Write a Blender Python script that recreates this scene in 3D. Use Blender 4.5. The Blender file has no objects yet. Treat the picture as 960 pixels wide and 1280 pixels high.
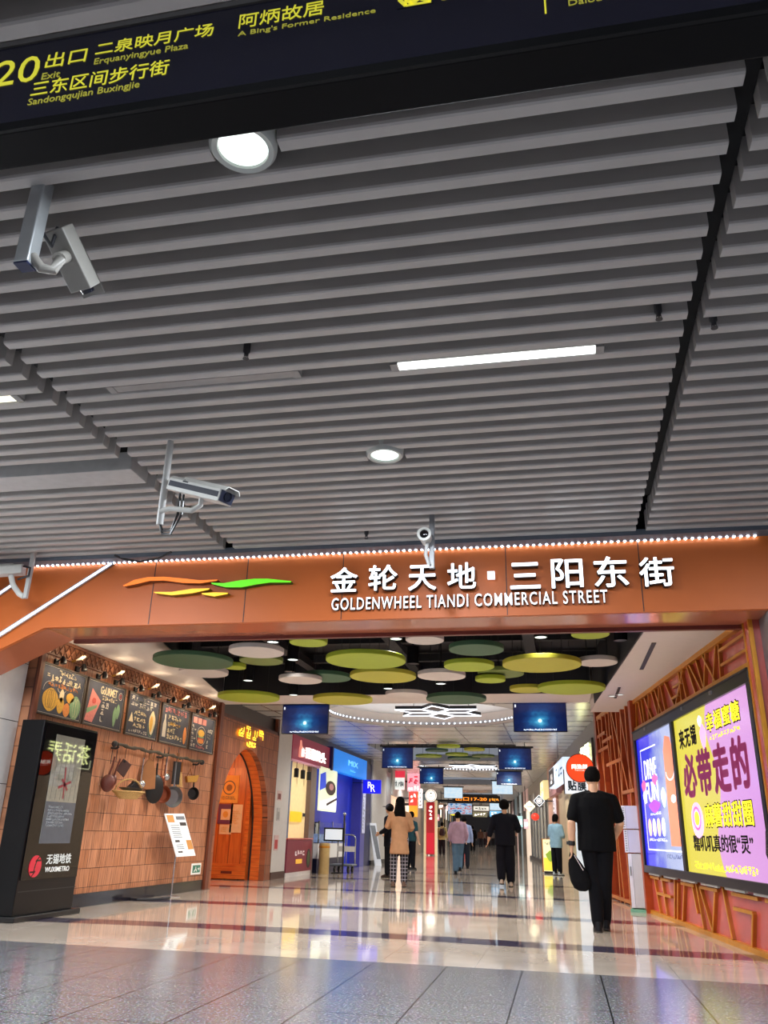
import bpy, bmesh, math, random
from mathutils import Vector, Matrix
R = math.radians
S = bpy.context.scene
COL = S.collection
random.seed(7)

# ---------------------------------------------------------------- camera
FPX, CX, CY, HC = 1018.0, 480.0, 640.0, 1.0            # 960 x 1280 frame, eye 1 m above the floor
def _n(v):
    v = Vector(v); v.normalize(); return v
dY = _n((702-CX, 1048-CY, FPX))                         # hall direction, in camera axes (x right, y down, z forward)
dX = -_n((-4680-CX, 908-CY, FPX)); dX = _n(dX - dY*dX.dot(dY))
dZ = dX.cross(dY)
if dZ.y > 0: dZ = -dZ
EYE = Vector((0, 0, HC))
def ray(x, y):
    v = _n((x-CX, y-CY, FPX)); return Vector((dX.dot(v), dY.dot(v), dZ.dot(v)))
def onZ(x, y, z=0.0):
    r = ray(x, y); return EYE + r*((z-HC)/r.z)
def onY(x, y, Y):
    r = ray(x, y); return EYE + r*(Y/r.y)
def onX(x, y, X):
    r = ray(x, y); return EYE + r*(X/r.x)
cam = bpy.data.cameras.new('camera')
cam.sensor_fit = 'VERTICAL'; cam.sensor_height = 24.0
cam.lens = FPX/1280*24.0; cam.clip_end = 300; cam.clip_start = 0.05
co = bpy.data.objects.new('camera', cam); COL.objects.link(co)
right = Vector((dX.x, dY.x, dZ.x)); down = Vector((dX.y, dY.y, dZ.y)); fwd = Vector((dX.z, dY.z, dZ.z))
m3 = Matrix((right, -down, -fwd)).transposed()
co.matrix_world = Matrix.Translation(EYE) @ m3.to_4x4()
S.camera = co

# ---------------------------------------------------------------- world, exposure, lights
w = bpy.data.worlds.new('world'); S.world = w; w.use_nodes = True
w.node_tree.nodes['Background'].inputs[0].default_value = (0.80, 0.86, 1.0, 1)
w.node_tree.nodes['Background'].inputs[1].default_value = 0.26
S.view_settings.view_transform = 'Standard'; S.view_settings.look = 'None'
S.view_settings.exposure = 0.0; S.view_settings.gamma = 1.0
S.view_settings.use_curve_mapping = False
try:
    S.cycles.max_bounces = 6; S.cycles.diffuse_bounces = 3; S.cycles.glossy_bounces = 3
    S.cycles.sample_clamp_indirect = 6.0
except Exception: pass
def lamp(kind, loc, energy, color=(1, 1, 1), size=0.2, size_y=None, rot=(0, 0, 0), spot=120, name='lamp_light', blend=0.6, spread=None):
    L = bpy.data.lights.new(name, kind); L.energy = energy; L.color = color
    if kind == 'AREA':
        L.shape = 'RECTANGLE' if size_y else 'DISK'; L.size = size
        if size_y: L.size_y = size_y
        if spread: L.spread = R(spread)
    else: L.shadow_soft_size = size
    if kind == 'SPOT': L.spot_size = R(spot); L.spot_blend = blend
    o = bpy.data.objects.new(name, L); o.location = loc; o.rotation_euler = rot; COL.objects.link(o); return o
ZCOVE = 3.50
COOL = (0.86, 0.93, 1.0); WARM = (1.0, 0.78, 0.52); NEUT = (1.0, 0.96, 0.9)
# unseen fluorescent rows assumed round the camera; last lamp added to brighten tiled wall
for (x, y, e) in ((-5.2, 4.4, 300), (3.2, 4.4, 230), (-1.0, -1.2, 150), (-5.5, -1.0, 190), (3.0, -1.0, 150), (-5.0, 5.9, 70)):
    lamp('AREA', (x, y, 3.70), e, COOL, 1.3, 0.14)
lamp('AREA', (-0.25, 4.43, 3.765), 160, COOL, 1.28, 0.06)
lamp('AREA', (-1.21, 5.66, 3.74), 110, COOL, 0.22)
lamp('AREA', (-1.21, 2.52, 3.74), 50, COOL, 0.22)
# mall: added spots without fixtures, lighting the entrance and passage from under the ceilings
for (x, y, e) in ((-3.6, 10.6, 210), (-1.0, 10.6, 210), (-4.6, 12.6, 220), (-2.2, 13.2, 220), (0.0, 12.6, 200)):
    lamp('SPOT', (x, y, 3.0), e, NEUT, 0.08, spot=150)
for y, e in ((16.0, 200), (20.8, 220), (25.0, 220), (28.5, 220), (32.5, 220), (37.0, 220), (42.0, 240), (48.0, 260), (55.0, 280), (63.0, 300), (72.0, 300), (82.0, 300), (93.0, 300), (104.0, 300)):
    for k in (-1, 1):
        xm = -2.8 if y < 24 else -2.8-0.1*(y-24)
        lamp('SPOT', (xm+k*1.9, y, 3.38), e, NEUT, 0.07, spot=155)
# light of the LED rings inside the two coves
for (cx, cy, r) in ((-2.8, 18.0, 1.95), (-3.25, 32.7, 1.9), (-4.6, 46.7, 1.9)):
    lamp('AREA', (cx, cy, ZCOVE), 26, COOL, 2*r, rot=(math.pi, 0, 0))

# ---------------------------------------------------------------- materials
MATS = {}
def srgb(h):
    h = h.lstrip('#'); c = [int(h[i:i+2], 16)/255 for i in (0, 2, 4)]
    return tuple((x/12.92 if x <= 0.04045 else ((x+0.055)/1.055)**2.4) for x in c) + (1.0,)
def newmat(name):
    m = bpy.data.materials.new(name); m.use_nodes = True
    nt = m.node_tree; b = nt.nodes['Principled BSDF']; return m, nt, b
def mat(name, col, rough=0.55, metal=0.0, emit=0.0, ecol=None, var=0.06, scale=12.0, spec=0.5, coat=0.0, bump=0.0):
    """plain material with a little procedural mottling"""
    if name in MATS: return MATS[name]
    m, nt, b = newmat(name); c = srgb(col)
    b.inputs['Roughness'].default_value = rough; b.inputs['Metallic'].default_value = metal
    b.inputs['Specular IOR Level'].default_value = spec
    if coat: b.inputs['Coat Weight'].default_value = coat; b.inputs['Coat Roughness'].default_value = 0.08
    tc = nt.nodes.new('ShaderNodeTexCoord'); nz = nt.nodes.new('ShaderNodeTexNoise')
    nz.inputs['Scale'].default_value = scale; nz.inputs['Detail'].default_value = 3
    nt.links.new(tc.outputs['Object'], nz.inputs['Vector'])
    rp = nt.nodes.new('ShaderNodeValToRGB')
    rp.color_ramp.elements[0].position = 0.3; rp.color_ramp.elements[1].position = 0.7
    rp.color_ramp.elements[0].color = tuple(max(0, x*(1-var)) for x in c[:3]) + (1,)
    rp.color_ramp.elements[1].color = tuple(min(1, x*(1+var)) for x in c[:3]) + (1,)
    nt.links.new(nz.outputs['Fac'], rp.inputs[0]); nt.links.new(rp.outputs[0], b.inputs['Base Color'])
    if bump:
        bp = nt.nodes.new('ShaderNodeBump'); bp.inputs['Strength'].default_value = bump; bp.inputs['Distance'].default_value = 0.01
        nt.links.new(nz.outputs['Fac'], bp.inputs['Height']); nt.links.new(bp.outputs[0], b.inputs['Normal'])
    if emit:
        b.inputs['Emission Color'].default_value = srgb(ecol) if ecol else c
        b.inputs['Emission Strength'].default_value = emit
    MATS[name] = m; return m
def glow(name, col, strength): return mat(name, col, 0.4, emit=strength)
def node(nt, t, **kw):
    n = nt.nodes.new(t)
    for k, v in kw.items():
        if k.startswith('i_'): n.inputs[k[2:].replace('_', ' ')].default_value = v
        else: setattr(n, k, v)
    return n
def ramp(nt, fac, stops, interp='LINEAR'):
    r = nt.nodes.new('ShaderNodeValToRGB'); e = r.color_ramp.elements; r.color_ramp.interpolation = interp
    while len(e) < len(stops): e.new(0.5)
    for i, (p, c) in enumerate(stops): e[i].position = p; e[i].color = srgb(c) if isinstance(c, str) else c
    nt.links.new(fac, r.inputs[0]); return r.outputs[0]
def math_(nt, op, a, b=None, c=None):
    n = nt.nodes.new('ShaderNodeMath'); n.operation = op
    for i, v in enumerate((a, b, c)):
        if v is None: continue
        if isinstance(v, (int, float)): n.inputs[i].default_value = v
        else: nt.links.new(v, n.inputs[i])
    return n.outputs[0]
def mixc(nt, fac, a, b, blend='MIX'):
    n = nt.nodes.new('ShaderNodeMix'); n.data_type = 'RGBA'; n.blend_type = blend
    for i, v in ((0, fac), (6, a), (7, b)):
        if isinstance(v, (int, float)): n.inputs[i].default_value = v
        elif isinstance(v, str): n.inputs[i].default_value = srgb(v)
        elif isinstance(v, tuple): n.inputs[i].default_value = v
        else: nt.links.new(v, n.inputs[i])
    return n.outputs[2]

def mat_floor():
    m, nt, b = newmat('floor_stone'); L = nt.links
    tc = node(nt, 'ShaderNodeTexCoord'); sp = node(nt, 'ShaderNodeSeparateXYZ'); L.new(tc.outputs['Object'], sp.inputs[0])
    X, Y = sp.outputs[0], sp.outputs[1]
    # speckled granite
    nz = node(nt, 'ShaderNodeTexNoise', i_Scale=58.0, i_Detail=4.0); L.new(tc.outputs['Object'], nz.inputs['Vector'])
    vo = node(nt, 'ShaderNodeTexVoronoi', i_Scale=110.0); L.new(tc.outputs['Object'], vo.inputs['Vector'])
    g = ramp(nt, nz.outputs['Fac'], ((0.32, '#434144'), (0.46, '#605e60'), (0.57, '#747174'), (0.70, '#9a979a')))
    g = mixc(nt, 0.35, g, vo.outputs['Color'], 'SOFT_LIGHT')
    def grid(v, size, off, wd):
        f = math_(nt, 'FRACT', math_(nt, 'DIVIDE', math_(nt, 'SUBTRACT', v, off), size))
        return math_(nt, 'LESS_THAN', f, wd/size)
    j = math_(nt, 'MAXIMUM', grid(X, 0.61, 0.85, 0.011), grid(Y, 0.61, 5.45, 0.011))
    g = mixc(nt, j, g, '#1c1b1c')
    # polished cream stone with dark wavy bands
    n2 = node(nt, 'ShaderNodeTexNoise', i_Scale=2.2, i_Detail=5.0); L.new(tc.outputs['Object'], n2.inputs['Vector'])
    c = ramp(nt, n2.outputs['Fac'], ((0.3, '#b3a596'), (0.7, '#c6b9ab')))
    j2 = math_(nt, 'MAXIMUM', grid(X, 0.8, 0.05, 0.004), grid(Y, 0.8, 0.35, 0.004))
    c = mixc(nt, math_(nt, 'MULTIPLY', j2, 0.5), c, '#6d6259')
    wav = math_(nt, 'MULTIPLY', math_(nt, 'SINE', math_(nt, 'MULTIPLY_ADD', X, 0.62, 0.5)), 0.16)
    yy = math_(nt, 'ADD', Y, wav)
    band = None
    for y0, wd in ((9.35, 0.24), (12.4, 0.24), (16.2, 0.22), (20.3, 0.22), (24.6, 0.22), (29.0, 0.22)):
        d = math_(nt, 'ABSOLUTE', math_(nt, 'SUBTRACT', yy, y0)); q = math_(nt, 'LESS_THAN', d, wd)
        band = q if band is None else math_(nt, 'MAXIMUM', band, q)
    c = mixc(nt, band, c, '#4a4354')
    inn = math_(nt, 'GREATER_THAN', Y, 7.56)
    L.new(mixc(nt, inn, g, c), b.inputs['Base Color'])
    r = math_(nt, 'MULTIPLY_ADD', inn, -0.11, 0.17)
    L.new(r, b.inputs['Roughness']); b.inputs['Specular IOR Level'].default_value = 0.85
    L.new(math_(nt, 'MULTIPLY_ADD', inn, 0.3, 1.42), b.inputs['IOR'])
    n3 = node(nt, 'ShaderNodeTexNoise', i_Scale=1.3, i_Detail=1.0); L.new(tc.outputs['Object'], n3.inputs['Vector'])
    bp = node(nt, 'ShaderNodeBump', i_Strength=0.05, i_Distance=0.02); L.new(n3.outputs['Fac'], bp.inputs['Height']); L.new(bp.outputs[0], b.inputs['Normal'])
    return m
def mat_shingle(name, cols, row=0.235, wd=0.24, axis='Y'):
    m, nt, b = newmat(name); L = nt.links
    tc = node(nt, 'ShaderNodeTexCoord'); sp = node(nt, 'ShaderNodeSeparateXYZ'); L.new(tc.outputs['Object'], sp.inputs[0])
    cb = node(nt, 'ShaderNodeCombineXYZ'); L.new(sp.outputs[1 if axis == 'Y' else 0], cb.inputs[0]); L.new(sp.outputs[2], cb.inputs[1])
    bk = node(nt, 'ShaderNodeTexBrick', offset=0.37); L.new(cb.outputs[0], bk.inputs['Vector'])
    for k, v in (('Scale', 1.0), ('Mortar Size', 0.004), ('Brick Width', wd), ('Row Height', row), ('Bias', 0.0), ('Mortar Smooth', 0.1)): bk.inputs[k].default_value = v
    bk.inputs['Color1'].default_value = srgb(cols[0]); bk.inputs['Color2'].default_value = srgb(cols[1]); bk.inputs['Mortar'].default_value = srgb(cols[2])
    # thin upright slivers inside each shingle
    mp = node(nt, 'ShaderNodeMapping'); mp.inputs['Scale'].default_value = (46.0, 2.2, 1.0); L.new(cb.outputs[0], mp.inputs['Vector'])
    nz = node(nt, 'ShaderNodeTexNoise', i_Scale=1.0, i_Detail=3.0); L.new(mp.outputs[0], nz.inputs['Vector'])
    gr = ramp(nt, nz.outputs['Fac'], ((0.30, (0.22, 0.18, 0.17, 1)), (0.46, (0.66, 0.62, 0.60, 1)), (0.70, (1.0, 0.96, 0.92, 1))))
    col = mixc(nt, 0.9, bk.outputs['Color'], gr, 'MULTIPLY'); L.new(col, b.inputs['Base Color'])
    b.inputs['Roughness'].default_value = 0.5
    bp = node(nt, 'ShaderNodeBump', i_Strength=0.35, i_Distance=0.01); L.new(nz.outputs['Fac'], bp.inputs['Height']); L.new(bp.outputs[0], b.inputs['Normal'])
    return m
def mat_boards(name, c1, c2, dirx='Y', size=0.09, rough=0.42):
    m, nt, b = newmat(name); L = nt.links
    tc = node(nt, 'ShaderNodeTexCoord'); mp = node(nt, 'ShaderNodeMapping'); L.new(tc.outputs['Object'], mp.inputs['Vector'])
    sp = node(nt, 'ShaderNodeSeparateXYZ'); L.new(tc.outputs['Object'], sp.inputs[0])
    mp.inputs['Scale'].default_value = (3, 3, 22) if dirx == 'Y' else (22, 22, 2)
    nz = node(nt, 'ShaderNodeTexNoise', i_Scale=1.0, i_Detail=4.0); L.new(mp.outputs[0], nz.inputs['Vector'])
    c = ramp(nt, nz.outputs['Fac'], ((0.3, c1), (0.7, c2)))
    f = math_(nt, 'FRACT', math_(nt, 'DIVIDE', sp.outputs[2] if dirx == 'Y' else sp.outputs[0], size))
    ln = math_(nt, 'LESS_THAN', f, 0.06)
    L.new(mixc(nt, math_(nt, 'MULTIPLY', ln, 0.6), c, '#2c0d05'), b.inputs['Base Color']); b.inputs['Roughness'].default_value = rough
    return m
def mat_screen(name, kind, strength=1.0):
    """lit pictures, laid out in the object's own x / z (0..1 over its size)"""
    m, nt, b = newmat(name); L = nt.links
    tc = node(nt, 'ShaderNodeTexCoord'); sp = node(nt, 'ShaderNodeSeparateXYZ'); L.new(tc.outputs['Generated'], sp.inputs[0])
    U, V = sp.outputs[0], sp.outputs[2]
    nz = node(nt, 'ShaderNodeTexNoise', i_Scale=5.0, i_Detail=5.0); L.new(tc.outputs['Generated'], nz.inputs['Vector'])
    if kind == 'globe':
        du = math_(nt, 'MULTIPLY', math_(nt, 'SUBTRACT', U, 0.5), 1.75); dv = math_(nt, 'SUBTRACT', V, 0.36)
        d = math_(nt, 'SQRT', math_(nt, 'ADD', math_(nt, 'MULTIPLY', du, du), math_(nt, 'MULTIPLY', dv, dv)))
        d2 = math_(nt, 'MULTIPLY_ADD', math_(nt, 'SUBTRACT', nz.outputs['Fac'], 0.5), 0.55, d)
        c = ramp(nt, d2, ((0.0, '#5fc0e0'), (0.16, '#2a7fb4'), (0.36, '#15437f'), (0.62, '#0b2358'), (0.95, '#0a1540')))
        core = ramp(nt, d, ((0.0, '#ffffff'), (0.05, '#eef6ff'), (0.075, '#000000')))
        c = mixc(nt, 1.0, c, core, 'ADD')
    elif kind == 'blue':
        f = math_(nt, 'MULTIPLY_ADD', math_(nt, 'SUBTRACT', nz.outputs['Fac'], 0.5), 0.75, U)
        c = ramp(nt, f, ((0.08, '#2a2cf0'), (0.3, '#3238f0'), (0.5, '#8694ee'), (0.66, '#bcc8f4'), (1.0, '#cdd6fa')))
    elif kind == 'duo':
        f = math_(nt, 'ADD', U, math_(nt, 'MULTIPLY', math_(nt, 'SINE', math_(nt, 'MULTIPLY', V, 9.0)), 0.05))
        c = ramp(nt, f, ((0.0, '#f2e14e'), (0.505, '#f3e458'), (0.515, '#efb0ee'), (1.0, '#e6a6ea')))
    elif kind == 'white':
        c = ramp(nt, nz.outputs['Fac'], ((0.3, '#bfe0f6'), (0.6, '#dcecf6')))
    else:
        c = ramp(nt, nz.outputs['Fac'], ((0.38, '#1f5ea0'), (0.5, '#b8d4ea'), (0.62, '#c24a4a')))
    b.inputs['Base Color'].default_value = (0.01, 0.01, 0.012, 1); b.inputs['Roughness'].default_value = 0.15
    L.new(c, b.inputs['Emission Color']); b.inputs['Emission Strength'].default_value = strength
    return m
def mat_check():
    m, nt, b = newmat('check_cloth'); L = nt.links
    tc = node(nt, 'ShaderNodeTexCoord'); sp = node(nt, 'ShaderNodeSeparateXYZ'); L.new(tc.outputs['Object'], sp.inputs[0])
    def ln(v, p):
        f = math_(nt, 'FRACT', math_(nt, 'DIVIDE', v, p)); return math_(nt, 'LESS_THAN', f, 0.22)
    q = math_(nt, 'MAXIMUM', ln(sp.outputs[0], 0.06), ln(sp.outputs[2], 0.07))
    L.new(mixc(nt, q, '#15141c', '#97929c'), b.inputs['Base Color']); b.inputs['Roughness'].default_value = 0.9
    return m

# ---------------------------------------------------------------- mesh helpers
def box(bm, x0, x1, y0, y1, z0, z1):
    vs = [bm.verts.new((x, y, z)) for z in (z0, z1) for y in (y0, y1) for x in (x0, x1)]
    for f in ((0, 2, 3, 1), (4, 5, 7, 6), (0, 1, 5, 4), (2, 6, 7, 3), (0, 4, 6, 2), (1, 3, 7, 5)): bm.faces.new([vs[i] for i in f])
def frames(pts):
    pts = [Vector(p) for p in pts]; out = []
    up = Vector((0, 0, 1))
    for i, p in enumerate(pts):
        t = (pts[min(i+1, len(pts)-1)] - pts[max(i-1, 0)])
        if t.length < 1e-9: t = Vector((0, 0, 1))
        t.normalize()
        a = t.cross(up if abs(t.z) < 0.95 else Vector((0, 1, 0))); a.normalize()
        if out and a.dot(out[-1][1]) < 0: a = -a
        b = a.cross(t); b.normalize(); out.append((p, a, b, t))
    return out
def tube(bm, pts, r, n=10, caps=True):
    """round tube along pts; r is one radius or one per point"""
    fr = frames(pts); rs = r if isinstance(r, (list, tuple)) else [r]*len(fr); rings = []
    for (p, a, b, t), q in zip(fr, rs):
        rings.append([bm.verts.new(p + (a*math.cos(k*2*math.pi/n) + b*math.sin(k*2*math.pi/n))*q) for k in range(n)])
    for A, B in zip(rings, rings[1:]):
        for k in range(n): bm.faces.new((A[k], A[(k+1) % n], B[(k+1) % n], B[k]))
    if caps:
        bm.faces.new(rings[0][::-1]); bm.faces.new(rings[-1])
def cyl(bm, p0, p1, r, n=20, r2=None): tube(bm, (p0, p1), [r, r if r2 is None else r2], n)
def ball(bm, c, rx, ry=None, rz=None, n=14, m=9, rot=None):
    ry = rx if ry is None else ry; rz = rx if rz is None else rz
    res = bmesh.ops.create_uvsphere(bm, u_segments=n, v_segments=m, radius=1.0)
    M = Matrix.Translation(Vector(c)) @ (rot.to_4x4() if rot else Matrix()) @ Matrix.Diagonal((rx, ry, rz, 1))
    bmesh.ops.transform(bm, matrix=M, verts=res['verts']); return res['verts']
def limb(bm, pr, n=12):
    """tapering limb with round ends: [(point, radius), ...]"""
    pts = [Vector(p) for p, r in pr]; rs = [r for p, r in pr]
    P = [pts[0]]; Q = [rs[0]]
    for i in range(1, len(pts)):
        for k in (1, 2, 3):
            P.append(pts[i-1].lerp(pts[i], k/3)); Q.append(rs[i-1] + (rs[i]-rs[i-1])*k/3)
    tube(bm, P, Q, n)
    ball(bm, pts[0], rs[0], n=n, m=7); ball(bm, pts[-1], rs[-1], n=n, m=7)
def loft(bm, secs, n=20, power=2.3):
    """stack of level super-ellipse sections (x, y, z, rx, ry)"""
    rings = []
    for (x, y, z, rx, ry) in secs:
        ring = []
        for k in range(n):
            t = k*2*math.pi/n; c, s = math.cos(t), math.sin(t)
            ring.append(bm.verts.new((x + rx*math.copysign(abs(c)**(2/power), c), y + ry*math.copysign(abs(s)**(2/power), s), z)))
        rings.append(ring)
    for A, B in zip(rings, rings[1:]):
        for k in range(n): bm.faces.new((A[k], A[(k+1) % n], B[(k+1) % n], B[k]))
    bm.faces.new(rings[0][::-1]); bm.faces.new(rings[-1])
def prism(bm, pts, y0, y1):
    """outline (x, z) given thickness from y0 to y1"""
    A = [bm.verts.new((x, y0, z)) for x, z in pts]; B = [bm.verts.new((x, y1, z)) for x, z in pts]; n = len(pts)
    bm.faces.new(A[::-1]); bm.faces.new(B)
    for k in range(n): bm.faces.new((A[k], A[(k+1) % n], B[(k+1) % n], B[k]))
def lathe(bm, prof, c=(0, 0, 0), n=24, axis='Z', loop=False):
    rings = []
    for r, h in prof:
        ring = []
        for k in range(n):
            t = k*2*math.pi/n; a, b = r*math.cos(t), r*math.sin(t)
            v = (a, b, h) if axis == 'Z' else ((a, h, b) if axis == 'Y' else (h, a, b))
            ring.append(bm.verts.new(Vector(c) + Vector(v)))
        rings.append(ring)
    for A, B in zip(rings, rings[1:] + (rings[:1] if loop else [])):
        for k in range(n): bm.faces.new((A[k], A[(k+1) % n], B[(k+1) % n], B[k]))
    if not loop: bm.faces.new(rings[0][::-1]); bm.faces.new(rings[-1])
def bar(bm, a, b, w_, y0, y1):
    """flat bar between two (x, z) points of a panel"""
    ax, az = a; bx, bz = b; d = Vector((bx-ax, bz-az)); d.normalize(); n = Vector((-d.y, d.x))*w_/2
    prism(bm, [(ax-n.x, az-n.y), (bx-n.x, bz-n.y), (bx+n.x, bz+n.y), (ax+n.x, az+n.y)], y0, y1)
def obj(name, bm, m, parent=None, smooth=False, bevel=0.0, world=False):
    if world and parent is not None:
        bpy.context.view_layer.update(); bmesh.ops.transform(bm, matrix=parent.matrix_world.inverted(), verts=bm.verts)
    bmesh.ops.recalc_face_normals(bm, faces=bm.faces)
    me = bpy.data.meshes.new(name); bm.to_mesh(me); bm.free()
    me.materials.append(m)
    if smooth:
        for p in me.polygons: p.use_smooth = True
    o = bpy.data.objects.new(name, me); COL.objects.link(o)
    if parent is not None: o.parent = parent
    if bevel:
        b = o.modifiers.new('edge', 'BEVEL'); b.width = bevel; b.segments = 2; b.limit_method = 'ANGLE'
    if smooth:
        try: me.set_sharp_from_angle(angle=R(40))
        except Exception: pass
    return o
def B(): return bmesh.new()
def thing(name, label, cat, loc=(0, 0, 0), rz=0.0, group=None, scale=1.0):
    o = bpy.data.objects.new(name, None); COL.objects.link(o); o.empty_display_size = 0.1
    o.location = loc; o.rotation_euler = (0, 0, rz); o.scale = (scale,)*3
    o['label'] = label; o['category'] = cat
    if group: o['group'] = group
    return o
def tag(o, label, cat, group=None):
    o['label'] = label; o['category'] = cat
    if group: o['group'] = group
    return o
def struct(name, bm, m, **kw):
    o = obj(name, bm, m, **kw); o['kind'] = 'structure'; return o
def bx(name, x0, x1, y0, y1, z0, z1, m, parent=None, bevel=0.0, world=False):
    bm = B(); box(bm, x0, x1, y0, y1, z0, z1); return obj(name, bm, m, parent, bevel=bevel, world=world)
def sbx(name, *a, **kw):
    o = bx(name, *a, **kw); o['kind'] = 'structure'; return o
def dup(root, loc=None, rz=None, label=None, group=None):
    """a thing with copies of its parts and sub-parts"""
    r = root.copy(); COL.objects.link(r)
    if loc is not None: r.location = loc
    if rz is not None: r.rotation_euler = (0, 0, rz)
    if label: r['label'] = label
    if group: r['group'] = group
    for ch in list(root.children):
        c = ch.copy(); COL.objects.link(c); c.parent = r
        for g in list(ch.children):
            d = g.copy(); COL.objects.link(d); d.parent = c
    return r
def text_mesh(s, depth=0.004, offset=0.0, spacing=1.0):
    cu = bpy.data.curves.new('lettering', 'FONT'); cu.body = s; cu.extrude = depth/2; cu.offset = offset; cu.space_character = spacing
    cu.resolution_u = 3
    o = bpy.data.objects.new('lettering', cu); COL.objects.link(o)
    dg = bpy.context.evaluated_depsgraph_get(); me = bpy.data.meshes.new_from_object(o.evaluated_get(dg))
    bpy.data.objects.remove(o); bpy.data.curves.remove(cu); return me
def text(name, s, m, parent, x0, x1, z0, z1, y=0.0, depth=0.004, offset=0.0, spacing=1.0, keep=False):
    """lettering fitted into the x/z box of a panel that faces -y"""
    if len(s) > 1 and all(ord(c_) > 0x2E00 for c_ in s):           # Chinese: one object per character
        def ext(q):
            me = text_mesh(q); xs = [v.co.x for v in me.vertices]; ys = [v.co.y for v in me.vertices]; bpy.data.meshes.remove(me); return min(xs), max(xs), min(ys), max(ys)
        adv = ext('口口')[1]-ext('口')[1]; E = [ext(c_) for c_ in s]
        lo, hi = E[0][0], E[-1][1]+adv*(len(s)-1); zl, zh = min(e[2] for e in E), max(e[3] for e in E)
        k, kz = (x1-x0)/(hi-lo), (z1-z0)/(zh-zl); o = None
        for i, c_ in enumerate(s):
            e = E[i]; o = text('character', c_, m, parent, x0+(e[0]+i*adv-lo)*k, x0+(e[1]+i*adv-lo)*k, z0+(e[2]-zl)*kz, z0+(e[3]-zl)*kz, y, depth, offset)
        return o
    if offset > 0 and any(ord(c_) > 0x2E00 for c_ in s):          # heavier strokes: copies shifted a little
        a0 = text_mesh(s, depth, 0.0, spacing); bm = B()
        for k in range(8):
            n0 = len(bm.verts); bm.from_mesh(a0); bm.verts.ensure_lookup_table()
            for v in bm.verts[n0:]: v.co.x += offset*math.cos(k*math.pi/4); v.co.y += offset*math.sin(k*math.pi/4)
        me = bpy.data.meshes.new('lettering'); bm.to_mesh(me); bm.free(); bpy.data.meshes.remove(a0)
    else: me = text_mesh(s, depth, offset, spacing)
    xs = [v.co.x for v in me.vertices]; ys = [v.co.y for v in me.vertices]
    a, b, c, d = min(xs), max(xs), min(ys), max(ys)
    sx = (x1-x0)/max(b-a, 1e-6); sz = (z1-z0)/max(d-c, 1e-6)
    if keep: sx = sz = min(sx, sz)
    for v in me.vertices:
        X, Y, Z = v.co; v.co = (x0 + (X-a)*sx, y - depth/2 - Z, z0 + (Y-c)*sz)
    me.materials.clear(); me.materials.append(m); me.name = name
    o = bpy.data.objects.new(name, me); COL.objects.link(o)
    if parent is not None: o.parent = parent
    return o
def scrawl(name, m, parent, x0, x1, z0, z1, rows, cols, y=0.0, seed=1, w_=None, fill=0.86):
    """lines of small unreadable writing, as raised strokes on a panel facing -y"""
    rg = random.Random(seed); bm = B(); ch = (z1-z0)/rows; cw = (x1-x0)/cols; w_ = w_ or min(ch, cw)*0.14
    for r in range(rows):
        n = cols if rows == 1 else rg.randint(max(1, int(cols*0.6)), cols)
        for c in range(n):
            ox, oz = x0 + c*cw, z1 - (r+1)*ch
            def P(u, v): return (ox + cw*(0.08+0.8*u), oz + ch*(0.1+fill*0.85*v))
            for k in range(rg.randint(3, 5)):
                if rg.random() < 0.55:
                    v = rg.choice((0.05, 0.35, 0.65, 0.95)); bar(bm, P(rg.uniform(0, 0.25), v), P(rg.uniform(0.7, 1), v), w_, y-0.003, y)
                elif rg.random() < 0.6:
                    u = rg.choice((0.1, 0.45, 0.5, 0.9)); bar(bm, P(u, rg.uniform(0, 0.3)), P(u, rg.uniform(0.7, 1)), w_, y-0.0032, y)
                else: bar(bm, P(rg.uniform(0.4, 0.6), 0.6), P(rg.choice((0.02, 0.98)), 0.05), w_, y-0.0034, y)
    return obj(name, bm, m, parent)
# ---------------------------------------------------------------- shared materials
M_slat = mat('slat_metal', '#b2aeab', 0.36, 0.0, var=0.05, scale=3)
M_void = mat('void_black', '#0b0b0c', 0.9)
M_orange = mat('orange_panel', '#c4611f', 0.5, 0.0, var=0.05, scale=1.2)
M_soffit = mat('orange_soffit', '#cc7a58', 0.2, 0.2, var=0.04, scale=1.5, coat=0.5)
M_maroonstrip = mat('dark_red_trim', '#6b2a20', 0.4)
M_white = mat('white_paint', '#d8d2cc', 0.6, var=0.03)
M_soff = mat('soffit_plaster', '#d9cfc8', 0.6, var=0.02)
M_tile = mat('white_wall_tile', '#dedbd6', 0.35, var=0.03)
M_black = mat('black_satin', '#0d0d10', 0.35)
M_blackgloss = mat('black_gloss', '#08080b', 0.08, spec=0.6)
M_dark = mat('charcoal', '#26262a', 0.5)
M_grey = mat('grey_metal', '#8d8f92', 0.38, 0.5)
M_steel = mat('steel', '#b9bcc0', 0.25, 0.9)
M_lightgrey = mat('light_grey', '#b7b6b4', 0.5)
M_shingle = mat_shingle('wood_shingle', ('#cc8f6a', '#b87850', '#56301f'))
M_shingle2 = mat_shingle('wood_shingle_dark', ('#b4714c', '#96583a', '#44241a'), 0.30, 0.12)
M_wooddk = mat_boards('dark_wood_boards', '#5a2c1c', '#7f452e', 'X', 0.3)
M_orangewood = mat_boards('orange_wood_boards', '#c2541a', '#de7a30', 'Y', 0.085)
M_redlac = mat('red_lacquer', '#c4584e', 0.25, 0.1, var=0.12, scale=4, coat=0.4)
M_gold = mat('gold_bar', '#d08a24', 0.35, 0.35, var=0.08)
M_goldbr = mat('gold_brown', '#a8581c', 0.35, 0.15, var=0.08)
M_brownbar = mat('red_brown_bar', '#a1431d', 0.35, 0.1, var=0.08)
M_led = glow('led_white', '#e8f2ff', 5.0)
M_led2 = glow('led_dot', '#dcebff', 22.0)
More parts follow.
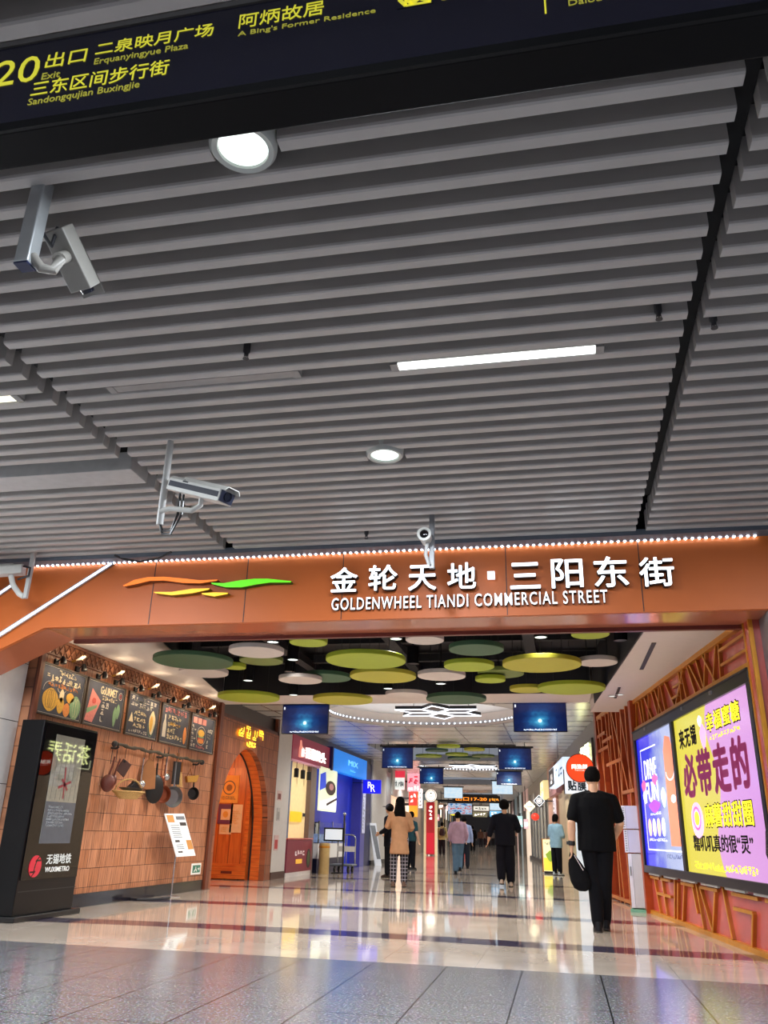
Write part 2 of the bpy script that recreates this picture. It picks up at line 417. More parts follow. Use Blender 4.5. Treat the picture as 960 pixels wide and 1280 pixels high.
M_line = glow('light_line', '#eef4ff', 1.6)
M_lens = glow('lamp_lens', '#eefaf4', 1.35)
M_txtw = glow('letter_white', '#f2f8ff', 0.95)
M_ltrside = mat('letter_side', '#1b1d22', 0.5)
M_wht = mat('white_print', '#eceae6', 0.5, var=0.01)

# ---------------------------------------------------------------- floor
bm = B(); box(bm, -22, 9, -10, 125, -0.1, 0.0); struct('floor', bm, mat_floor())

# ---------------------------------------------------------------- slatted ceiling of the station hall
ZC = 3.78
def slats(name, x0, x1, ys, skip=()):
    bm = B()
    for y in ys:
        segs = [(x0, x1)]
        for (a, b, ya, yb) in skip:
            if y > ya and y-0.076 < yb:
                ns = []
                for (p, q) in segs:
                    if b <= p or a >= q: ns.append((p, q))
                    else:
                        if a > p: ns.append((p, a))
                        if b < q: ns.append((b, q))
                segs = ns
        for (p, q) in segs:
            prof = [(y-0.076, ZC+0.19), (y-0.076, ZC+0.016), (y-0.071, ZC+0.005), (y-0.060, ZC), (y-0.006, ZC), (y, ZC+0.006), (y, ZC+0.19)]
            A = [bm.verts.new((p, u, v)) for u, v in prof]; C = [bm.verts.new((q, u, v)) for u, v in prof]; n = len(prof)
            bm.faces.new(A); bm.faces.new(C[::-1])
            for k in range(n): bm.faces.new((A[k], A[(k+1) % n], C[(k+1) % n], C[k]))
    return struct(name, bm, M_slat)
YS = [7.717 - 0.1765*k for k in range(62)]
slats('ceiling', -3.25, 0.852, YS, ((-1.365, -1.055, 5.60, 5.74), (-1.365, -1.055, 2.47, 2.60)))
slats('ceiling', -9.5, -3.36, YS, ((-9.5, -3.36, 5.55, 5.90),))
slats('ceiling', 0.945, 6.0, YS)
sbx('ceiling', -12, 7, -4, 7.72, 4.32, 4.40, M_void)
sbx('trim_1', -3.345, -3.27, -3.5, 7.1, ZC+0.12, ZC+0.2, M_void)
sbx('trim_2', 0.86, 0.94, -3.5, 7.1, ZC+0.12, ZC+0.2, M_void)
sbx('trim_3', -9.5, -3.33, 5.57, 5.86, ZC-0.035, ZC+0.13, mat('plate_grey', '#b2b2b2', 0.4), bevel=0.006)
sbx('wall_front', -12, 7, 7.80, 7.9, 3.80, 4.4, M_void)  # black closing wall added over the beam to stop light leaking through the gap
sbx('trim_4', -8.5, 2.6, 7.72, 7.90, 3.74, 3.80, mat('blue_grey_trim', '#5d6672', 0.5))

# ---------------------------------------------------------------- orange portal beam
YB, YB2 = 7.9, 8.5
bm = B()
prism(bm, [(-5.476, 3.025), (2.6, 3.025), (2.6, 3.74), (-9.0, 3.74), (-9.0, 1.40)], YB, YB+0.05)
struct('trim_5', bm, M_orange)
bm = B()
prism(bm, [(-5.476, 3.025), (2.6, 3.025), (2.6, 3.10), (-5.50, 3.10), (-9.0, 1.48), (-9.0, 1.40)], YB+0.051, YB2)
struct('trim_6', bm, M_soffit)
bm = B()
prism(bm, [(-5.476, 2.985), (1.98, 2.985), (1.98, 3.3), (-5.50, 3.3)], YB2+0.001, YB2+0.06)
struct('trim_7', bm, M_maroonstrip)
bm = B()                                                    # joints between the panels of the beam: thin dark gaskets
for x in (-4.235, -3.16, -2.10, -0.41, 0.88): box(bm, x-0.004, x+0.004, YB-0.003, YB, 3.03, 3.735)
struct('trim_8', bm, M_dark)
# right end of the portal: metal reveals and stone
sbx('wall_front', 2.16, 6.0, 7.95, 8.25, 0, 3.02, M_lightgrey)
sbx('trim_9', 1.99, 2.04, 7.92, 8.45, 0, 3.02, M_grey)
sbx('trim_10', 2.045, 2.10, 7.93, 8.3, 0, 3.02, mat('reveal_dark', '#3a3430', 0.5))
sbx('trim_11', 2.105, 2.16, 7.90, 8.3, 0, 3.02, M_steel)
# left: white tiled wall under the sloping end of the beam
XL = -6.3
bm = B(); box(bm, XL-0.35, XL-0.12, 3.0, 9.08, 0, 3.7); struct('wall_left', bm, M_tile)
bm = B()
for z in (0.72, 1.44, 2.16, 2.86): box(bm, XL-0.12, XL-0.118, 3.0, 9.08, z-0.004, z+0.004)
for y in (6.9, 8.05): box(bm, XL-0.12, XL-0.1175, y-0.003, y+0.003, 0, 3.7)
struct('trim_12', bm, M_dark)

# ---------------------------------------------------------------- left shop front: shingled wall, arch, pillar
bm = B(); box(bm, XL-0.3, XL, 9.1, 15.16, 0, 3.27); struct('wall_left', bm, M_shingle)
sbx('baseboard_left', XL-0.02, XL+0.025, 9.12, 14.86, 0, 0.165, mat('skirting', '#1e1b22', 0.12, spec=0.7))
sbx('trim_13', XL, XL+0.05, 9.08, 9.16, 0, 3.27, M_wooddk)
sbx('trim_14', XL-0.05, XL+0.06, 14.92, 15.02, 0, 3.3, M_wooddk)
sbx('trim_15', XL-0.05, XL+0.03, 15.06, 15.14, 0, 3.3, M_wooddk)
# facade with the pointed arch opening
def arch(y0, y1, top, n=12):
    """pointed arch outline from the left foot to the right foot, (y, z)"""
    c = (y0+y1)/2; h = 1.05; pts = [(y0, 0.0)]
    for k in range(n+1):
        t = k/n; pts.append((y0 + (c-y0)*(1-math.cos(t*math.pi/2))**0.9, h + (top-h)*math.sin(t*math.pi/2)**1.0))
    pts += [(2*c-p, q) for p, q in reversed(pts[:-1])]
    return pts
AP = arch(15.30, 18.22, 2.58)
bm = B()
out = [(15.16, 0), (15.16, 3.05), (18.62, 3.05), (18.62, 0)]
def arch_wall(bm, x0, x1):
    half = len(AP)//2
    left = [(15.16, 0), (15.16, 3.05), ((15.30+18.22)/2, 3.05)] + [AP[i] for i in range(half, -1, -1)]
    rght = [(18.62, 0)] + [AP[i] for i in range(len(AP)-1, half-1, -1)] + [((15.30+18.22)/2, 3.05), (18.62, 3.05)]
    for poly in (left, rght):
        A = [bm.verts.new((x0, p, q)) for p, q in poly]; C = [bm.verts.new((x1, p, q)) for p, q in poly]; n = len(poly)
        bm.faces.new(A); bm.faces.new(C[::-1])
        for k in range(n): bm.faces.new((A[k], A[(k+1) % n], C[(k+1) % n], C[k]))
arch_wall(bm, XL-0.12, XL); struct('wall_left', bm, M_shingle2)
bm = B()                                                     # orange boarded reveal of the arch
for (a, b) in zip(AP, AP[1:]):
    q = [bm.verts.new(v) for v in ((XL-0.122, a[0], a[1]), (XL-0.122, b[0], b[1]), (XL-0.34, b[0], b[1]), (XL-0.34, a[0], a[1]))]
    bm.faces.new(q)
struct('trim_16', bm, M_orangewood)
bm = B()                                                     # black edging at the back of the reveal
tube(bm, [(XL-0.34, p, q) for p, q in AP[len(AP)//2-1:]], 0.020, 8); struct('trim_17', bm, M_black, smooth=True)
sbx('wall_left', XL-2.4, XL-2.3, 15.0, 18.5, 0, 3.05, M_orangewood)      # small lobby behind the arch
sbx('wall_left', XL-2.3, XL-0.34, 18.24, 18.36, 0, 3.05, mat_boards('lobby_boards', '#b5501c', '#d06a2a', 'X', 0.3))
sbx('wall_left', XL-2.3, XL-0.34, 14.9, 15.1, 0, 3.05, M_orangewood)
sbx('ceiling', XL-2.3, XL-0.34, 15.1, 18.24, 2.75, 2.8, M_orangewood)
sbx('wall_left', XL-0.3, XL-0.1, 15.16, 18.62, 3.05, 3.42, mat('transom_dark', '#2a2725', 0.3))
sbx('trim_18', XL-0.08, XL, 15.16, 18.62, 3.05, 3.12, M_wooddk)
sbx('trim_19', XL-0.08, XL, 18.50, 18.62, 3.05, 3.42, M_wooddk)
# white pillar
sbx('wall_left', XL-0.5, XL, 18.64, 19.62, 0.15, 3.42, mat('pillar_paint', '#c7c3bf', 0.4, var=0.03))
sbx('baseboard_left', XL-0.5, XL+0.012, 18.64, 19.63, 0, 0.15, mat('pillar_base', '#4a3430', 0.4))

# trellis strip above the chalkboards
bm = B(); y = 9.3
while y < 14.8:
    bar(bm, (y, 3.05), (y+0.13, 3.22), 0.012, 0, 0.012); bar(bm, (y+0.13, 3.05), (y, 3.22), 0.012, 0.012, 0.024)
    y += 0.13
box(bm, 9.2, 14.9, 0, 0.025, 3.22, 3.245); box(bm, 9.2, 14.9, 0, 0.025, 3.03, 3.05)
bmesh.ops.transform(bm, matrix=Matrix.Translation((XL+0.028, 0, 0)) @ Matrix.Rotation(R(90), 4, 'Z'), verts=bm.verts)
struct('trim_20', bm, mat('trellis_wood', '#7a4a30', 0.6))

# ---------------------------------------------------------------- entrance ceiling: black recess, pale soffits
M_recess = mat('recess_black', '#1b1b20', 0.7)
sbx('ceiling', -6.8, 1.9, 8.5, 15.2, 3.86, 3.95, M_recess)
bm = B()
def soff(poly, z0, z1):
    A = [bm.verts.new((x, y, z0)) for x, y in poly]; C = [bm.verts.new((x, y, z1)) for x, y in poly]; n = len(poly)
    bm.faces.new(A); bm.faces.new(C[::-1])
    for k in range(n): bm.faces.new((A[k], A[(k+1) % n], C[(k+1) % n], C[k]))
soff([(-6.62, 8.56), (-4.75, 8.56), (-5.96, 14.2), (-5.96, 15.2), (-6.62, 15.2)], 3.27, 3.86)
struct('ceiling', bm, M_soff)
bm = B(); soff([(1.02, 8.56), (2.2, 8.56), (1.5, 15.2), (0.62, 15.2), (0.66, 14.2)], 3.10, 3.86); struct('ceiling', bm, M_soff)
bm = B(); soff([(-5.95, 14.2), (0.61, 14.2), (0.61, 15.2), (-5.95, 15.2)], 3.27, 3.86); struct('ceiling', bm, M_soff)
sbx('trim_21', -5.93, 0.60, 14.18, 14.199, 3.275, 3.86, M_recess)          # black cladding of the recess sides
bm = B(); soff([(-4.73, 8.56), (-4.745, 8.56), (-5.955, 14.18), (-5.94, 14.18)], 3.275, 3.86); struct('trim_25', bm, M_recess)
bm = B(); soff([(1.015, 8.56), (1.0, 8.56), (0.645, 14.18), (0.66, 14.18)], 3.105, 3.86); struct('trim_26', bm, M_recess)
sbx('trim_27', -5.9, 1.2, 8.562, 8.60, 3.31, 3.86, M_recess)
bm = B()
for k in range(4): box(bm, -6.4, 1.3, 9.2+1.4*k, 9.32+1.4*k, 3.70, 3.82)
for x in (-4.2, -2.4, -0.4): box(bm, x, x+0.16, 8.6, 14.2, 3.62, 3.74)
struct('trim_24', bm, mat('duct_dark', '#1d1d22', 0.6))
sbx('trim_22', 1.12, 1.17, 9.6, 11.2, 3.092, 3.10, M_dark)       # slot vents in the right soffit
sbx('trim_23', 0.93, 0.97, 12.6, 13.6, 3.092, 3.10, M_dark)

# ---------------------------------------------------------------- mall ceiling with round coves
M_plank = mat_boards('ceiling_planks', '#a9a9ac', '#c6c5c4', 'X', 0.2, 0.3)
def mat_plank():
    m, nt, b = newmat('metal_planks'); L = nt.links
    tc = node(nt, 'ShaderNodeTexCoord'); sp = node(nt, 'ShaderNodeSeparateXYZ'); L.new(tc.outputs['Object'], sp.inputs[0])
    f = math_(nt, 'FRACT', math_(nt, 'DIVIDE', sp.outputs[1], 0.9)); f2 = math_(nt, 'FRACT', math_(nt, 'DIVIDE', sp.outputs[0], 1.2)); ln = math_(nt, 'MAXIMUM', math_(nt, 'LESS_THAN', f, 0.17), math_(nt, 'LESS_THAN', f2, 0.03))
    L.new(mixc(nt, ln, '#cfcdca', '#8b8b8e'), b.inputs['Base Color']); b.inputs['Roughness'].default_value = 0.26; b.inputs['Metallic'].default_value = 0.3
    return m
M_plank = mat_plank()
def xr(y): return 1.95 - 0.1234*(y-8.3) if y < 17.5 else (0.85 - 0.082*(y-17.5) if y < 37 else -0.749 - 0.1*(y-37))
def xl(y): return -6.35 if y < 33 else -6.45 - 0.085*(y-33)
ZM = 3.42
def ceiling_with_hole(y0, y1, cx, cy, r, zt, dark=None):
    """planked ceiling from y0 to y1 with a round hole; returns nothing"""
    bm = B(); n = 64
    ring = [bm.verts.new((cx + r*math.cos(k*2*math.pi/n), cy + r*math.sin(k*2*math.pi/n), ZM)) for k in range(n)]
    corner = []
    for k in range(n):
        t = k*2*math.pi/n; c, s = math.cos(t), math.sin(t)
        # run out to the border rectangle
        best = 1e9
        if c > 1e-6: best = min(best, (1.6-cx)/c)
        if c < -1e-6: best = min(best, (-8.6-cx)/c)
        if s > 1e-6: best = min(best, (y1-cy)/s)
        if s < -1e-6: best = min(best, (y0-cy)/s)
        corner.append(bm.verts.new((cx + c*best, cy + s*best, ZM)))
    for k in range(n): bm.faces.new((ring[k], ring[(k+1) % n], corner[(k+1) % n], corner[k]))
    # square corners
    for (X, Y) in ((1.6, y1), (-8.6, y1), (-8.6, y0), (1.6, y0)):
        q = sorted(corner, key=lambda v: (v.co.x-X)**2 + (v.co.y-Y)**2)
        a = min((v for v in corner if abs(v.co.x-X) < 1e-4), key=lambda v: abs(v.co.y-Y)); b = min((v for v in corner if abs(v.co.y-Y) < 1e-4), key=lambda v: abs(v.co.x-X))
        if a is not b: bm.faces.new((a, b, bm.verts.new((X, Y, ZM))))
    r2 = bmesh.ops.extrude_face_region(bm, geom=list(bm.faces))
    bmesh.ops.translate(bm, vec=(0, 0, 0.03), verts=[g for g in r2['geom'] if isinstance(g, bmesh.types.BMVert)])
    struct('ceiling', bm, M_plank)
    bm = B(); lathe(bm, [(r+0.03, ZM+0.01), (r+0.03, zt), (r, zt), (r, ZM+0.01)], (cx, cy, 0), 64, loop=True); struct('trim_30', bm, M_soff)
    bm = B(); lathe(bm, [(r+0.05, zt), (r+0.05, zt+0.03)], (cx, cy, 0), 64); struct('ceiling', bm, mat('cove_white', '#cfccca', 0.6, var=0.02))
ceiling_with_hole(15.2, 23.9, -2.8, 18.0, 2.15, 3.72)
ceiling_with_hole(29.5, 38.0, -3.25, 32.7, 2.1, 3.72)
ceiling_with_hole(43.5, 52.0, -4.6, 46.7, 2.1, 3.72)
for (a, b) in ((23.9, 29.5), (38.0, 43.5), (52.0, 57.5)):        # black recesses between the coves
    xm0, xm1 = (xl(a)+0.9), (xr(b)-1.0)
    sbx('ceiling', -9.5, 1.6, a, b, 3.86, 3.9, M_void)
    sbx('ceiling', -9.5, xm0, a, b, ZM, 3.86, M_plank); sbx('ceiling', xm1, 1.6, a, b, ZM, 3.86, M_plank)
for k_ in range(6):
    sbx('ceiling', -16, 1.6, 57.5+10*k_, 62.5+10*k_, ZM, ZM+0.1, M_plank); sbx('ceiling', -16, 1.6, 62.5+10*k_, 67.5+10*k_, ZM+0.3, ZM+0.4, M_void)
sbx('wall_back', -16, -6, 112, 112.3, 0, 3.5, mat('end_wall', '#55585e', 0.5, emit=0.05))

# ---------------------------------------------------------------- right wall shell: lacquered, turned a little towards the hall
d = Vector((-0.1225, 0.9925, 0)); RZ = math.atan2(-0.9925, 0.1225)
A0 = Vector((1.95, 8.3, 0))
def RW(s, off=0.0, z=0.0):
    """point s metres into the wall from its near end, off metres out into the passage"""
    p = A0 + d*s + Vector((-0.9925, -0.1225, 0))*off; return Vector((p.x, p.y, z))
def rwall(name, s0, s1, o0, o1, z0, z1, m, bevel=0.0):
    """a block of the right wall; o = distance out of the wall plane"""
    bm = B(); box(bm, s0, s1, -o1, -o0, z0, z1)
    # local x runs into the depth: mirror to the wall frame
    M = Matrix(((d.x, 0.9925, 0, A0.x), (d.y, 0.1225, 0, A0.y), (0, 0, 1, 0), (0, 0, 0, 1)))
    bmesh.ops.transform(bm, matrix=M, verts=bm.verts)
    o = obj(name, bm, m, bevel=bevel); o['kind'] = 'structure'; return o
rwall('wall_right', 0.1, 5.72, -0.15, -0.03, 0, 3.12, M_redlac)
rwall('wall_right', 5.72, 9.3, -0.6, -0.28, 0, 3.42, mat('red_panel_far', '#c8645a', 0.22, var=0.1, scale=3, coat=0.3))
rwall('trim_31', 0.02, 0.16, -0.1, 0.06, 0, 3.12, M_redlac)        # near post with gold edges
rwall('trim_32', 0.0, 0.03, 0.03, 0.07, 0, 3.12, M_gold); rwall('trim_33', 0.15, 0.18, 0.03, 0.07, 0, 3.12, M_gold)
rwall('trim_34', 0.18, 5.7, -0.06, 0.03, 0, 0.05, M_gold); rwall('trim_35', 0.18, 5.7, -0.06, 0.04, 2.60, 2.66, M_gold)
rwall('trim_36', 0.18, 5.7, -0.06, 0.03, 3.04, 3.10, M_gold)
rwall('trim_37', 5.62, 5.78, -0.1, 0.08, 0, 3.25, M_brownbar)
rwall('trim_38', 9.1, 9.3, -0.5, 0.05, 0, 3.42, M_brownbar)
rwall('trim_39', 5.78, 9.2, -0.05, 0.03, 3.22, 3.30, M_gold)
def lattice(name, segs, o0, o1, w_, m, face=None):
    if face is not None: lattice(name + '1', segs, o1-0.001, o1+0.006, w_, face)
    """bars of a fret on the right wall: (s, z)-(s, z) pairs"""
    bm = B()
    for (a, b) in segs: bar(bm, a, b, w_, -o1, -o0)
    M = Matrix(((d.x, 0.9925, 0, A0.x), (d.y, 0.1225, 0, A0.y), (0, 0, 1, 0), (0, 0, 0, 1)))
    bmesh.ops.transform(bm, matrix=M, verts=bm.verts); o = obj(name, bm, m); o['kind'] = 'structure'; return o
Z0, Z1 = 2.66, 3.04
lattice('trim_40', [((0.18, 2.96), (1.15, 2.96)), ((0.18, 2.80), (1.15, 2.80)), ((1.15, Z1), (1.22, Z0)), ((1.25, Z1), (1.5, Z0)), ((1.78, Z1), (1.40, Z0)), ((1.65, Z1), (1.85, Z0)),
  ((2.05, Z1), (1.85, Z0)), ((2.35, Z1), (1.95, Z0)), ((2.45, Z1), (2.2, Z0)), ((2.75, Z1), (2.6, Z0)), ((2.85, Z1), (2.85, Z0)), ((2.65, Z1), (3.15, Z0)), ((3.2, 2.9), (2.78, 2.9)), ((3.3, 2.77), (2.95, 2.77)),
  ((3.6, Z1), (3.2, Z0)), ((3.85, Z1), (3.7, Z0)), ((3.95, Z1), (4.1, Z0)), ((4.2, Z1), (3.9, Z0)), ((4.4, Z1), (4.15, Z0)), ((4.6, Z1), (4.75, Z0)), ((4.9, Z1), (4.5, Z0)), ((5.1, Z1), (5.0, Z0)), ((5.3, Z1), (5.15, Z0)), ((5.5, Z1), (5.6, Z0))], -0.03, 0.006, 0.030, M_goldbr, M_gold)
Z0, Z1 = 0.05, 0.56
lattice('trim_41', [((0.35, 0.5), (0.75, 0.5)), ((0.55, Z0), (0.45, 0.5)), ((0.95, 0.5), (1.75, 0.5)), ((1.15, 0.36), (1.75, 0.36)), ((1.15, 0.36), (1.3, Z0)), ((2.05, Z1), (1.9, Z0)), ((2.25, 0.5), (2.95, 0.5)), ((2.3, Z1), (2.6, Z0)), ((2.95, 0.5), (2.6, Z0)),
  ((3.1, Z1), (2.95, Z0)), ((3.2, 0.5), (3.8, 0.5)), ((3.3, Z1), (3.15, 0.2)), ((3.6, Z1), (3.9, Z0)), ((3.95, 0.5), (4.15, Z0)), ((4.1, Z1), (4.3, Z0)), ((4.35, 0.5), (4.9, 0.5)), ((4.4, 0.3), (5.2, 0.3)), ((4.85, Z1), (4.7, Z0)), ((5.3, 0.5), (5.1, Z0)), ((5.0, 0.5), (5.55, 0.5))], -0.03, 0.004, 0.034, M_goldbr, M_gold)
# open fret beyond the cabinet
lattice('trim_42', [((5.95, 3.25), (6.0, 0.0)), ((6.25, 3.25), (6.4, 0.0)), ((6.75, 3.25), (6.15, 1.75)), ((6.5, 1.75), (7.5, 3.25)), ((6.05, 1.75), (7.0, 1.75)), ((7.0, 1.75), (6.6, 3.25)), ((7.05, 3.25), (7.05, 0.0)), ((7.55, 3.25), (7.2, 1.2)),
  ((7.75, 3.25), (7.9, 0.0)), ((8.1, 3.25), (7.55, 0.0)), ((8.25, 2.9), (9.15, 2.9)), ((8.0, 2.62), (9.15, 2.62)), ((8.5, 3.25), (8.75, 0.0)), ((8.95, 3.25), (8.3, 1.0)), ((6.9, 2.3), (8.3, 2.3)), ((7.6, 2.75), (8.6, 2.75)), ((6.0, 0.05), (9.2, 0.05))], -0.05, 0.03, 0.055, M_brownbar, mat('fret_edge', '#c9752c', 0.35, 0.2))
# shops further along the right side
def rblock(name, y0, y1, off, z0, z1, m):
    bm = B()
    A = [bm.verts.new((xr(y0)-off, y0, z)) for z in (z0, z1)]; C = [bm.verts.new((xr(y1)-off, y1, z)) for z in (z0, z1)]
    D = [bm.verts.new((xr(y0)+0.5, y0, z)) for z in (z0, z1)]; E_ = [bm.verts.new((xr(y1)+0.5, y1, z)) for z in (z0, z1)]
    for q in ((A[0], A[1], C[1], C[0]), (A[0], D[0], D[1], A[1]), (C[0], C[1], E_[1], E_[0]), (A[1], D[1], E_[1], C[1]), (A[0], C[0], E_[0], D[0])): bm.faces.new(q)
    o = obj(name, bm, m); o['kind'] = 'structure'; return o
M_fascia = mat('fascia_grey', '#77726f', 0.35, 0.3); M_glassdk = mat('shop_glass', '#5d6066', 0.08, 0.2, emit=0.12, ecol='#b8b4a8')
rblock('wall_right', 17.55, 22.0, -0.05, 2.45, 3.42, M_fascia)
rblock('window_1', 17.55, 22.0, -0.2, 0, 2.45, glow('shop_window_warm', '#c9b296', 0.55))
rblock('wall_right', 22.0, 29.0, -0.05, 2.95, 3.42, M_fascia)
rblock('window_2', 22.0, 25.0, -0.15, 0, 2.4, glow('shop_window_cool', '#b9c4cc', 0.7))
rblock('wall_right', 25.0, 26.2, -0.02, 0, 2.95, mat('cream_pier', '#c9b48e', 0.5))
rblock('window_3', 26.2, 29.6, -0.1, 0, 2.4, glow('shop_window_tan', '#8f7a5c', 0.4))
rblock('wall_right', 29.6, 33.0, 0.0, 0, 3.42, mat('pink_pier', '#c99a86', 0.5))
rblock('window_9', 33.0, 46.0, -0.10, 0, 2.5, mat('pale_glass_front', '#a9a698', 0.2, emit=0.14))
rblock('wall_right', 33.0, 46.0, -0.04, 2.5, 3.42, mat('pale_fascia', '#98958c', 0.4))
for k_ in range(7): rblock('trim_50', 33.0+1.9*k_, 33.12+1.9*k_, 0.0, 0, 3.0, M_grey)
rblock('trim_51', 33.0, 46.0, 0.0, 0, 0.14, M_dark)
far_tones = [('#d9c7b4', 0.7), ('#7d8f96', 0.4), ('#c9a7a0', 0.6), ('#5a5148', 0.2), ('#e4dccf', 0.8), ('#8a6f6a', 0.35), ('#b9c7c9', 0.6), ('#4a4a4e', 0.15), ('#d8b98a', 0.6)]
M_pierdk = mat('far_pier', '#4d4844', 0.5)
y_, k_ = 46.0, 0
while y_ < 110:
    c_, e_ = far_tones[k_ % 9]; c2, e2 = far_tones[(k_*4+2) % 9]
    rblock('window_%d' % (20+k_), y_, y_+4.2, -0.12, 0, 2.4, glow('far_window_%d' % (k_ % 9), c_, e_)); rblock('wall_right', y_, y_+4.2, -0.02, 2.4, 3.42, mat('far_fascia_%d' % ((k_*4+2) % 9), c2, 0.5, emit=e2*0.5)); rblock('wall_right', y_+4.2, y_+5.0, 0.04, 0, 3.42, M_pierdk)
    y_ += 5.0; k_ += 1

# ---------------------------------------------------------------- shops along the left side
def lblock(name, y0, y1, off, z0, z1, m):
    """off = metres out into the passage"""
    bm = B(); a, b = xl(y0), xl(y1)
    P = [(a+off, y0), (b+off, y1), (b-0.8, y1), (a-0.8, y0)]
    A = [bm.verts.new((x, y, z0)) for x, y in P]; C = [bm.verts.new((x, y, z1)) for x, y in P]
    bm.faces.new(A); bm.faces.new(C[::-1])
    for k in range(4): bm.faces.new((A[k], A[(k+1) % 4], C[(k+1) % 4], C[k]))
    o = obj(name, bm, m); o['kind'] = 'structure'; return o
lblock('wall_left', 19.64, 33.0, -0.02, 3.24, 3.46, mat('bulkhead_grey', '#55565c', 0.5))
lblock('wall_left', 19.9, 21.6, -0.12, 0.82, 2.62, mat('cream_panel', '#e8cf98', 0.5, emit=0.35, ecol='#f0d79c'))
lblock('wall_left', 19.64, 19.9, 0.0, 0, 3.24, mat('blue_grey_post', '#5a6a86', 0.4))
lblock('wall_left', 21.6, 22.1, 0.0, 0, 2.65, mat('grey_brown_post', '#75625c', 0.4))
lblock('wall_left', 22.1, 29.0, -0.3, 0, 3.24, mat('blue_shop_wall', '#1f2fae', 0.35, emit=0.16, ecol='#2438c8'))
lblock('wall_left', 27.4, 28.0, 0.02, 0, 3.0, mat('violet_post', '#4a4aa0', 0.35))
lblock('wall_left', 28.0, 29.2, -0.05, 0, 3.24, mat('navy_recess', '#101448', 0.35))
lblock('wall_left', 29.2, 31.6, 0.0, 0.15, 3.46, mat('grey_pillar', '#b3b2b0', 0.45))
lblock('baseboard_left', 29.2, 31.6, 0.015, 0, 0.15, M_dark)
lblock('wall_left', 31.6, 33.6, -0.05, 0, 3.46, mat('rolled_shutter', '#7d8488', 0.4, 0.4))
lblock('window_6', 33.6, 37.0, -0.1, 0, 2.45, glow('shop_window_peach', '#f0cfae', 0.75))
lblock('wall_left', 33.6, 37.0, 0.0, 2.45, 3.42, M_lightgrey)
lblock('window_7', 37.0, 44.0, -0.1, 0, 2.45, glow('shop_window_white', '#e3cdb8', 0.7))
lblock('wall_left', 37.0, 44.0, 0.0, 2.45, 3.42, mat('pinkish_fascia', '#b9a6a6', 0.5))
lblock('wall_left', 44.0, 50.0, -0.05, 0, 3.42, mat('brown_front', '#6a5748', 0.4, emit=0.10, ecol='#d8b890'))
y_, k_ = 50.0, 3
while y_ < 110:
    c_, e_ = far_tones[k_ % 9]; c2, e2 = far_tones[(k_*2+4) % 9]
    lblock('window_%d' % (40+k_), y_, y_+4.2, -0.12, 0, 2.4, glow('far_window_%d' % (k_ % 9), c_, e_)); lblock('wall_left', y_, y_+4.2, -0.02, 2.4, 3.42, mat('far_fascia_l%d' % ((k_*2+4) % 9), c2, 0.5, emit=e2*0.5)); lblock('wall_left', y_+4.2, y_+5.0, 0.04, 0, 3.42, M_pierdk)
    y_ += 5.0; k_ += 1
# ================================================================ THINGS
M_yel = glow('sign_yellow', '#d6d03a', 0.55); M_yeldim = glow('sign_yellow_small', '#9c9838', 0.55)
# ---------------------------------------------------------------- overhead wayfinding sign
YSIGN = 1.645
ob = thing('wayfinding_sign', 'long black hanging sign with yellow exit 20 lettering under the slatted ceiling', 'sign', (0, YSIGN, 0))
bx('sign_body', -3.2, 2.6, 0.0, 0.135, 3.0, 3.40, mat('sign_black', '#060608', 0.5, spec=0.12), ob, bevel=0.004)
bx('sign_face', -3.1, 2.5, -0.006, 0.0, 3.035, 3.375, mat('sign_navy', '#1b1b29', 0.22), ob)
bx('lower_lip', -3.2, 2.6, -0.012, 0.0, 3.0, 3.032, mat('sign_lip', '#08090c', 0.4, spec=0.2), ob)
bx('upper_lip', -3.2, 2.6, -0.012, 0.0, 3.378, 3.40, mat('sign_lip_grey', '#4c4a4a', 0.4), ob)
for x in (-2.6, 1.9):
    bm = B(); cyl(bm, (x, 0.07, 3.40), (x, 0.07, 4.32), 0.02); obj('hanger_rod', bm, M_grey, ob, smooth=True)
def sgn(name, s, p0, p1, ptop, m, offset=0.0, kx=1.0):
    a = onY(p0[0], p0[1], YSIGN); b = onY(p1[0], p1[1], YSIGN); t = onY(ptop[0], ptop[1], YSIGN)
    text(name, s, m, ob, a.x, b.x, (a.z+b.z)/2, t.z, -0.0065, 0.002, offset)
sgn('exit_number', '20', (-8, 112), (47, 103), (36, 74), M_yel, 0.0)
sgn('lettering', '出口', (57, 89), (108, 79), (84, 66), M_yel)
sgn('lettering', 'Exit', (53, 103), (76, 98), (74, 91), M_yeldim)
sgn('lettering', '二泉映月广场', (120, 72.5), (267, 47), (201, 43), M_yel)
sgn('lettering', 'Erquanyingyue Plaza', (118, 87), (236, 64), (207, 61), M_yeldim)
sgn('lettering', '三东区间步行街', (39, 124), (211, 95), (120, 92), M_yel)
sgn('lettering', 'Sandongqujian Buxingjie', (35, 138), (175, 113), (124, 112), M_yeldim)
sgn('lettering', '阿炳故居', (299, 39), (405, 20), (352, 12), M_yel)
sgn('lettering', "A Bing's Former Residence", (298, 51), (470, 19), (353, 33), M_yeldim)
sgn('lettering', 'Sh', (552, 4), (572, 0), (563, -7), M_yeldim)
sgn('lettering', 'Dalou Xiang', (711, 13.5), (800, -3), (720, 2), M_yeldim)
a = onY(682, 20, YSIGN); b = onY(680, -22, YSIGN)
bx('divider_line', a.x-0.002, a.x+0.003, -0.0075, -0.0065, a.z, b.z, M_yel, ob)
a = onY(497, 15.5, YSIGN); b = onY(542, 8, YSIGN)
bm = B(); box(bm, a.x, b.x, -0.008, -0.0065, a.z+0.004, a.z+0.10); obj('icon_plate', bm, mat('sign_navy', '#1b1b29'), ob)
bm = B(); x0, x1, z0 = a.x+0.006, b.x-0.006, a.z+0.010
box(bm, x0, x1, -0.0095, -0.0081, z0+0.062, z0+0.085)
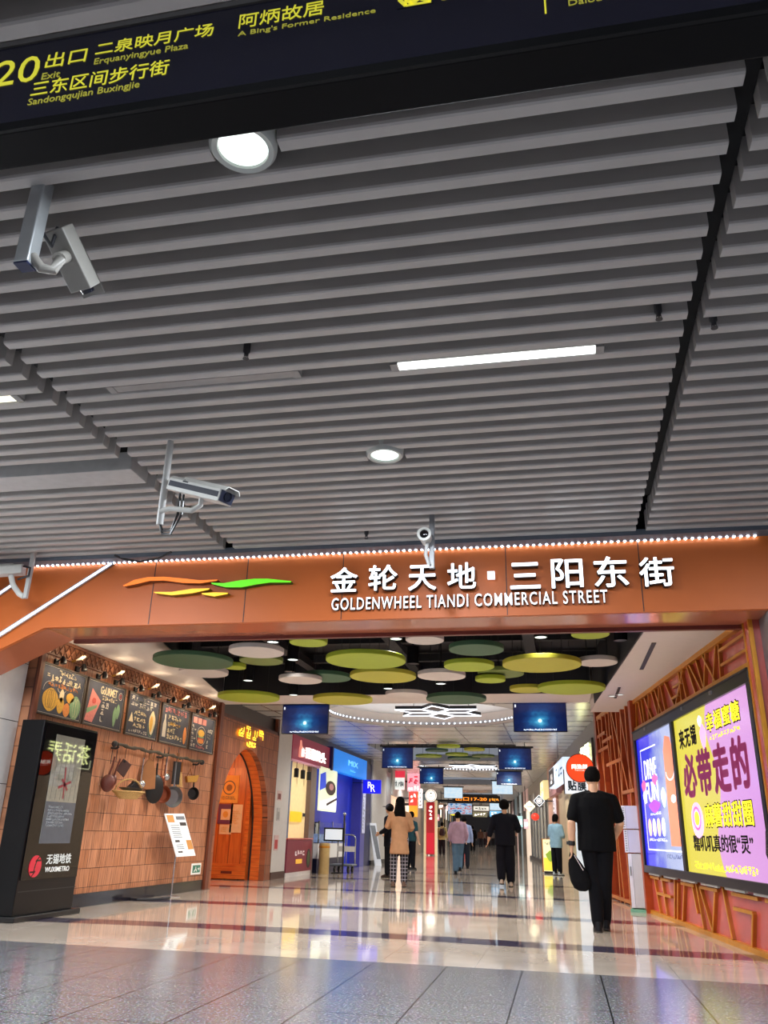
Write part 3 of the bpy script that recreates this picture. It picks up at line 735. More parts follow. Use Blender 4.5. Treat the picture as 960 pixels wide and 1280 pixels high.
bar(bm, (x0, z0+0.055), (x0+0.04, z0), 0.012, -0.0095, -0.0081); bar(bm, (x0, z0+0.03), (x0+0.02, z0), 0.012, -0.0095, -0.0081); bar(bm, (x0+0.02, z0+0.055), (x0+0.05, z0+0.015), 0.012, -0.0095, -0.0081)
bar(bm, (x1-0.07, z0+0.05), (x1, z0+0.005), 0.022, -0.0095, -0.0081); bar(bm, (x1-0.06, z0+0.005), (x1-0.01, z0+0.055), 0.022, -0.0095, -0.0081)
bar(bm, (x1-0.075, z0), (x1, z0), 0.008, -0.0095, -0.0081); bar(bm, (x1-0.075, z0+0.055), (x1-0.075, z0), 0.008, -0.0095, -0.0081)
obj('pictogram', bm, M_yel, ob)

# ---------------------------------------------------------------- ceiling fixtures of the hall
def downlight(x, y, lab):
    t = thing('downlight', lab, 'ceiling light', (x, y, ZC), 0, 'round downlights in the slats')
    bm = B(); lathe(bm, [(0.105, 0.02), (0.112, -0.018), (0.135, -0.022), (0.148, -0.006), (0.15, 0.10), (0.12, 0.12)], n=32); obj('rim', bm, mat('lamp_rim', '#b9bdb8', 0.35), t, smooth=True)
    bm = B(); lathe(bm, [(0.001, -0.012), (0.06, -0.012), (0.109, -0.004), (0.109, 0.015)], n=32); obj('lens', bm, M_lens, t, smooth=True)
downlight(-1.21, 5.67, 'round lit downlight in the slats beyond the long fluorescent lamp')
downlight(-1.21, 2.535, 'round lit downlight half hidden behind the black hanging sign')
def strip(name, lab, x0, x1, y, m, tilt=0.0):
    t = thing(name, lab, 'ceiling light', ((x0+x1)/2, y, ZC)); h = (x1-x0)/2
    bx('housing', -h, h, -0.043, 0.043, 0.012, 0.10, M_lightgrey, t)
    bx('diffuser', -h+0.05, h-0.05, -0.036, 0.036, 0.0, 0.012, m, t)
    for s in (-1, 1): bx('end_cap', s*h-0.05*(s > 0), s*h+0.05*(s < 0), -0.043, 0.043, -0.004, 0.012, mat('cap_grey', '#8f8d8b', 0.4), t)
    return t
strip('fluorescent_lamp', 'long lit fluorescent lamp set between ceiling slats', -0.92, 0.405, 4.427, glow('tube_lit', '#f6fbf6', 2.6))
strip('fluorescent_lamp', 'unlit grey fluorescent lamp set between slats left of the lit one', -2.885, -1.52, 4.40, mat('tube_off', '#93908e', 0.4))
strip('fluorescent_lamp', 'short glowing lamp end in the slats past the stepped joint', -4.6, -3.56, 4.40, glow('tube_warm', '#fbf6dc', 1.5))
def sprinkler(px, py, lab):
    p = onZ(px, py, ZC); t = thing('sprinkler', lab, 'sprinkler', (p.x, p.y, ZC), 0, 'sprinklers between slats')
    bm = B(); lathe(bm, [(0.022, 0.08), (0.022, 0.005), (0.014, -0.005), (0.014, -0.02), (0.004, -0.025)], n=14); obj('body', bm, M_dark, t, smooth=True)
    bm = B(); lathe(bm, [(0.003, -0.045), (0.02, -0.045), (0.02, -0.042), (0.003, -0.04)], n=14)
    for s in (-1, 1): tube(bm, [(s*0.012, 0, -0.018), (s*0.014, 0, -0.032), (s*0.003, 0, -0.044)], 0.0025, 6)
    obj('deflector', bm, M_dark, t)
sprinkler(308, 441, 'small dark sprinkler above the unlit fluorescent lamp')
sprinkler(823, 391, 'small dark sprinkler head right of the lit fluorescent lamp')
sprinkler(892, 402, 'small sprinkler head across the long black ceiling joint')
sprinkler(458, 668, 'small dark sprinkler close above the orange beam')

# ---------------------------------------------------------------- security cameras
M_cam = mat('camera_white', '#c9c8c2', 0.4); M_camd = mat('camera_navy', '#1b1e30', 0.3)
def bullet(parent, base, yaw, pitch, ln, wd, m=M_cam, dark=True, logo=None):
    """box camera with sun hood; built pointing along +y then turned"""
    M = Matrix.Translation(base) @ Matrix.Rotation(yaw, 4, 'Z') @ Matrix.Rotation(pitch, 4, 'X')
    def put(n, bm, mm, **k):
        bmesh.ops.transform(bm, matrix=M, verts=bm.verts); return obj(n, bm, mm, parent, **k)
    h = wd*0.5
    bm = B(); A = [(-h, -h*0.8), (h, -h*0.8), (h*1.05, h*0.55), (h*0.7, h*0.85), (-h*0.7, h*0.85), (-h*1.05, h*0.55)]
    prism(bm, A, 0, ln); bd = put('housing', bm, m, bevel=0.006)
    if dark:
        bm = B(); box(bm, -h*1.08, h*1.08, 0.02, ln*0.98, -h*0.38, h*0.22); put('stripe', bm, M_camd)
        bm = B(); prism(bm, [(-h*0.9, -h*0.7), (h*0.9, -h*0.7), (h*0.98, h*0.5), (-h*0.98, h*0.5)], ln, ln+0.012); put('front_plate', bm, M_camd, bevel=0.004)
    bm = B(); lathe(bm, [(0.001, ln+0.012), (h*0.42, ln+0.012), (h*0.5, ln+0.022), (h*0.55, ln+0.004), (h*0.55, ln-0.02)], n=20, axis='Y'); put('lens', bm, mat('lens_glass', '#0d1020', 0.05, spec=0.9), smooth=True)
    bm = B(); prism(bm, [(-h*1.12, h*0.5), (-h*0.75, h*0.98), (h*0.75, h*0.98), (h*1.12, h*0.5), (h*1.05, h*0.5), (h*0.7, h*0.9), (-h*0.7, h*0.9), (-h*1.05, h*0.5)], ln*0.25, ln+0.05); put('sun_hood', bm, m)
    if logo:
        bm = B(); me = text_mesh(logo, 0.002)
        bm.from_mesh(me); bpy.data.meshes.remove(me)
        s = wd*0.22; bmesh.ops.scale(bm, vec=(s, s, 1), verts=bm.verts)
        bmesh.ops.transform(bm, matrix=Matrix.Translation((h*1.075, ln*0.28, h*0.34)) @ Matrix.Rotation(R(90), 4, 'Z') @ Matrix.Rotation(R(90), 4, 'X'), verts=bm.verts); put('lettering', bm, M_camd)
    return M
# camera below the sign: square chrome post, camera pointing away and down to the right
p = onY(60, 205, 2.62)
t = thing('security_camera', 'grey box camera on a square chrome post hanging just below the black sign', 'security camera', (p.x, 2.62, 0))
ztop = ZC+0.05; zb = onY(43, 331, 2.62).z
bx('post', -0.036, 0.036, -0.036, 0.036, zb, ztop, mat('chrome', '#b4b8ba', 0.3, 0.4), t, bevel=0.006)
bx('end_plug', -0.034, 0.034, -0.034, 0.034, zb-0.008, zb, mat('plug_blue', '#14204a', 0.4), t)
bm = B(); tube(bm, [(0.03, 0, zb+0.05), (0.07, 0.02, zb-0.005), (0.11, 0.05, zb+0.0), (0.13, 0.06, zb+0.07)], 0.024, 12); obj('arm', bm, mat('camera_shade', '#8d8a84', 0.45), t, smooth=True)
q0 = onY(72, 285, 2.72) - Vector((p.x, 2.62, 0)); q1 = onY(108, 360, 2.95) - Vector((p.x, 2.62, 0))
v = q1-q0; bullet(t, q0, math.atan2(-v.x, v.y), math.asin(v.z/v.length), v.length, 0.125, mat('camera_shade', '#8d8a84', 0.45), False)
bm = B(); tube(bm, [(0.12, 0.06, zb+0.07), q0+v*0.35-Vector((0, 0, 0.04))], 0.03, 12); obj('swivel', bm, mat('camera_shade', '#8d8a84', 0.45), t, smooth=True)
bm = B(); tube(bm, [(0.02, 0.036, zb+0.22), (0.05, 0.08, zb+0.17), q0+Vector((0, 0, 0.0))], 0.010, 8); obj('cable', bm, M_dark, t, smooth=True)
# camera on the pole left of the middle
p = onZ(213.5, 552, ZC); Yc = p.y
zb = onY(204, 656, Yc).z
t = thing('security_camera', 'white bullet camera with navy band on a grey pole below the stepped ceiling joint', 'security camera', (p.x, Yc, 0))
bm = B(); cyl(bm, (0, 0, zb), (0, 0, ZC+0.05), 0.026); obj('pole', bm, M_lightgrey, t, smooth=True)
c0 = onY(219, 606, Yc) - Vector((p.x, Yc, 0)); c1 = onY(283, 621, Yc-0.22) - Vector((p.x, Yc, 0))
v = c1-c0; bullet(t, c0, math.atan2(-v.x, v.y), math.asin(v.z/v.length), v.length, 0.135, M_cam, True, 'alhua')
arm = onY(245, 638, Yc-0.1) - Vector((p.x, Yc, 0))
bm = B(); tube(bm, [(0.0, -0.02, zb+0.10), (0.08, -0.03, zb+0.115), arm-Vector((0.03, 0, 0)), arm+Vector((0.03, 0, 0.04)), c0+v*0.55-Vector((0, 0, 0.045))], 0.02, 10); obj('arm', bm, M_cam, t, smooth=True)
for k in (0, 1):
    bm = B(); tube(bm, [(0.0, 0.0, zb+0.01), (0.03, 0, zb-0.05-0.02*k), (0.10, -0.01, zb-0.05-0.03*k), (0.15+0.03*k, -0.03, zb+0.06), c0+v*(0.12+0.07*k)-Vector((0, 0, 0.03))], 0.010, 8); obj('cable', bm, M_black, t, smooth=True)
# small camera in front of the beam lettering
p = onZ(540, 648, ZC); Yc = p.y; o = Vector((p.x, Yc, 0)); zb = onY(538, 711, Yc).z
t = thing('security_camera', 'small round-lensed camera on a grey post in front of the white Chinese lettering', 'security camera', (p.x, Yc, 0))
bx('post', -0.024, 0.024, -0.02, 0.02, zb, ZC+0.05, mat('post_grey', '#85868a', 0.4), t, bevel=0.004)
c = onY(530, 667, Yc-0.16) - o
bm = B(); lathe(bm, [(0.02, 0.22), (0.055, 0.20), (0.06, 0.03), (0.066, 0.0), (0.045, -0.004), (0.042, 0.006)], c, 22, 'Y'); obj('housing', bm, M_cam, t, smooth=True)
bm = B(); lathe(bm, [(0.001, -0.002), (0.034, 0.0), (0.042, 0.007), (0.03, 0.02)], c, 20, 'Y'); obj('lens', bm, M_blackgloss, t, smooth=True)
bm = B(); tube(bm, [c+Vector((0.02, 0.1, -0.05)), (-0.035, -0.08, zb+0.2), (-0.05, -0.06, zb+0.12), (-0.02, -0.03, zb+0.03)], 0.018, 10); obj('arm', bm, M_lightgrey, t, smooth=True)
# camera at the left edge
p = onZ(42, 693, ZC); Yc = p.y; o = Vector((p.x, Yc, 0)); zb = onY(30, 748, Yc).z
t = thing('security_camera', 'pale camera and curved bracket over the orange beam beside the stub of LED strip', 'security camera', (p.x, Yc, 0))
bx('post', -0.022, 0.022, -0.02, 0.02, zb, ZC+0.05, M_lightgrey, t, bevel=0.004)
c0 = onY(30, 712, Yc) - o; c1 = onY(-20, 715, Yc-0.1) - o; v = c1-c0
bullet(t, c0, math.atan2(-v.x, v.y), math.asin(v.z/v.length), v.length, 0.13, M_cam, False)
bm = B(); tube(bm, [c0+v*0.3-Vector((0, 0, 0.06)), c0+v*0.2-Vector((0, 0, 0.17)), Vector((-0.08, 0, zb+0.05)), Vector((-0.02, 0, zb+0.02))], 0.03, 12); obj('arm', bm, M_cam, t, smooth=True)
bm = B(); tube(bm, [c0+Vector((0.01, -0.03, 0.03)), c0+Vector((0.11, -0.05, 0.0)), c0+Vector((0.11, -0.05, -0.09)), c0+Vector((-0.03, -0.03, -0.12))], 0.012, 8); obj('cable', bm, M_dark, t, smooth=True)

# ---------------------------------------------------------------- LED strings on the beam
t = thing('led_string', 'string of white LED dots along the top edge of the orange beam', 'light strip', (0, YB, 3.755))
bm = B(); box(bm, -5.9, 2.02, -0.035, -0.005, -0.008, 0.022); obj('rail', bm, mat('rail_blue', '#7488a0', 0.4), t)
n = 0; x = -5.75; rest = B()
while x < 1.98:
    bm = B() if n < 100 else rest
    lathe(bm, [(0.002, -0.026), (0.012, -0.022), (0.014, -0.008)], (x, -0.022, 0), 8)
    if n < 100: obj('led_bulb', bm, M_led2, t)
    n += 1; x += 0.0632
o = obj('led_bulb', rest, M_led2, t); o['kind'] = 'stuff'
def ledbar(lab, p0, p1):
    a = onY(p0[0], p0[1], YB); b = onY(p1[0], p1[1], YB)
    t = thing('led_strip', lab, 'light strip', (a.x, YB-0.002, a.z)); v = b-a
    bm = B(); bar(bm, (0, 0), (v.x, v.z), 0.055, -0.03, 0.0); obj('channel', bm, M_steel, t)
    bm = B(); bar(bm, (v.x*0.01, v.z*0.01), (v.x*0.99, v.z*0.99), 0.024, -0.036, -0.03); obj('diffuser', bm, glow('led_bar', '#ece8ff', 2.2), t)
ledbar('slanting LED strip crossing the left end of the orange beam', (-40, 821), (143, 704))
ledbar('stub of slanting LED strip at the far left behind the pale camera', (-30, 764), (16, 733))
t = tag(obj('cable', (lambda bm: (tube(bm, [onY(143, 694, 7.7), onY(155, 699, 7.75), onY(175, 702, 7.78), onY(198, 698, 7.75), onY(214, 690, 7.7)], 0.012, 8), bm)[1])(B()), M_dark, smooth=True), 'black cable sagging under the slats at the left end of the beam', 'cable')

# ---------------------------------------------------------------- lettering on the beam
def strokes(parent, name, quads, m, y0, y1):
    bm = B()
    for (a, b, w_) in quads: bar(bm, a, b, w_, y0, y1)
    return obj(name, bm, m, parent)
t = thing('lettering_sign', 'row of large white backlit Chinese characters on the orange beam', 'sign', (0, YB, 0))
chars = [('金', 412, 446, 740), ('轮', 460, 496, 738), ('天', 510, 545, 738), ('地', 559, 595, 736), ('三', 638, 676, 736), ('阳', 690, 730, 735), ('东', 744, 787, 734), ('街', 801, 845, 733)]
hts = {'金': 709, '轮': 706, '天': 706, '地': 703, '三': 703, '阳': 698, '东': 695, '街': 696}
for ch, xa, xb, yb in chars:
    a = onY(xa, yb, YB-0.1); b = onY(xb, yb, YB-0.1); tp = onY((xa+xb)/2, hts[ch], YB-0.1)
    c = text('character', ch, M_txtw, t, a.x, b.x, a.z, tp.z, -0.085, 0.010, 0.010)
    s = text('letter_return', ch, M_ltrside, c, a.x, b.x, a.z, tp.z, -0.01, 0.074, 0.020)
a = onY(609, 722, YB-0.1); b = onY(618, 713, YB-0.1); bx('dot', a.x, b.x, -0.08, -0.02, a.z, b.z, M_txtw, t)
t = thing('lettering_sign', 'line of small white English capitals under the Chinese characters on the beam', 'sign', (0, YB, 0))
a = onY(414, 763.5, YB-0.06); b = onY(760, 752, YB-0.06); zt = onY(640, 740.5, YB-0.06).z
words = 'GOLDENWHEEL TIANDI COMMERCIAL STREET'.split()
full = 'GOLDENWHEEL TIANDI COMMERCIAL STREET'
def width(s):
    me = text_mesh(s, 0.01, 0.009, 1.18); xs = [v.co.x for v in me.vertices]; bpy.data.meshes.remove(me); return min(xs), max(xs)
W = width(full)[1]-width(full)[0]
for wd in words:
    i = full.index(wd); pre = full[:i]
    e = width(full[:i+len(wd)])[1]; l0, l1 = width(wd); s0 = e-(l1-l0)-width(full)[0]
    X0 = a.x + (b.x-a.x)*s0/W; X1 = a.x + (b.x-a.x)*(e-width(full)[0])/W
    c = text('word', wd, M_txtw, t, X0, X1, (a.z+b.z)/2, zt, -0.050, 0.008, 0.004, 1.18)
    text('letter_return', wd, M_ltrside, c, X0, X1, (a.z+b.z)/2, zt, -0.005, 0.044, 0.009, 1.18)
t = thing('logo_sign', 'wavy orange, yellow and green leaf logo on the left of the beam', 'sign', (0, YB, 0))
def swoosh(top, bot, m, mside):
    T = [onY(x, y, YB-0.08) for x, y in top]; Bt = [onY(x, y, YB-0.08) for x, y in bot]
    pts = [(p.x, p.z) for p in T] + [(p.x, p.z) for p in reversed(Bt)]
    bm = B(); prism(bm, pts, -0.085, -0.075); f = obj('leaf', bm, m, t)
    bm = B(); prism(bm, pts, -0.074, 0.0); obj('return', bm, mside, f)
swoosh([(154, 732), (168, 725), (185, 721.5), (205, 721), (228, 723), (250, 725.5), (272, 724.5)], [(155, 733), (170, 730), (187, 726), (205, 725.5), (228, 728.5), (250, 729), (271, 726)], glow('leaf_orange', '#ee7c1e', 0.7), mat('leaf_brown', '#7a3a14', 0.4))
swoosh([(264, 728.5), (280, 729), (300, 725.5), (318, 723.5), (335, 723.5), (364, 726.5)], [(265, 730), (282, 734), (302, 734), (320, 730.5), (338, 728), (363, 728)], glow('leaf_green', '#5fd51c', 0.8), mat('leaf_darkgreen', '#1f5a12', 0.4))
swoosh([(192, 740), (215, 740), (240, 736), (262, 735.5)], [(194, 741.5), (215, 744), (240, 741.5), (261, 737)], glow('leaf_yellow', '#eec51e', 0.75), mat('leaf_ochre', '#7a5a10', 0.4))
swoosh([(252, 741.5), (268, 740.5), (285, 741)], [(253, 743), (268, 745.5), (284, 742.5)], glow('leaf_yellow', '#eec51e', 0.75), mat('leaf_ochre', '#7a5a10', 0.4))

# ---------------------------------------------------------------- ceiling discs of the entrance
M_wire = mat('wire', '#2a2a2c', 0.5)
DC = {'lime': ('disc_lime', '#a3b52b'), 'yel': ('disc_yellow_green', '#b7b337'), 'grn': ('disc_green', '#3f6244'), 'wht': ('disc_white', '#d3cac3'), 'olv': ('disc_olive', '#6f7f3a')}
for k, v in list(DC.items()): DC[k] = mat(v[0], v[1], 0.6, var=0.03)
placed = []
def disc(l, r, yc, col, lab, zs=(3.06, 3.14, 3.22, 3.30, 3.38), grp='round panels hanging under the black ceiling', zt=3.86):
    for z in zs:
        P, Q = onZ(l, yc, z), onZ(r, yc, z); c = (P+Q)/2; rad = (Q-P).length/2
        if all((c.xy-q[0]).length > rad+q[1]+0.02 or abs(z-q[2]) > 0.075 for q in placed): break
    placed.append((c.xy.copy(), rad, z))
    t = thing('ceiling_disc', lab, 'ceiling panel', (c.x, c.y, z), 0, grp)
    bm = B(); lathe(bm, [(rad-0.006, 0), (rad, 0.006), (rad, 0.054), (rad-0.006, 0.06)], n=48); obj('panel', bm, DC[col], t, smooth=True)
    for k in range(3):
        a = k*2.094+0.5; x, y = rad*0.6*math.cos(a), rad*0.6*math.sin(a)
        bm = B(); cyl(bm, (x, y, 0.06), (x, y, zt-z), 0.004, 6); obj('wire', bm, M_wire, t)
disc(194, 289, 828, 'grn', 'large dark green disc nearest the shingled wall')
disc(408, 507, 827, 'lime', 'large lime disc left of the middle, above a yellow-green one')
disc(628, 727, 832, 'yel', 'large yellow-green disc with a white disc behind its right edge')
disc(672, 757, 862, 'lime', 'large lime disc above the screen on the right')
disc(274, 348, 873, 'lime', 'lime disc over the arched doorway')
disc(392, 465, 876, 'yel', 'yellow-green disc just right of the first screen on the left')
disc(533, 608, 875, 'grn', 'dark green disc in front of the star lamp')
disc(287, 354, 816, 'wht', 'white disc between the large dark green and the large lime disc')
disc(438, 520, 847, 'yel', 'yellow-green disc under the large lime disc in the middle')
disc(377, 438, 848, 'grn', 'smaller green disc overlapping a white one left of the middle')
disc(349, 402, 851, 'wht', 'white disc half hidden by the smaller green disc')
disc(225, 284, 842, 'wht', 'white disc half hidden under the large dark green disc')
disc(280, 307, 835, 'lime', 'small lime disc peeping out beside the large dark green disc')
disc(300, 353, 827, 'olv', 'olive disc showing under the white disc on the left')
disc(362, 409, 804, 'lime', 'lime disc cut by the beam left of the middle')
disc(507, 555, 801, 'wht', 'white disc cut by the beam near the middle')
disc(561, 630, 813, 'grn', 'green disc close to the beam right of the middle')
disc(522, 582, 846, 'wht', 'white disc with a lit downlight below it in the middle')
disc(555, 618, 834, 'lime', 'lime disc between the green and the white disc in the middle')
disc(594, 632, 851, 'lime', 'smallest lime disc under the large yellow-green disc')
disc(597, 655, 843, 'olv', 'olive disc behind the smallest lime disc')
disc(722, 772, 829, 'wht', 'white disc by the right soffit')
disc(637, 682, 863, 'yel', 'yellow-green disc behind the left edge of the large lime disc above the screen')
disc(482, 534, 870, 'wht', 'white disc beside the dark green disc at the star lamp')
disc(714, 762, 794, 'lime', 'lime disc cut by the beam on the right')
# second recess, far
g2 = 'round panels of the second recess'
for (l, r, yc, col, lab) in ((546, 575, 934, 'lime', 'lime disc of the second recess, nearest its front edge'), (580, 606, 938, 'yel', 'yellow-green disc of the second recess, rightmost'), (557, 585, 944, 'lime', 'lime disc of the second recess, low in the middle'),
    (520, 552, 946, 'lime', 'lime disc of the second recess beside the screen'), (560, 600, 949, 'grn', 'green disc of the second recess, deepest'), (532, 560, 939, 'grn', 'green disc of the second recess, front left'), (590, 618, 946, 'olv', 'olive disc of the second recess by the right screen')):
    disc(l, r, yc, col, lab, (3.3, 3.22, 3.14, 3.36), g2)

# cylinder downlights between the discs
def can(px, py, z, lit, lab, r=0.085, h=0.24):
    p = onZ(px, py, z); t = thing('cylinder_lamp', lab, 'ceiling light', (p.x, p.y, z), 0, 'black cylinder lamps under the black ceiling')
    bm = B(); lathe(bm, [(r-0.012, 0.02), (r-0.008, 0), (r, 0.0), (r, h), (r-0.02, h+0.01)], n=24); obj('housing', bm, M_black, t, smooth=True)
    bm = B(); lathe(bm, [(0.001, 0.004), (r-0.014, 0.004), (r-0.014, 0.019)], n=24); obj('lens', bm, M_lens if lit else mat('lens_unlit', '#55565a', 0.3), t)
    bm = B(); cyl(bm, (0, 0, h), (0, 0, 3.86-z), 0.012, 8); obj('stem', bm, M_black, t)
    if lit: lamp('SPOT', (p.x, p.y, z-0.02), 22, NEUT, 0.06, spot=140)
for a in ((341, 803, 3.3, 1, 'lit cylinder lamp cut by the beam over the white disc'), (366, 825, 3.25, 1, 'lit cylinder lamp right of the white disc'), (310, 851, 3.2, 1, 'lit cylinder lamp left above the lime disc of the doorway'),
          (362, 840, 3.3, 0, 'unlit cylinder lamp right of the small lime disc'), (367, 869, 3.25, 1, 'lit cylinder lamp above the first screen on the left'), (495, 799, 3.3, 1, 'lit cylinder lamp at the beam in the middle'),
          (485, 861, 3.25, 1, 'lit cylinder lamp below the yellow-green disc in the middle'), (676, 797, 3.3, 1, 'lit cylinder lamp at the beam right of the middle'), (551, 855, 3.15, 1, 'lit cylinder lamp under the white disc in the middle'),
          (516, 830, 3.2, 0, 'unlit black cylinder lamp right of the large lime disc'), (776, 801, 3.25, 0, 'unlit black cylinder lamp at the beam by the right soffit'), (232, 818, 3.3, 0, 'unlit black cylinder lamp above the large dark green disc')):
    can(*a)
for px, py, lab in ((765, 870, 'small lit spot in the pale soffit, left of two'), (775, 868, 'small lit spot in the pale soffit, right of two')):
    p = onZ(px, py, 3.10); t = thing('recessed_spot', lab, 'ceiling light', (p.x, p.y, 3.10), 0, 'recessed spots')
    bm = B(); lathe(bm, [(0.06, 0.0), (0.07, -0.008), (0.05, -0.01), (0.045, 0.0)], n=20, loop=True); obj('ring', bm, M_white, t)
    bm = B(); lathe(bm, [(0.001, -0.003), (0.045, -0.003), (0.045, 0)], n=20); obj('lens', bm, M_lens, t)

# ---------------------------------------------------------------- coves: LED ring and star lamp
def ring(cx, cy, r, lab):
    t = thing('led_ring', lab, 'light strip', (cx, cy, ZM+0.10))
    bm = B(); n = 96
    lathe(bm, [(r-0.004, -0.03), (r-0.03, -0.03), (r-0.03, 0.03), (r-0.004, 0.03)], n=96, loop=True); obj('rail', bm, mat('rail_pale', '#b9bcc4', 0.4), t)
    for k in range(96):
        a = k*2*math.pi/96; bm = B(); ball(bm, ((r-0.035)*math.cos(a), (r-0.035)*math.sin(a), 0), 0.016, n=6, m=4); obj('led_bulb', bm, M_led, t)
ring(-2.8, 18.0, 2.15, 'ring of LED dots around the round ceiling cove above the star lamp')
ring(-3.25, 32.7, 2.1, 'ring of LED dots around the second ceiling cove, far down the passage')
def star(cx, cy, z, lab):
    """six lit rhombi around a centre"""
    t = thing('star_lamp', lab, 'ceiling light', (cx, cy, z))
    rh = []
    for k in range(6):
        a = R(30+60*k); u = Vector((math.cos(a), math.sin(a))); l_ = Vector((math.cos(a+R(30)), math.sin(a+R(30)))); r_ = Vector((math.cos(a-R(30)), math.sin(a-R(30))))
        P = [u*0.07, u*0.03+r_*0.55, u*0.98, u*0.03+l_*0.55]; rh.append(P)
    for P in rh:
        bm = B(); A = [bm.verts.new((p.x, p.y, 0)) for p in P]; C = [bm.verts.new((p.x, p.y, 0.07)) for p in P]
        bm.faces.new(A); bm.faces.new(C[::-1])
        for k in range(4): bm.faces.new((A[k], A[(k+1) % 4], C[(k+1) % 4], C[k]))
        h = obj('rhombus', bm, M_black, t)
        tb = B()
        for k in range(4): tube(tb, [Vector((P[k].x, P[k].y, -0.006)), Vector((P[(k+1) % 4].x, P[(k+1) % 4].y, -0.006))], 0.013, 6)
        obj('light_line', tb, M_line, h)
    for (x, y) in ((-0.6, 0.35), (0.6, 0.35)):
        bm = B(); cyl(bm, (x, y, 0.07), (x, y, 3.72-z), 0.006, 8); obj('hanger', bm, M_wire, t)
star(-2.42, 17.5, 3.42, 'star-shaped lamp of lit hexagons hanging in the first round cove')
star(-3.1, 31.9, 3.42, 'star-shaped lamp of lit hexagons in the second cove, far off')
# ---------------------------------------------------------------- chalkboards on the shingled wall
LZ = R(90)
M_chalk = mat('chalkboard', '#40434f', 0.75, var=0.15, scale=6); M_frame = mat('board_frame', '#4a4038', 0.5)
CH = {k: mat('chalk_'+k, c, 0.9, var=0.12, scale=40) for k, c in (('white', '#cfc8ba'), ('yellow', '#d8a94a'), ('green', '#7fa07a'), ('pink', '#d08078'), ('orange', '#d98b4a'), ('cream', '#e0cfa8'), ('red', '#c2544a'))}
def blob(parent, x, z, rx, rz, m, y=-0.0225, n=26, wob=0.0, name='drawing'):
    bm = B(); prism(bm, [(x+rx*(1+wob*math.sin(3*k*2*math.pi/n))*math.cos(k*2*math.pi/n), z+rz*(1+wob*math.cos(4*k*2*math.pi/n))*math.sin(k*2*math.pi/n)) for k in range(n)], y-0.0012, y+0.002); return obj(name, bm, m, parent)
def loopline(parent, x, z, rx, rz, m, wd=0.007, y=-0.0245, n=20, a0=0, a1=6.2832, name='drawing'):
    bm = B(); pts = [(x+rx*math.cos(a0+(a1-a0)*k/n), z+rz*math.sin(a0+(a1-a0)*k/n)) for k in range(n+1)]
    for p, q in zip(pts, pts[1:]): bar(bm, p, q, wd, y-0.001, y)
    return obj(name, bm, m, parent)
def board(y0, y1, lab):
    t = thing('chalkboard', lab, 'menu board', (XL, y0, 2.285), LZ, 'chalkboards on the shingled wall'); W_ = y1-y0; H_ = 0.635
    bm = B()
    for q in ((0, W_, 0, 0.022), (0, W_, H_-0.022, H_), (0, 0.022, 0.022, H_-0.022), (W_-0.022, W_, 0.022, H_-0.022)): box(bm, q[0], q[1], -0.034, -0.001, q[2], q[3])
    obj('frame', bm, M_frame, t); bx('panel', 0.02, W_-0.02, -0.020, -0.006, 0.02, H_-0.02, M_chalk, t)
    bm = B()
    for q in ((0.024, W_-0.024, 0.024, 0.029), (0.024, W_-0.024, H_-0.029, H_-0.024), (0.024, 0.029, 0.024, H_-0.024), (W_-0.029, W_-0.024, 0.024, H_-0.024)): box(bm, q[0], q[1], -0.0215, -0.0205, q[2], q[3])
    obj('chalk_line', bm, CH['white'], t)
    return t, W_, H_
t, w_, h_ = board(9.18, 10.20, 'chalkboard with drawn yellow pumpkins and a green squash')
scrawl('lettering', CH['cream'], t, 0.36, 0.78, 0.52, 0.60, 1, 6, -0.0215, 3); scrawl('lettering', CH['cream'], t, 0.10, 0.92, 0.42, 0.53, 1, 9, -0.0215, 4, 0.014); scrawl('lettering', CH['orange'], t, 0.16, 0.86, 0.36, 0.43, 1, 10, -0.0215, 5, 0.009)
for (x, z, rx, rz, c) in ((0.26, 0.20, 0.17, 0.14, 'yellow'), (0.50, 0.16, 0.08, 0.10, 'yellow'), (0.50, 0.28, 0.05, 0.08, 'cream'), (0.65, 0.12, 0.08, 0.085, 'orange'), (0.70, 0.28, 0.09, 0.065, 'yellow'), (0.84, 0.17, 0.13, 0.15, 'green')): blob(t, x, z, rx, rz, CH[c], wob=0.04)
for k in (-0.07, 0, 0.07): loopline(t, 0.26+k*0.6, 0.21, 0.05+abs(k)*0.2, 0.115, M_frame, 0.004)
loopline(t, 0.20, 0.30, 0.13, 0.12, CH['white'], 0.006, a0=0.6, a1=3.2); loopline(t, 0.48, 0.38, 0.10, 0.07, CH['white'], 0.006, a0=3.4, a1=5.9)
for k in (-0.03, 0.03): loopline(t, 0.85+k, 0.17, 0.03, 0.12, CH['cream'], 0.004)
t, w_, h_ = board(10.25, 11.30, 'chalkboard headed gourmet with a pink wedge drawn at its side')
text('lettering', 'GoURMET', CH['cream'], t, 0.36, 0.82, 0.46, 0.57, -0.0205, 0.002, 0.008); scrawl('lettering', CH['cream'], t, 0.42, 0.84, 0.38, 0.45, 1, 7, -0.0215, 8); scrawl('lettering', CH['white'], t, 0.42, 0.74, 0.08, 0.37, 3, 3, -0.0215, 9, 0.014)
bm = B(); prism(bm, [(0.04, 0.06), (0.24, 0.05), (0.40, 0.36), (0.14, 0.50)], -0.0225, -0.020); obj('drawing', bm, CH['pink'], t); bm = B(); prism(bm, [(0.06, 0.22), (0.32, 0.30), (0.30, 0.25), (0.07, 0.15)], -0.0240, -0.0226); obj('drawing', bm, CH['green'], t); blob(t, 0.22, 0.34, 0.05, 0.04, CH['red'], -0.0235)
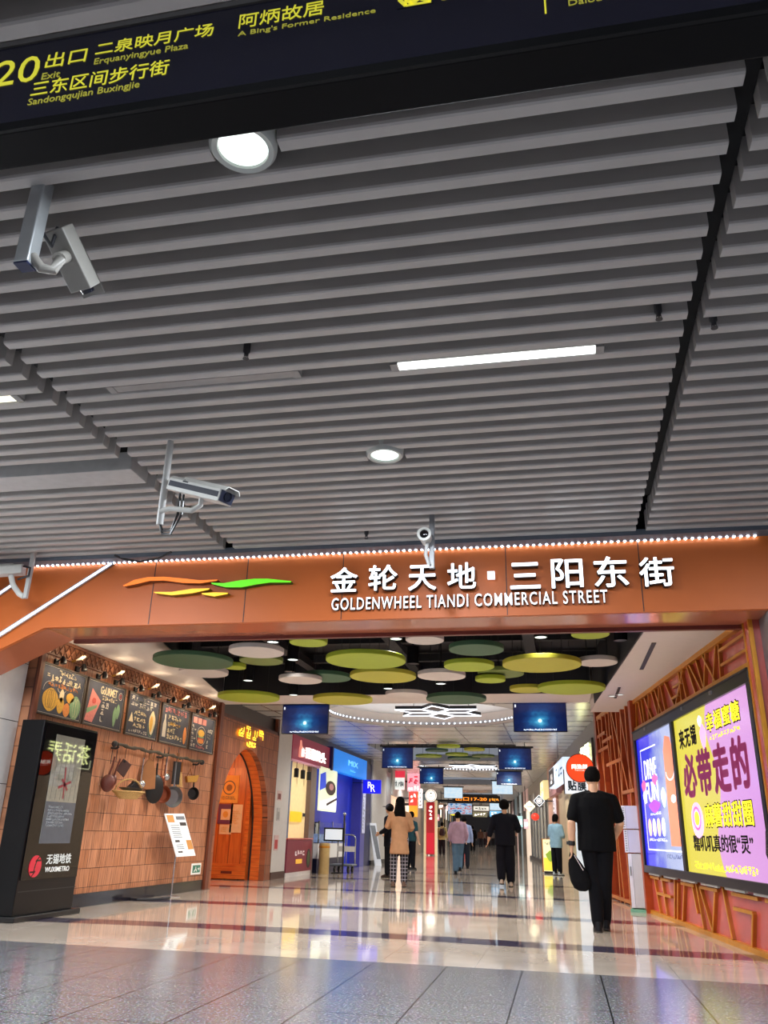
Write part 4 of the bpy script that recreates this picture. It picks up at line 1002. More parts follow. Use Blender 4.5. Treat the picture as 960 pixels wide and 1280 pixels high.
blob(t, 0.82, 0.20, 0.05, 0.13, CH['green'], wob=0.08); blob(t, 0.90, 0.28, 0.05, 0.10, CH['green'], wob=0.08); loopline(t, 0.92, 0.50, 0.05, 0.05, CH['white']); loopline(t, 0.92, 0.50, 0.025, 0.025, CH['red'])
t, w_, h_ = board(11.42, 12.45, 'chalkboard covered in white writing with a corn cob at its right')
scrawl('lettering', CH['white'], t, 0.08, 0.94, 0.42, 0.60, 2, 7, -0.0215, 11, 0.013); scrawl('lettering', CH['cream'], t, 0.22, 0.72, 0.13, 0.40, 3, 5, -0.0215, 12, 0.013); scrawl('lettering', CH['white'], t, 0.10, 0.70, 0.05, 0.11, 1, 9, -0.0215, 13)
blob(t, 0.83, 0.26, 0.10, 0.17, CH['cream'], wob=0.08); blob(t, 0.80, 0.24, 0.05, 0.12, CH['yellow'], -0.0245, wob=0.05); loopline(t, 0.80, 0.22, 0.10, 0.17, CH['green'], a0=3.0, a1=6.3); bm = B(); prism(bm, [(0.08, 0.2), (0.22, 0.2), (0.15, 0.34)], -0.0225, -0.020); obj('drawing', bm, CH['cream'], t)
t, w_, h_ = board(12.54, 13.62, 'chalkboard with a drawn bottle at its left and lines of writing')
scrawl('lettering', CH['pink'], t, 0.12, 0.96, 0.49, 0.60, 1, 9, -0.0215, 15, 0.014); scrawl('lettering', CH['cream'], t, 0.26, 0.88, 0.08, 0.48, 4, 6, -0.0215, 16, 0.012); scrawl('lettering', CH['yellow'], t, 0.34, 0.74, 0.30, 0.36, 1, 5, -0.0235, 17)
bm = B(); prism(bm, [(0.10, 0.10), (0.22, 0.10), (0.22, 0.30), (0.18, 0.38), (0.18, 0.46), (0.14, 0.46), (0.14, 0.38), (0.10, 0.30)], -0.0225, -0.020); obj('drawing', bm, CH['white'], t); blob(t, 0.95, 0.20, 0.06, 0.14, CH['orange'])
t, w_, h_ = board(13.70, 14.77, 'chalkboard with pink heading and a burger in a frame')
for k in range(3): bx('heading', 0.10+0.20*k, 0.26+0.20*k, -0.0225, -0.020, 0.47, 0.57, CH['pink'], t)
loopline(t, 0.48, 0.27, 0.20, 0.16, CH['white'], 0.010, n=24); blob(t, 0.48, 0.32, 0.14, 0.06, CH['yellow']); bx('drawing', 0.36, 0.60, -0.0235, -0.020, 0.24, 0.27, CH['green'], t); bx('drawing', 0.35, 0.61, -0.0235, -0.020, 0.20, 0.235, CH['red'], t); blob(t, 0.48, 0.18, 0.13, 0.04, CH['orange'])
scrawl('lettering', CH['white'], t, 0.74, 1.0, 0.06, 0.44, 4, 3, -0.0215, 19); scrawl('lettering', CH['white'], t, 0.05, 0.26, 0.06, 0.44, 6, 2, -0.0215, 20); scrawl('lettering', CH['pink'], t, 0.30, 0.68, 0.05, 0.11, 1, 5, -0.0215, 22)
# clip lamps and filament bulbs above the boards
M_fil = glow('filament', '#ffd08a', 2.0); M_glassb = mat('bulb_glass', '#cdbfae', 0.08, emit=0.06, ecol='#ffdf9a')
labs = ['above the pumpkin board, left', 'above the pumpkin board, right', 'above the gourmet board, left', 'above the gourmet board, right', 'above the corn cob board, left', 'above the corn cob board, right', 'above the bottle board, left', 'above the bottle board, right', 'above the burger board, left', 'above the burger board, right']
for k, y in enumerate((9.45, 9.95, 10.5, 11.0, 11.6, 12.2, 12.75, 13.35, 13.95, 14.5)):
    t = thing('picture_lamp', 'small black lamp ' + labs[k], 'wall lamp', (XL, y, 2.93), LZ, 'small lamps over the chalkboards')
    bx('base', -0.045, 0.045, -0.03, 0, 0.0, 0.07, M_black, t, bevel=0.006)
    bm = B(); tube(bm, [(0, -0.03, 0.035), (0, -0.07, 0.07), (0, -0.105, 0.075)], 0.008, 8); obj('arm', bm, M_black, t, smooth=True)
    bm = B(); tube(bm, [(0, -0.10, 0.10), (0, -0.11, 0.06), (0, -0.12, 0.01)], [0.022, 0.036, 0.04], 14); obj('shade', bm, M_black, t, smooth=True)
    lamp('SPOT', (XL+0.26, y, 2.98), 9.0, WARM, 0.04, rot=(0, R(18), 0), spot=140)
for k, (y, wh) in enumerate(((9.72, 'near the pumpkin board'), (10.78, 'over the gourmet board'), (11.9, 'over the corn cob board'), (13.05, 'over the bottle board'), (14.2, 'over the burger board'))):
    t = thing('filament_bulb', 'clear filament bulb leaning from the trellis ' + wh, 'wall lamp', (XL+0.06, y, 3.02), LZ, 'filament bulbs on the trellis')
    bm = B(); tube(bm, [(0, 0, 0.0), (0.02, -0.05, 0.02)], 0.016, 10); obj('socket', bm, mat('brass', '#a5752c', 0.3, 0.8), t, smooth=True)
    bm = B(); tube(bm, [(0.02, -0.05, 0.02), (0.035, -0.075, 0.035), (0.06, -0.11, 0.06), (0.08, -0.14, 0.08), (0.085, -0.147, 0.085)], [0.010, 0.018, 0.024, 0.018, 0.005], 14); obj('bulb', bm, M_glassb, t, smooth=True)
    bm = B(); tube(bm, [(0.03, -0.065, 0.03), (0.06, -0.11, 0.09), (0.065, -0.115, 0.03)], 0.006, 6); obj('filament', bm, M_fil, t)
    lamp('POINT', (XL+0.22, y, 3.10), 1.8, WARM, 0.04)
# ---------------------------------------------------------------- utensil rail and what hangs on it
t = thing('utensil_rail', 'dark turned rail with knobs on the shingled wall under the chalkboards', 'rail', (XL, 10.9, 0), LZ)
bm = B(); n = 34
tube(bm, [(0.18+3.0*k/n, -0.12, 2.10+0.01*math.sin(k)) for k in range(n+1)], [0.020+0.010*(k % 3 == 0) for k in range(n+1)], 10); obj('rod', bm, mat('rail_dark', '#3b3426', 0.6), t, smooth=True)
for x in (0.12, 3.22):
    bm = B(); ball(bm, (x, -0.12, 2.10), 0.045); obj('finial', bm, M_dark, t, smooth=True)
for x in (0.25, 1.7, 3.1):
    bm = B(); tube(bm, [(x, 0, 2.06), (x, -0.08, 2.05), (x, -0.12, 2.075)], 0.016, 8); obj('bracket', bm, M_dark, t, smooth=True)
M_iron = mat('cast_iron', '#1b1817', 0.45, 0.4); M_copper = mat('copper', '#7a3f28', 0.35, 0.6); M_spoon = mat('spoon_wood', '#8a5526', 0.55); M_wick = mat('wicker', '#b79258', 0.8, var=0.25, scale=60, bump=0.6); M_pansteel = mat('pan_steel', '#6d6e70', 0.3, 0.7)
def hung(name, lab, cat, px, py, dx=-0.12):
    """origin at the top end of the utensil, hanging beside the rail"""
    p = onX(px, py, XL+0.12); return thing(name, lab, cat, (XL+0.12, p.y, p.z), R(52))
def hook(t, z1):
    bm = B(); tube(bm, [(0, 0, z1), (0.0, 0, z1+0.1), (0.0, -0.02, 2.11-t.location.z)], 0.005, 6); obj('hook', bm, M_dark, t)
def pan(name, lab, px, py, r, hl, m, tilt=0.0, hm=None):
    t = hung(name, lab, 'pan', px, py); t.location.x += tilt; hook(t, hl*0.95)
    bm = B(); lathe(bm, [(r*0.72, 0.02), (r, -0.035), (r+0.006, -0.035), (r*0.76, 0.026), (0.001, 0.026), (0.001, 0.02)], (0, 0, 0), 28, 'Y'); obj('bowl', bm, m, t, smooth=True)
    bm = B(); tube(bm, [(0, -0.02, r*0.95), (0, -0.01, r+hl*0.4), (0, 0, r+hl*0.9)], [0.016, 0.012, 0.016], 8); obj('handle', bm, hm or m, t, smooth=True)
pan('frying_pan', 'small dark pan at the far right end of the utensil rail', 240.5, 992, 0.10, 0.22, M_iron)
pan('frying_pan', 'grey steel frying pan hanging low in the middle of the utensils', 214, 996, 0.16, 0.42, M_pansteel, 0.02)
pan('frying_pan', 'brown copper pan half behind the grey steel pan', 207, 993, 0.13, 0.36, M_copper, -0.06)
t = hung('skillet', 'long dark oval skillet hanging left of the steel pan', 'pan', 194.5, 976); hook(t, 0.2)
bm = B(); ball(bm, (0, 0, -0.12), 0.15, 0.03, 0.22); obj('bowl', bm, M_iron, t, smooth=True)
bm = B(); tube(bm, [(0, 0, 0.08), (0, 0, 0.26)], [0.018, 0.014], 8); obj('handle', bm, M_iron, t, smooth=True)
t = hung('wooden_ladle', 'reddish wooden ladle at the left end of the utensils', 'ladle', 135, 977); hook(t, 0.24)
bm = B(); ball(bm, (0, 0, -0.02), 0.10, 0.045, 0.12); obj('bowl', bm, mat('ladle_wood', '#5d2517', 0.45), t, smooth=True); bm = B(); tube(bm, [(0, 0, 0.08), (0.03, 0, 0.20), (0.05, 0, 0.34)], [0.018, 0.014, 0.012], 8); obj('handle', bm, mat('ladle_wood', '#5d2517', 0.45), t, smooth=True)
t = hung('wooden_spoon', 'slim dark wooden spoon just right of the reddish ladle', 'spoon', 142, 972); hook(t, 0.22)
bm = B(); ball(bm, (0, 0, -0.04), 0.05, 0.025, 0.08); obj('bowl', bm, mat('ladle_wood', '#5d2517', 0.45), t, smooth=True); bm = B(); tube(bm, [(0, 0, 0.02), (0.06, 0, 0.26)], 0.013, 8); obj('handle', bm, mat('ladle_wood', '#5d2517', 0.45), t, smooth=True)
t = hung('chopping_board', 'small dark square wooden board hanging above the basket', 'board', 154.5, 960); hook(t, 0.13)
bm = B(); prism(bm, [(-0.11, -0.03), (0.02, -0.13), (0.11, 0.05), (-0.02, 0.13)], -0.012, 0.012); obj('board', bm, mat('board_wood', '#47251a', 0.55), t, bevel=0.004); bm = B(); lathe(bm, [(0.012, -0.014), (0.02, -0.014), (0.02, -0.012)], (-0.005, 0, 0.09), 12, 'Y'); obj('eyelet', bm, M_iron, t)
t = thing('wicker_basket', 'pale wicker basket with arched handle on the shingled wall', 'basket', (XL+0.30, onX(161, 988, XL+0.3).y, onX(161, 998, XL+0.3).z), R(60))
bm = B(); lathe(bm, [(0.20, -0.02), (0.28, 0.06), (0.36, 0.17), (0.38, 0.18), (0.36, 0.185), (0.27, 0.08), (0.19, 0.01), (0.001, 0.01), (0.001, -0.02)], n=30)
bmesh.ops.scale(bm, vec=(1.0, 0.48, 0.72), verts=bm.verts); obj('bowl', bm, M_wick, t, smooth=True)
bm = B(); tube(bm, [(0.32*math.cos(a), 0.0, 0.12+0.26*math.sin(a)) for a in [math.pi*k/14 for k in range(15)]], 0.016, 8); obj('handle', bm, M_wick, t, smooth=True)
bm = B(); tube(bm, [(0.365*math.cos(a), 0.172*math.sin(a), 0.13) for a in [2*math.pi*k/24 for k in range(25)]], 0.016, 8); obj('rim', bm, M_wick, t, smooth=True)
BASKET = t; t.scale = (0.68,)*3
t = thing('iron', 'black pointed iron standing in the wicker basket', 'iron', (XL+0.30, onX(166, 978, XL+0.3).y, onX(166, 988, XL+0.3).z+0.0), R(60))
bm = B(); prism(bm, [(-0.16, 0.0), (0.14, -0.02), (0.16, 0.04), (0.04, 0.17), (0.0, 0.16)], -0.06, 0.06); obj('body', bm, M_iron, t, bevel=0.02)
bm = B(); tube(bm, [(-0.02, 0, 0.15), (0.02, 0, 0.20), (0.10, 0, 0.16), (0.12, 0, 0.08)], 0.014, 8); obj('handle', bm, M_iron, t, smooth=True)
t.scale = (0.72,)*3
t = thing('tin_dish', 'dull metal dish lying in the wicker basket under the black iron', 'dish', (XL+0.30, onX(164, 987, XL+0.3).y, onX(164, 990, XL+0.3).z+0.0), R(60))
bm = B(); lathe(bm, [(0.10, 0.0), (0.22, 0.07), (0.23, 0.07), (0.105, -0.006), (0.001, -0.006), (0.001, 0.0)], n=26); bmesh.ops.scale(bm, vec=(1.1, 0.55, 1), verts=bm.verts); obj('dish', bm, M_pansteel, t, smooth=True); t.scale = (0.8,)*3
t = hung('wooden_paddle', 'pale brown wooden paddle board right of the basket', 'board', 187, 953); hook(t, 0.2)
bm = B(); prism(bm, [(0.16*math.sin(2*math.pi*k/24)*(0.75+0.25*math.cos(2*math.pi*k/24+3.1)), -0.17+0.23*math.cos(2*math.pi*k/24)) for k in range(24)], -0.012, 0.012); obj('blade', bm, M_spoon, t); bx('handle', -0.02, 0.02, -0.012, 0.012, 0.03, 0.2, M_spoon, t)
t = hung('wooden_spatula', 'pointed brown wooden spatula hanging below the paddle board', 'spatula', 191, 962); hook(t, 0.16)
bm = B(); prism(bm, [(-0.05, 0.0), (0.05, 0.0), (0.07, -0.28), (-0.07, -0.30)], -0.008, 0.008); obj('blade', bm, M_spoon, t); bx('handle', -0.012, 0.012, -0.008, 0.008, 0, 0.22, M_spoon, t)
for px, py, L_, m, lab, cat in ((178, 968, 0.42, M_steel, 'shiny steel ladle over the right side of the basket', 'ladle'), (203, 962, 0.30, M_copper, 'copper ladle above the copper pan', 'ladle'), (208.5, 960, 0.42, M_steel, 'steel ladle above the grey steel pan', 'ladle')):
    t = hung('ladle', lab, cat, px, py); hook(t, 0.22)
    bm = B(); ball(bm, (0, -0.02, -0.14), 0.055, 0.045, 0.055); obj('bowl', bm, m, t, smooth=True); bm = B(); tube(bm, [(0, 0.02, -0.12), (0, 0.02, 0.24)], 0.008, 8); obj('handle', bm, m, t, smooth=True)
t = hung('cleaver', 'long dark rectangular cleaver left of the straw brush', 'knife', 222, 952); hook(t, 0.12)
bx('blade', -0.07, 0.07, -0.006, 0.006, -0.36, 0.0, M_iron, t, bevel=0.003); bx('handle', -0.02, 0.02, -0.014, 0.014, 0.0, 0.14, M_spoon, t, bevel=0.004)
t = hung('straw_brush', 'thin pale straw brush hanging right of the dark cleaver', 'brush', 227, 962); hook(t, 0.1)
bm = B()
for k in range(9): tube(bm, [(0, 0, 0), ((k-4)*0.013, 0.006*(k % 3), -0.28)], 0.005, 5)
obj('bristles', bm, M_wick, t); bm = B(); cyl(bm, (0, 0, -0.04), (0, 0, 0.12), 0.02, 10); obj('handle', bm, M_spoon, t)
t = hung('straw_scoop', 'small yellow straw scoop above the far right dark pan', 'scoop', 239.5, 974); hook(t, 0.24)
bm = B(); prism(bm, [(-0.16, 0.06), (0.16, 0.10), (0.12, -0.06), (-0.12, -0.08)], -0.06, 0.06); t.scale = (0.72,)*3; obj('basket', bm, mat('straw', '#a8792f', 0.8, var=0.2, scale=50), t, bevel=0.01); bm = B(); tube(bm, [(-0.12, 0, 0.07), (-0.06, 0, 0.24), (0.0, 0, 0.08)], 0.010, 6); obj('handle', bm, M_spoon, t); 

# ---------------------------------------------------------------- menu stand, exit plate, floor cable
p = onZ(213.5, 1121); t = thing('menu_stand', 'tilted white menu panel on a thin pole in front of the shingled wall', 'sign stand', (p.x, p.y, 0), LZ)
bm = B(); lathe(bm, [(0.14, 0.0), (0.145, 0.012), (0.02, 0.022), (0.001, 0.022)], n=24); obj('base', bm, M_steel, t, smooth=True)
bm = B(); cyl(bm, (0, 0, 0.02), (0.03, 0.01, 0.62), 0.012, 10); obj('pole', bm, M_steel, t, smooth=True)
def pw(px, py): q = onX(px, py, p.x); return (q.y-p.y, q.z)
crn = [pw(218.8, 1071), pw(242.5, 1069.5), pw(228, 1017), pw(203.8, 1017)]
bm = B(); prism(bm, crn, -0.03, -0.015); obj('panel', bm, mat('menu_white', '#eceff0', 0.4, var=0.02, emit=0.25), t)
def inp(u, v):
    a = Vector(crn[0]).lerp(Vector(crn[1]), u); b = Vector(crn[3]).lerp(Vector(crn[2]), u); return a.lerp(b, v)
def spot(u0, u1, v0, v1, m, nm): bm = B(); prism(bm, [tuple(inp(u0, v0)), tuple(inp(u1, v0)), tuple(inp(u1, v1)), tuple(inp(u0, v1))], -0.033, -0.030); obj(nm, bm, m, t)
M_prg = mat('print_grey', '#7f858c', 0.6); M_prd = mat('print_dark', '#4a4442', 0.6); M_pro = mat('print_orange', '#d99a55', 0.6)
spot(0.05, 0.38, 0.80, 0.97, M_pro, 'picture'); spot(0.70, 0.98, 0.16, 0.38, M_pro, 'picture'); spot(0.62, 0.95, 0.72, 0.80, M_prd, 'print'); spot(0.5, 0.95, 0.86, 0.94, M_prg, 'print'); spot(0.14, 0.36, 0.34, 0.39, M_prd, 'print'); spot(0.14, 0.36, 0.09, 0.13, M_prd, 'print')
for k in range(7): spot(0.12, 0.55, 0.45+0.045*k, 0.465+0.045*k, M_prg, 'print')
for k in range(3): spot(0.14, 0.5, 0.18+0.045*k, 0.195+0.045*k, M_prg, 'print')
t = thing('exit_plate', 'small white and green exit plate low on the shingled wall', 'sign', (XL, 14.38, 0.26), LZ)
bx('plate', 0, 0.40, -0.014, -0.001, 0, 0.18, M_wht, t, bevel=0.004); bx('field', 0.04, 0.36, -0.0165, -0.0141, 0.03, 0.15, glow('exit_green', '#2f6b55', 0.25), t)
bm = B(); bar(bm, (0.10, 0.05), (0.17, 0.09), 0.02, -0.019, -0.0166); bar(bm, (0.17, 0.09), (0.16, 0.125), 0.022, -0.019, -0.0166); bar(bm, (0.17, 0.09), (0.22, 0.05), 0.018, -0.019, -0.0166); bar(bm, (0.25, 0.09), (0.33, 0.09), 0.02, -0.019, -0.0166); bar(bm, (0.33, 0.09), (0.30, 0.115), 0.012, -0.019, -0.0166); bar(bm, (0.33, 0.09), (0.30, 0.065), 0.012, -0.019, -0.0166); obj('pictogram', bm, M_wht, t)
tag(obj('cable', (lambda bm: (tube(bm, [onZ(160, 1122, 0.02)+Vector((-0.25, 0, 0)), onZ(172, 1124, 0.02), onZ(190, 1124, 0.02), onZ(205, 1123, 0.02), onZ(212, 1122, 0.02)], 0.018, 8), bm)[1])(B()), M_dark, smooth=True), 'black cable on the floor running to the menu stand', 'cable')

# ---------------------------------------------------------------- metro information stele
XS = -5.9
t = thing('info_stele', 'black metro information stele with a lit map panel in front of the shingled wall', 'information stand', (XS, 8.85, 0), LZ)
Ls = 1.2; Hs = 2.16
bx('body', 0.0, Ls, 0.0, 0.30, 0.06, Hs, mat('stele_black', '#0a0a0d', 0.3, spec=0.25), t, bevel=0.01)
bx('foot', -0.02, Ls+0.12, -0.05, 0.34, 0, 0.06, M_black, t, bevel=0.01)
bx('glass_front', 0.03, Ls-0.02, -0.012, -0.001, 0.42, Hs-0.03, mat('stele_glass', '#050507', 0.02, spec=0.45), t)
x0, x1 = 0.26, 0.90; zb, zt = 0.80, 2.02
bx('poster', x0, x1, -0.017, -0.013, zb, zt, mat('map_paper', '#8c8a7e', 0.02, var=0.08, scale=30, spec=0.6), t)
bx('text_field', x0+0.0, x1, -0.0185, -0.0172, zb, zb+0.46, mat('map_blue', '#49525f', 0.02, spec=0.6), t)
scrawl('print', mat('map_print', '#a9b0b6', 0.5), t, x0+0.06, x1-0.06, zb+0.18, zb+0.42, 7, 22, -0.0187, 31)
bm = B(); bar(bm, (0.46, 1.42), (0.72, 1.50), 0.03, -0.019, -0.0172); bar(bm, (0.60, 1.30), (0.56, 1.66), 0.025, -0.019, -0.0172); bar(bm, (0.52, 1.52), (0.66, 1.40), 0.03, -0.019, -0.0172); obj('map_route', bm, mat('route_red', '#8a2f38', 0.3), t)
bm = B()
for k in range(9): bar(bm, (x0+0.04, 1.3+0.07*k), (x1-0.03, 1.33+0.07*k+0.03*math.sin(k*2.0)), 0.004, -0.0186, -0.0172)
for k in range(6): bar(bm, (x0+0.07+0.1*k, 1.28), (x0+0.1+0.1*k, 1.97), 0.004, -0.0186, -0.0172)
obj('map_street', bm, mat('street_grey', '#6d6b63', 0.4), t)
bm = B(); lathe(bm, [(0.115, -0.020), (0.115, -0.0125), (0.001, -0.0125), (0.001, -0.020)], (0.26, 0, 0.56), 30, 'Y'); lg = obj('logo', bm, glow('metro_red', '#b02030', 0.5), t)
bm = B()
pts = [(0.17, 0.50), (0.24, 0.50), (0.25, 0.56), (0.27, 0.62), (0.35, 0.62)]
for p_, q_ in zip(pts, pts[1:]): bar(bm, p_, q_, 0.018, -0.0215, -0.0201)
bar(bm, (0.21, 0.455), (0.27, 0.51), 0.014, -0.0215, -0.0201); bar(bm, (0.25, 0.61), (0.32, 0.665), 0.014, -0.0215, -0.0201); obj('logo_curve', bm, M_blackgloss, lg)
text('lettering', '无锡地铁', glow('metro_white', '#d5d5d2', 0.45), t, 0.47, 0.99, 0.575, 0.685, -0.0125, 0.003, 0.01)
text('lettering', 'WUXIMETRO', glow('metro_white', '#d5d5d2', 0.45), t, 0.47, 0.98, 0.49, 0.545, -0.0125, 0.003, 0.008)
bx('seam', 0.02, Ls-0.01, -0.0125, -0.0119, 0.30, 0.31, M_dark, t)

# ---------------------------------------------------------------- arched doorway: door leaf, notices, neon
t = thing('door_leaf', 'orange boarded door leaf standing inside the pointed arch', 'door', (XL-1.95, 18.15, 0))
bx('leaf', 0.0, 1.55, 0.0, 0.05, 0.02, 2.3, mat_boards('door_boards', '#b8521f', '#d9722c', 'X', 0.28), t)
bx('stile', 1.47, 1.55, -0.02, 0.0, 0.02, 2.3, M_orangewood, t); bx('bottom_board', 0.0, 1.47, -0.015, 0.0, 0.02, 0.32, M_orangewood, t)
bx('vent_plate', 1.0, 1.25, -0.022, -0.016, 0.12, 0.17, M_maroonstrip, t)
def onXL(px, py, off=0.0): q = onX(px, py, XL-0.80+off); return q
def notice(name, lab, px0, py0, px1, py1, m):
    a = onY(px0, py0, 18.15); b = onY(px1, py1, 18.15)
    t = thing(name, lab, 'notice', (a.x, 18.171, min(a.z, b.z)))
    W_, H_ = b.x-a.x, abs(a.z-b.z); bx('sheet', 0, W_, -0.035, -0.022, 0, H_, m, t); return t, W_, H_
M_pap = mat('paper_cream', '#e6b98a', 0.6); M_papo = mat('paper_orange', '#e2953a', 0.6)
t, W_, H_ = notice('notice', 'tall orange notice with a round emblem on the arched door', 277, 969, 297, 1004, M_papo)
loopline(t, W_*0.5, H_*0.55, W_*0.32, W_*0.32, M_prd, 0.02, -0.0355, name='emblem'); blob(t, W_*0.5, H_*0.55, W_*0.16, W_*0.16, M_spoon, -0.0365, name='emblem'); scrawl('print', M_prd, t, W_*0.12, W_*0.88, H_*0.12, H_*0.26, 2, 9, -0.0355, 41)
t, W_, H_ = notice('notice', 'purple and cream square notice on the arched door', 274, 1005, 290, 1030, mat('paper_purple', '#6a3550', 0.5)); bx('inset', W_*0.2, W_*0.85, -0.038, -0.0355, H_*0.2, H_*0.75, M_pap, t); blob(t, W_*0.52, H_*0.48, W_*0.18, W_*0.2, M_papo, -0.0400, name='emblem')
t, W_, H_ = notice('notice', 'plain cream sheet right of the purple notice', 289.5, 1005.5, 301, 1041, M_pap); scrawl('print', M_papo, t, W_*0.15, W_*0.85, H_*0.3, H_*0.8, 6, 5, -0.0355, 44)
t, W_, H_ = notice('notice', 'small cream sheet below the purple notice', 275, 1030.5, 288.5, 1043, M_pap); scrawl('print', M_papo, t, W_*0.15, W_*0.85, H_*0.2, H_*0.8, 3, 5, -0.0355, 45)
lamp('POINT', (XL-1.2, 16.9, 2.3), 38, (1.0, 0.62, 0.28), 0.08)
t = thing('neon_sign', 'glowing yellow handwritten sign above the pointed arch', 'sign', (XL, 15.95, 0), LZ)
M_neon = glow('neon_yellow', '#ffcf3a', 2.2)
scrawl('lettering', M_neon, t, 0.0, 1.56, 2.76, 3.04, 1, 4, -0.035, 53, 0.055)
scrawl('lettering', mat('neon_face', '#3a2812', 0.4), t, 0.0, 1.56, 2.76, 3.04, 1, 4, -0.042, 53, 0.018)
scrawl('lettering', M_neon, t, 0.45, 1.05, 2.60, 2.73, 1, 4, -0.04, 51, 0.03)

# ---------------------------------------------------------------- ceiling-hung screens
def screen(cx, Y, lab, kind='globe', W_=1.0, H_=0.565, ztop=3.28, grp='ceiling-hung screens of the mall'):
    t = thing('hanging_screen', lab, 'screen', (cx, Y, ztop), R(5.0) if Y > 20 else 0, grp)
    h = W_/2
    bx('case', -h, h, 0.0, 0.06, -H_, 0, M_black, t, bevel=0.006)
    bx('display', -h+0.012, h-0.012, -0.004, 0.0, -H_+0.014, -0.014, mat_screen('screen_'+kind, kind, 1.0) if 'screen_'+kind not in bpy.data.materials else bpy.data.materials['screen_'+kind], t)
    bx('mount_bar', -h-0.06, h+0.06, -0.05, 0.11, 0.0, 0.045, M_black, t)
    for s in (-1, 1):
        bm = B(); cyl(bm, (s*h*0.62, 0.03, 0.045), (s*h*0.62, 0.03, (3.88 if (23.9 < Y < 29.5 or 38 < Y < 43.5 or 52 < Y < 57.5) else 3.46)-ztop), 0.012, 8); obj('hanger', bm, M_black, t)
    if kind == 'globe': scrawl('caption', glow('caption_white', '#e9f3ff', 1.0), t, -h*0.62, h*0.62, -H_+0.025, -H_+0.06, 1, 24, -0.0042, 5, 0.006); bx('corner_mark', -h+0.03, -h+0.055, -0.006, -0.0042, -0.10, -0.05, glow('caption_white', '#e9f3ff', 1.0), t)
    return t
def scr(l, r, ytop, ybot, lab, kind='globe', ztop=3.30):
    """find where a screen of about one metre hangs"""
    P = onZ(l, ytop, ztop); Q = onZ(r, ytop, ztop); Y = (P.y+Q.y)/2
    P = onY(l, (ytop+ybot)/2, Y); Q = onY(r, (ytop+ybot)/2, Y); zb = onY((l+r)/2, ybot, Y).z
    screen((P.x+Q.x)/2, Y, lab, kind, Q.x-P.x, ztop-zb, ztop)
scr(352.5, 410.5, 880.5, 917.5, 'ceiling-hung screen with a glowing globe in front of the white pillar')
scr(641.5, 708.5, 877, 915, 'ceiling-hung screen with a glowing globe, biggest on the right side')
scr(477.7, 516, 934, 960.5, 'ceiling-hung globe screen on the left above the red shop sign')
scr(623, 664.3, 935, 962.3, 'ceiling-hung globe screen on the right behind the biggest one')
scr(524.6, 554, 960, 980, 'ceiling-hung globe screen above the round white emblem sign', ztop=3.34)
scr(620.6, 652, 964.3, 981.5, 'ceiling-hung globe screen just below another on the right', ztop=3.34)
scr(555, 578.3, 984, 998, 'pale screen in the distance beside the amber exit board', 'white', 3.3)
scr(615, 641, 976.5, 993, 'pale screen in the distance above the man in black', 'white', 3.3)
scr(560, 590, 1004, 1018, 'far screen with blue and red picture above the pink shirt', 'mixed', 2.9)
scr(612, 631, 1004, 1013, 'far pale blue screen right of the amber board', 'white', 2.9)
p0 = onY(566.5, 1003, 52); p1 = onY(625, 995, 52)
t = thing('exit_board', 'black board with amber exit 17-20 lettering in the distance', 'sign', (p0.x, 52, p0.z)); W_, H_ = p1.x-p0.x, p1.z-p0.z
bx('board', 0, W_, 0, 0.12, 0, H_, M_black, t)
text('lettering', '出口17-20', glow('amber', '#e8a53a', 0.8), t, 0.15, W_*0.72, H_*0.25, H_*0.8, -0.004, 0.01, 0.02); scrawl('lettering', glow('amber', '#e8a53a', 0.8), t, W_*0.76, W_*0.97, H_*0.25, H_*0.8, 1, 4, -0.004, 61, 0.05)
for s in (0.15, 0.85):
    bm = B(); cyl(bm, (W_*s, 0.06, H_), (W_*s, 0.06, 3.42-p0.z), 0.02, 8); obj('hanger', bm, M_black, t)
# ---------------------------------------------------------------- left shops: signs and what stands in front
t = thing('shop_sign', 'maroon shop sign with white characters and a bottle emblem next to the white pillar', 'sign', (XL, 19.62, 0), LZ)
bx('sign_box', 0, 3.45, -0.02, 0.12, 2.64, 3.22, mat('maroon_sign', '#7d2438', 0.35, emit=0.35, ecol='#8a2a40'), t, bevel=0.01)
bx('lower_edge', 0, 3.45, -0.03, 0.12, 2.60, 2.64, mat('pink_edge', '#c08a9a', 0.4, emit=0.3), t)
text('lettering', '番湘馋头', glow('sign_white', '#fff6f0', 1.05), t, 1.02, 2.95, 2.74, 3.02, -0.03, 0.02, 0.03)
bm = B(); tube(bm, [(0.62, -0.02, 2.72), (0.62, -0.02, 2.9), (0.62, -0.02, 3.0), (0.62, -0.02, 3.13)], [0.10, 0.10, 0.05, 0.03], 14); obj('bottle_emblem', bm, glow('emblem_red', '#d88a78', 0.9), t, smooth=True)
bm = B(); tube(bm, [(0.62, -0.05, 2.73), (0.62, -0.05, 2.9), (0.62, -0.05, 2.97)], [0.085, 0.085, 0.03], 12); obj('bottle_label', bm, glow('sign_white', '#fff6f0', 1.05), t, smooth=True)
for k, y in enumerate((20.2, 20.75, 21.3)):
    t = thing('pendant_lamp', 'small black pendant in the cream shop, %s of three' % ('leftmost', 'middle', 'rightmost')[k], 'lamp', (XL-0.03, y, 2.24), 0, 'black pendants of the maroon shop')
    bm = B(); lathe(bm, [(0.05, 0.0), (0.06, 0.0), (0.06, 0.20), (0.03, 0.22), (0.001, 0.22)], n=16); obj('shade', bm, M_black, t, smooth=True); bm = B(); cyl(bm, (0, 0, 0.21), (0, 0, 0.44), 0.008, 6); obj('cord', bm, M_black, t)
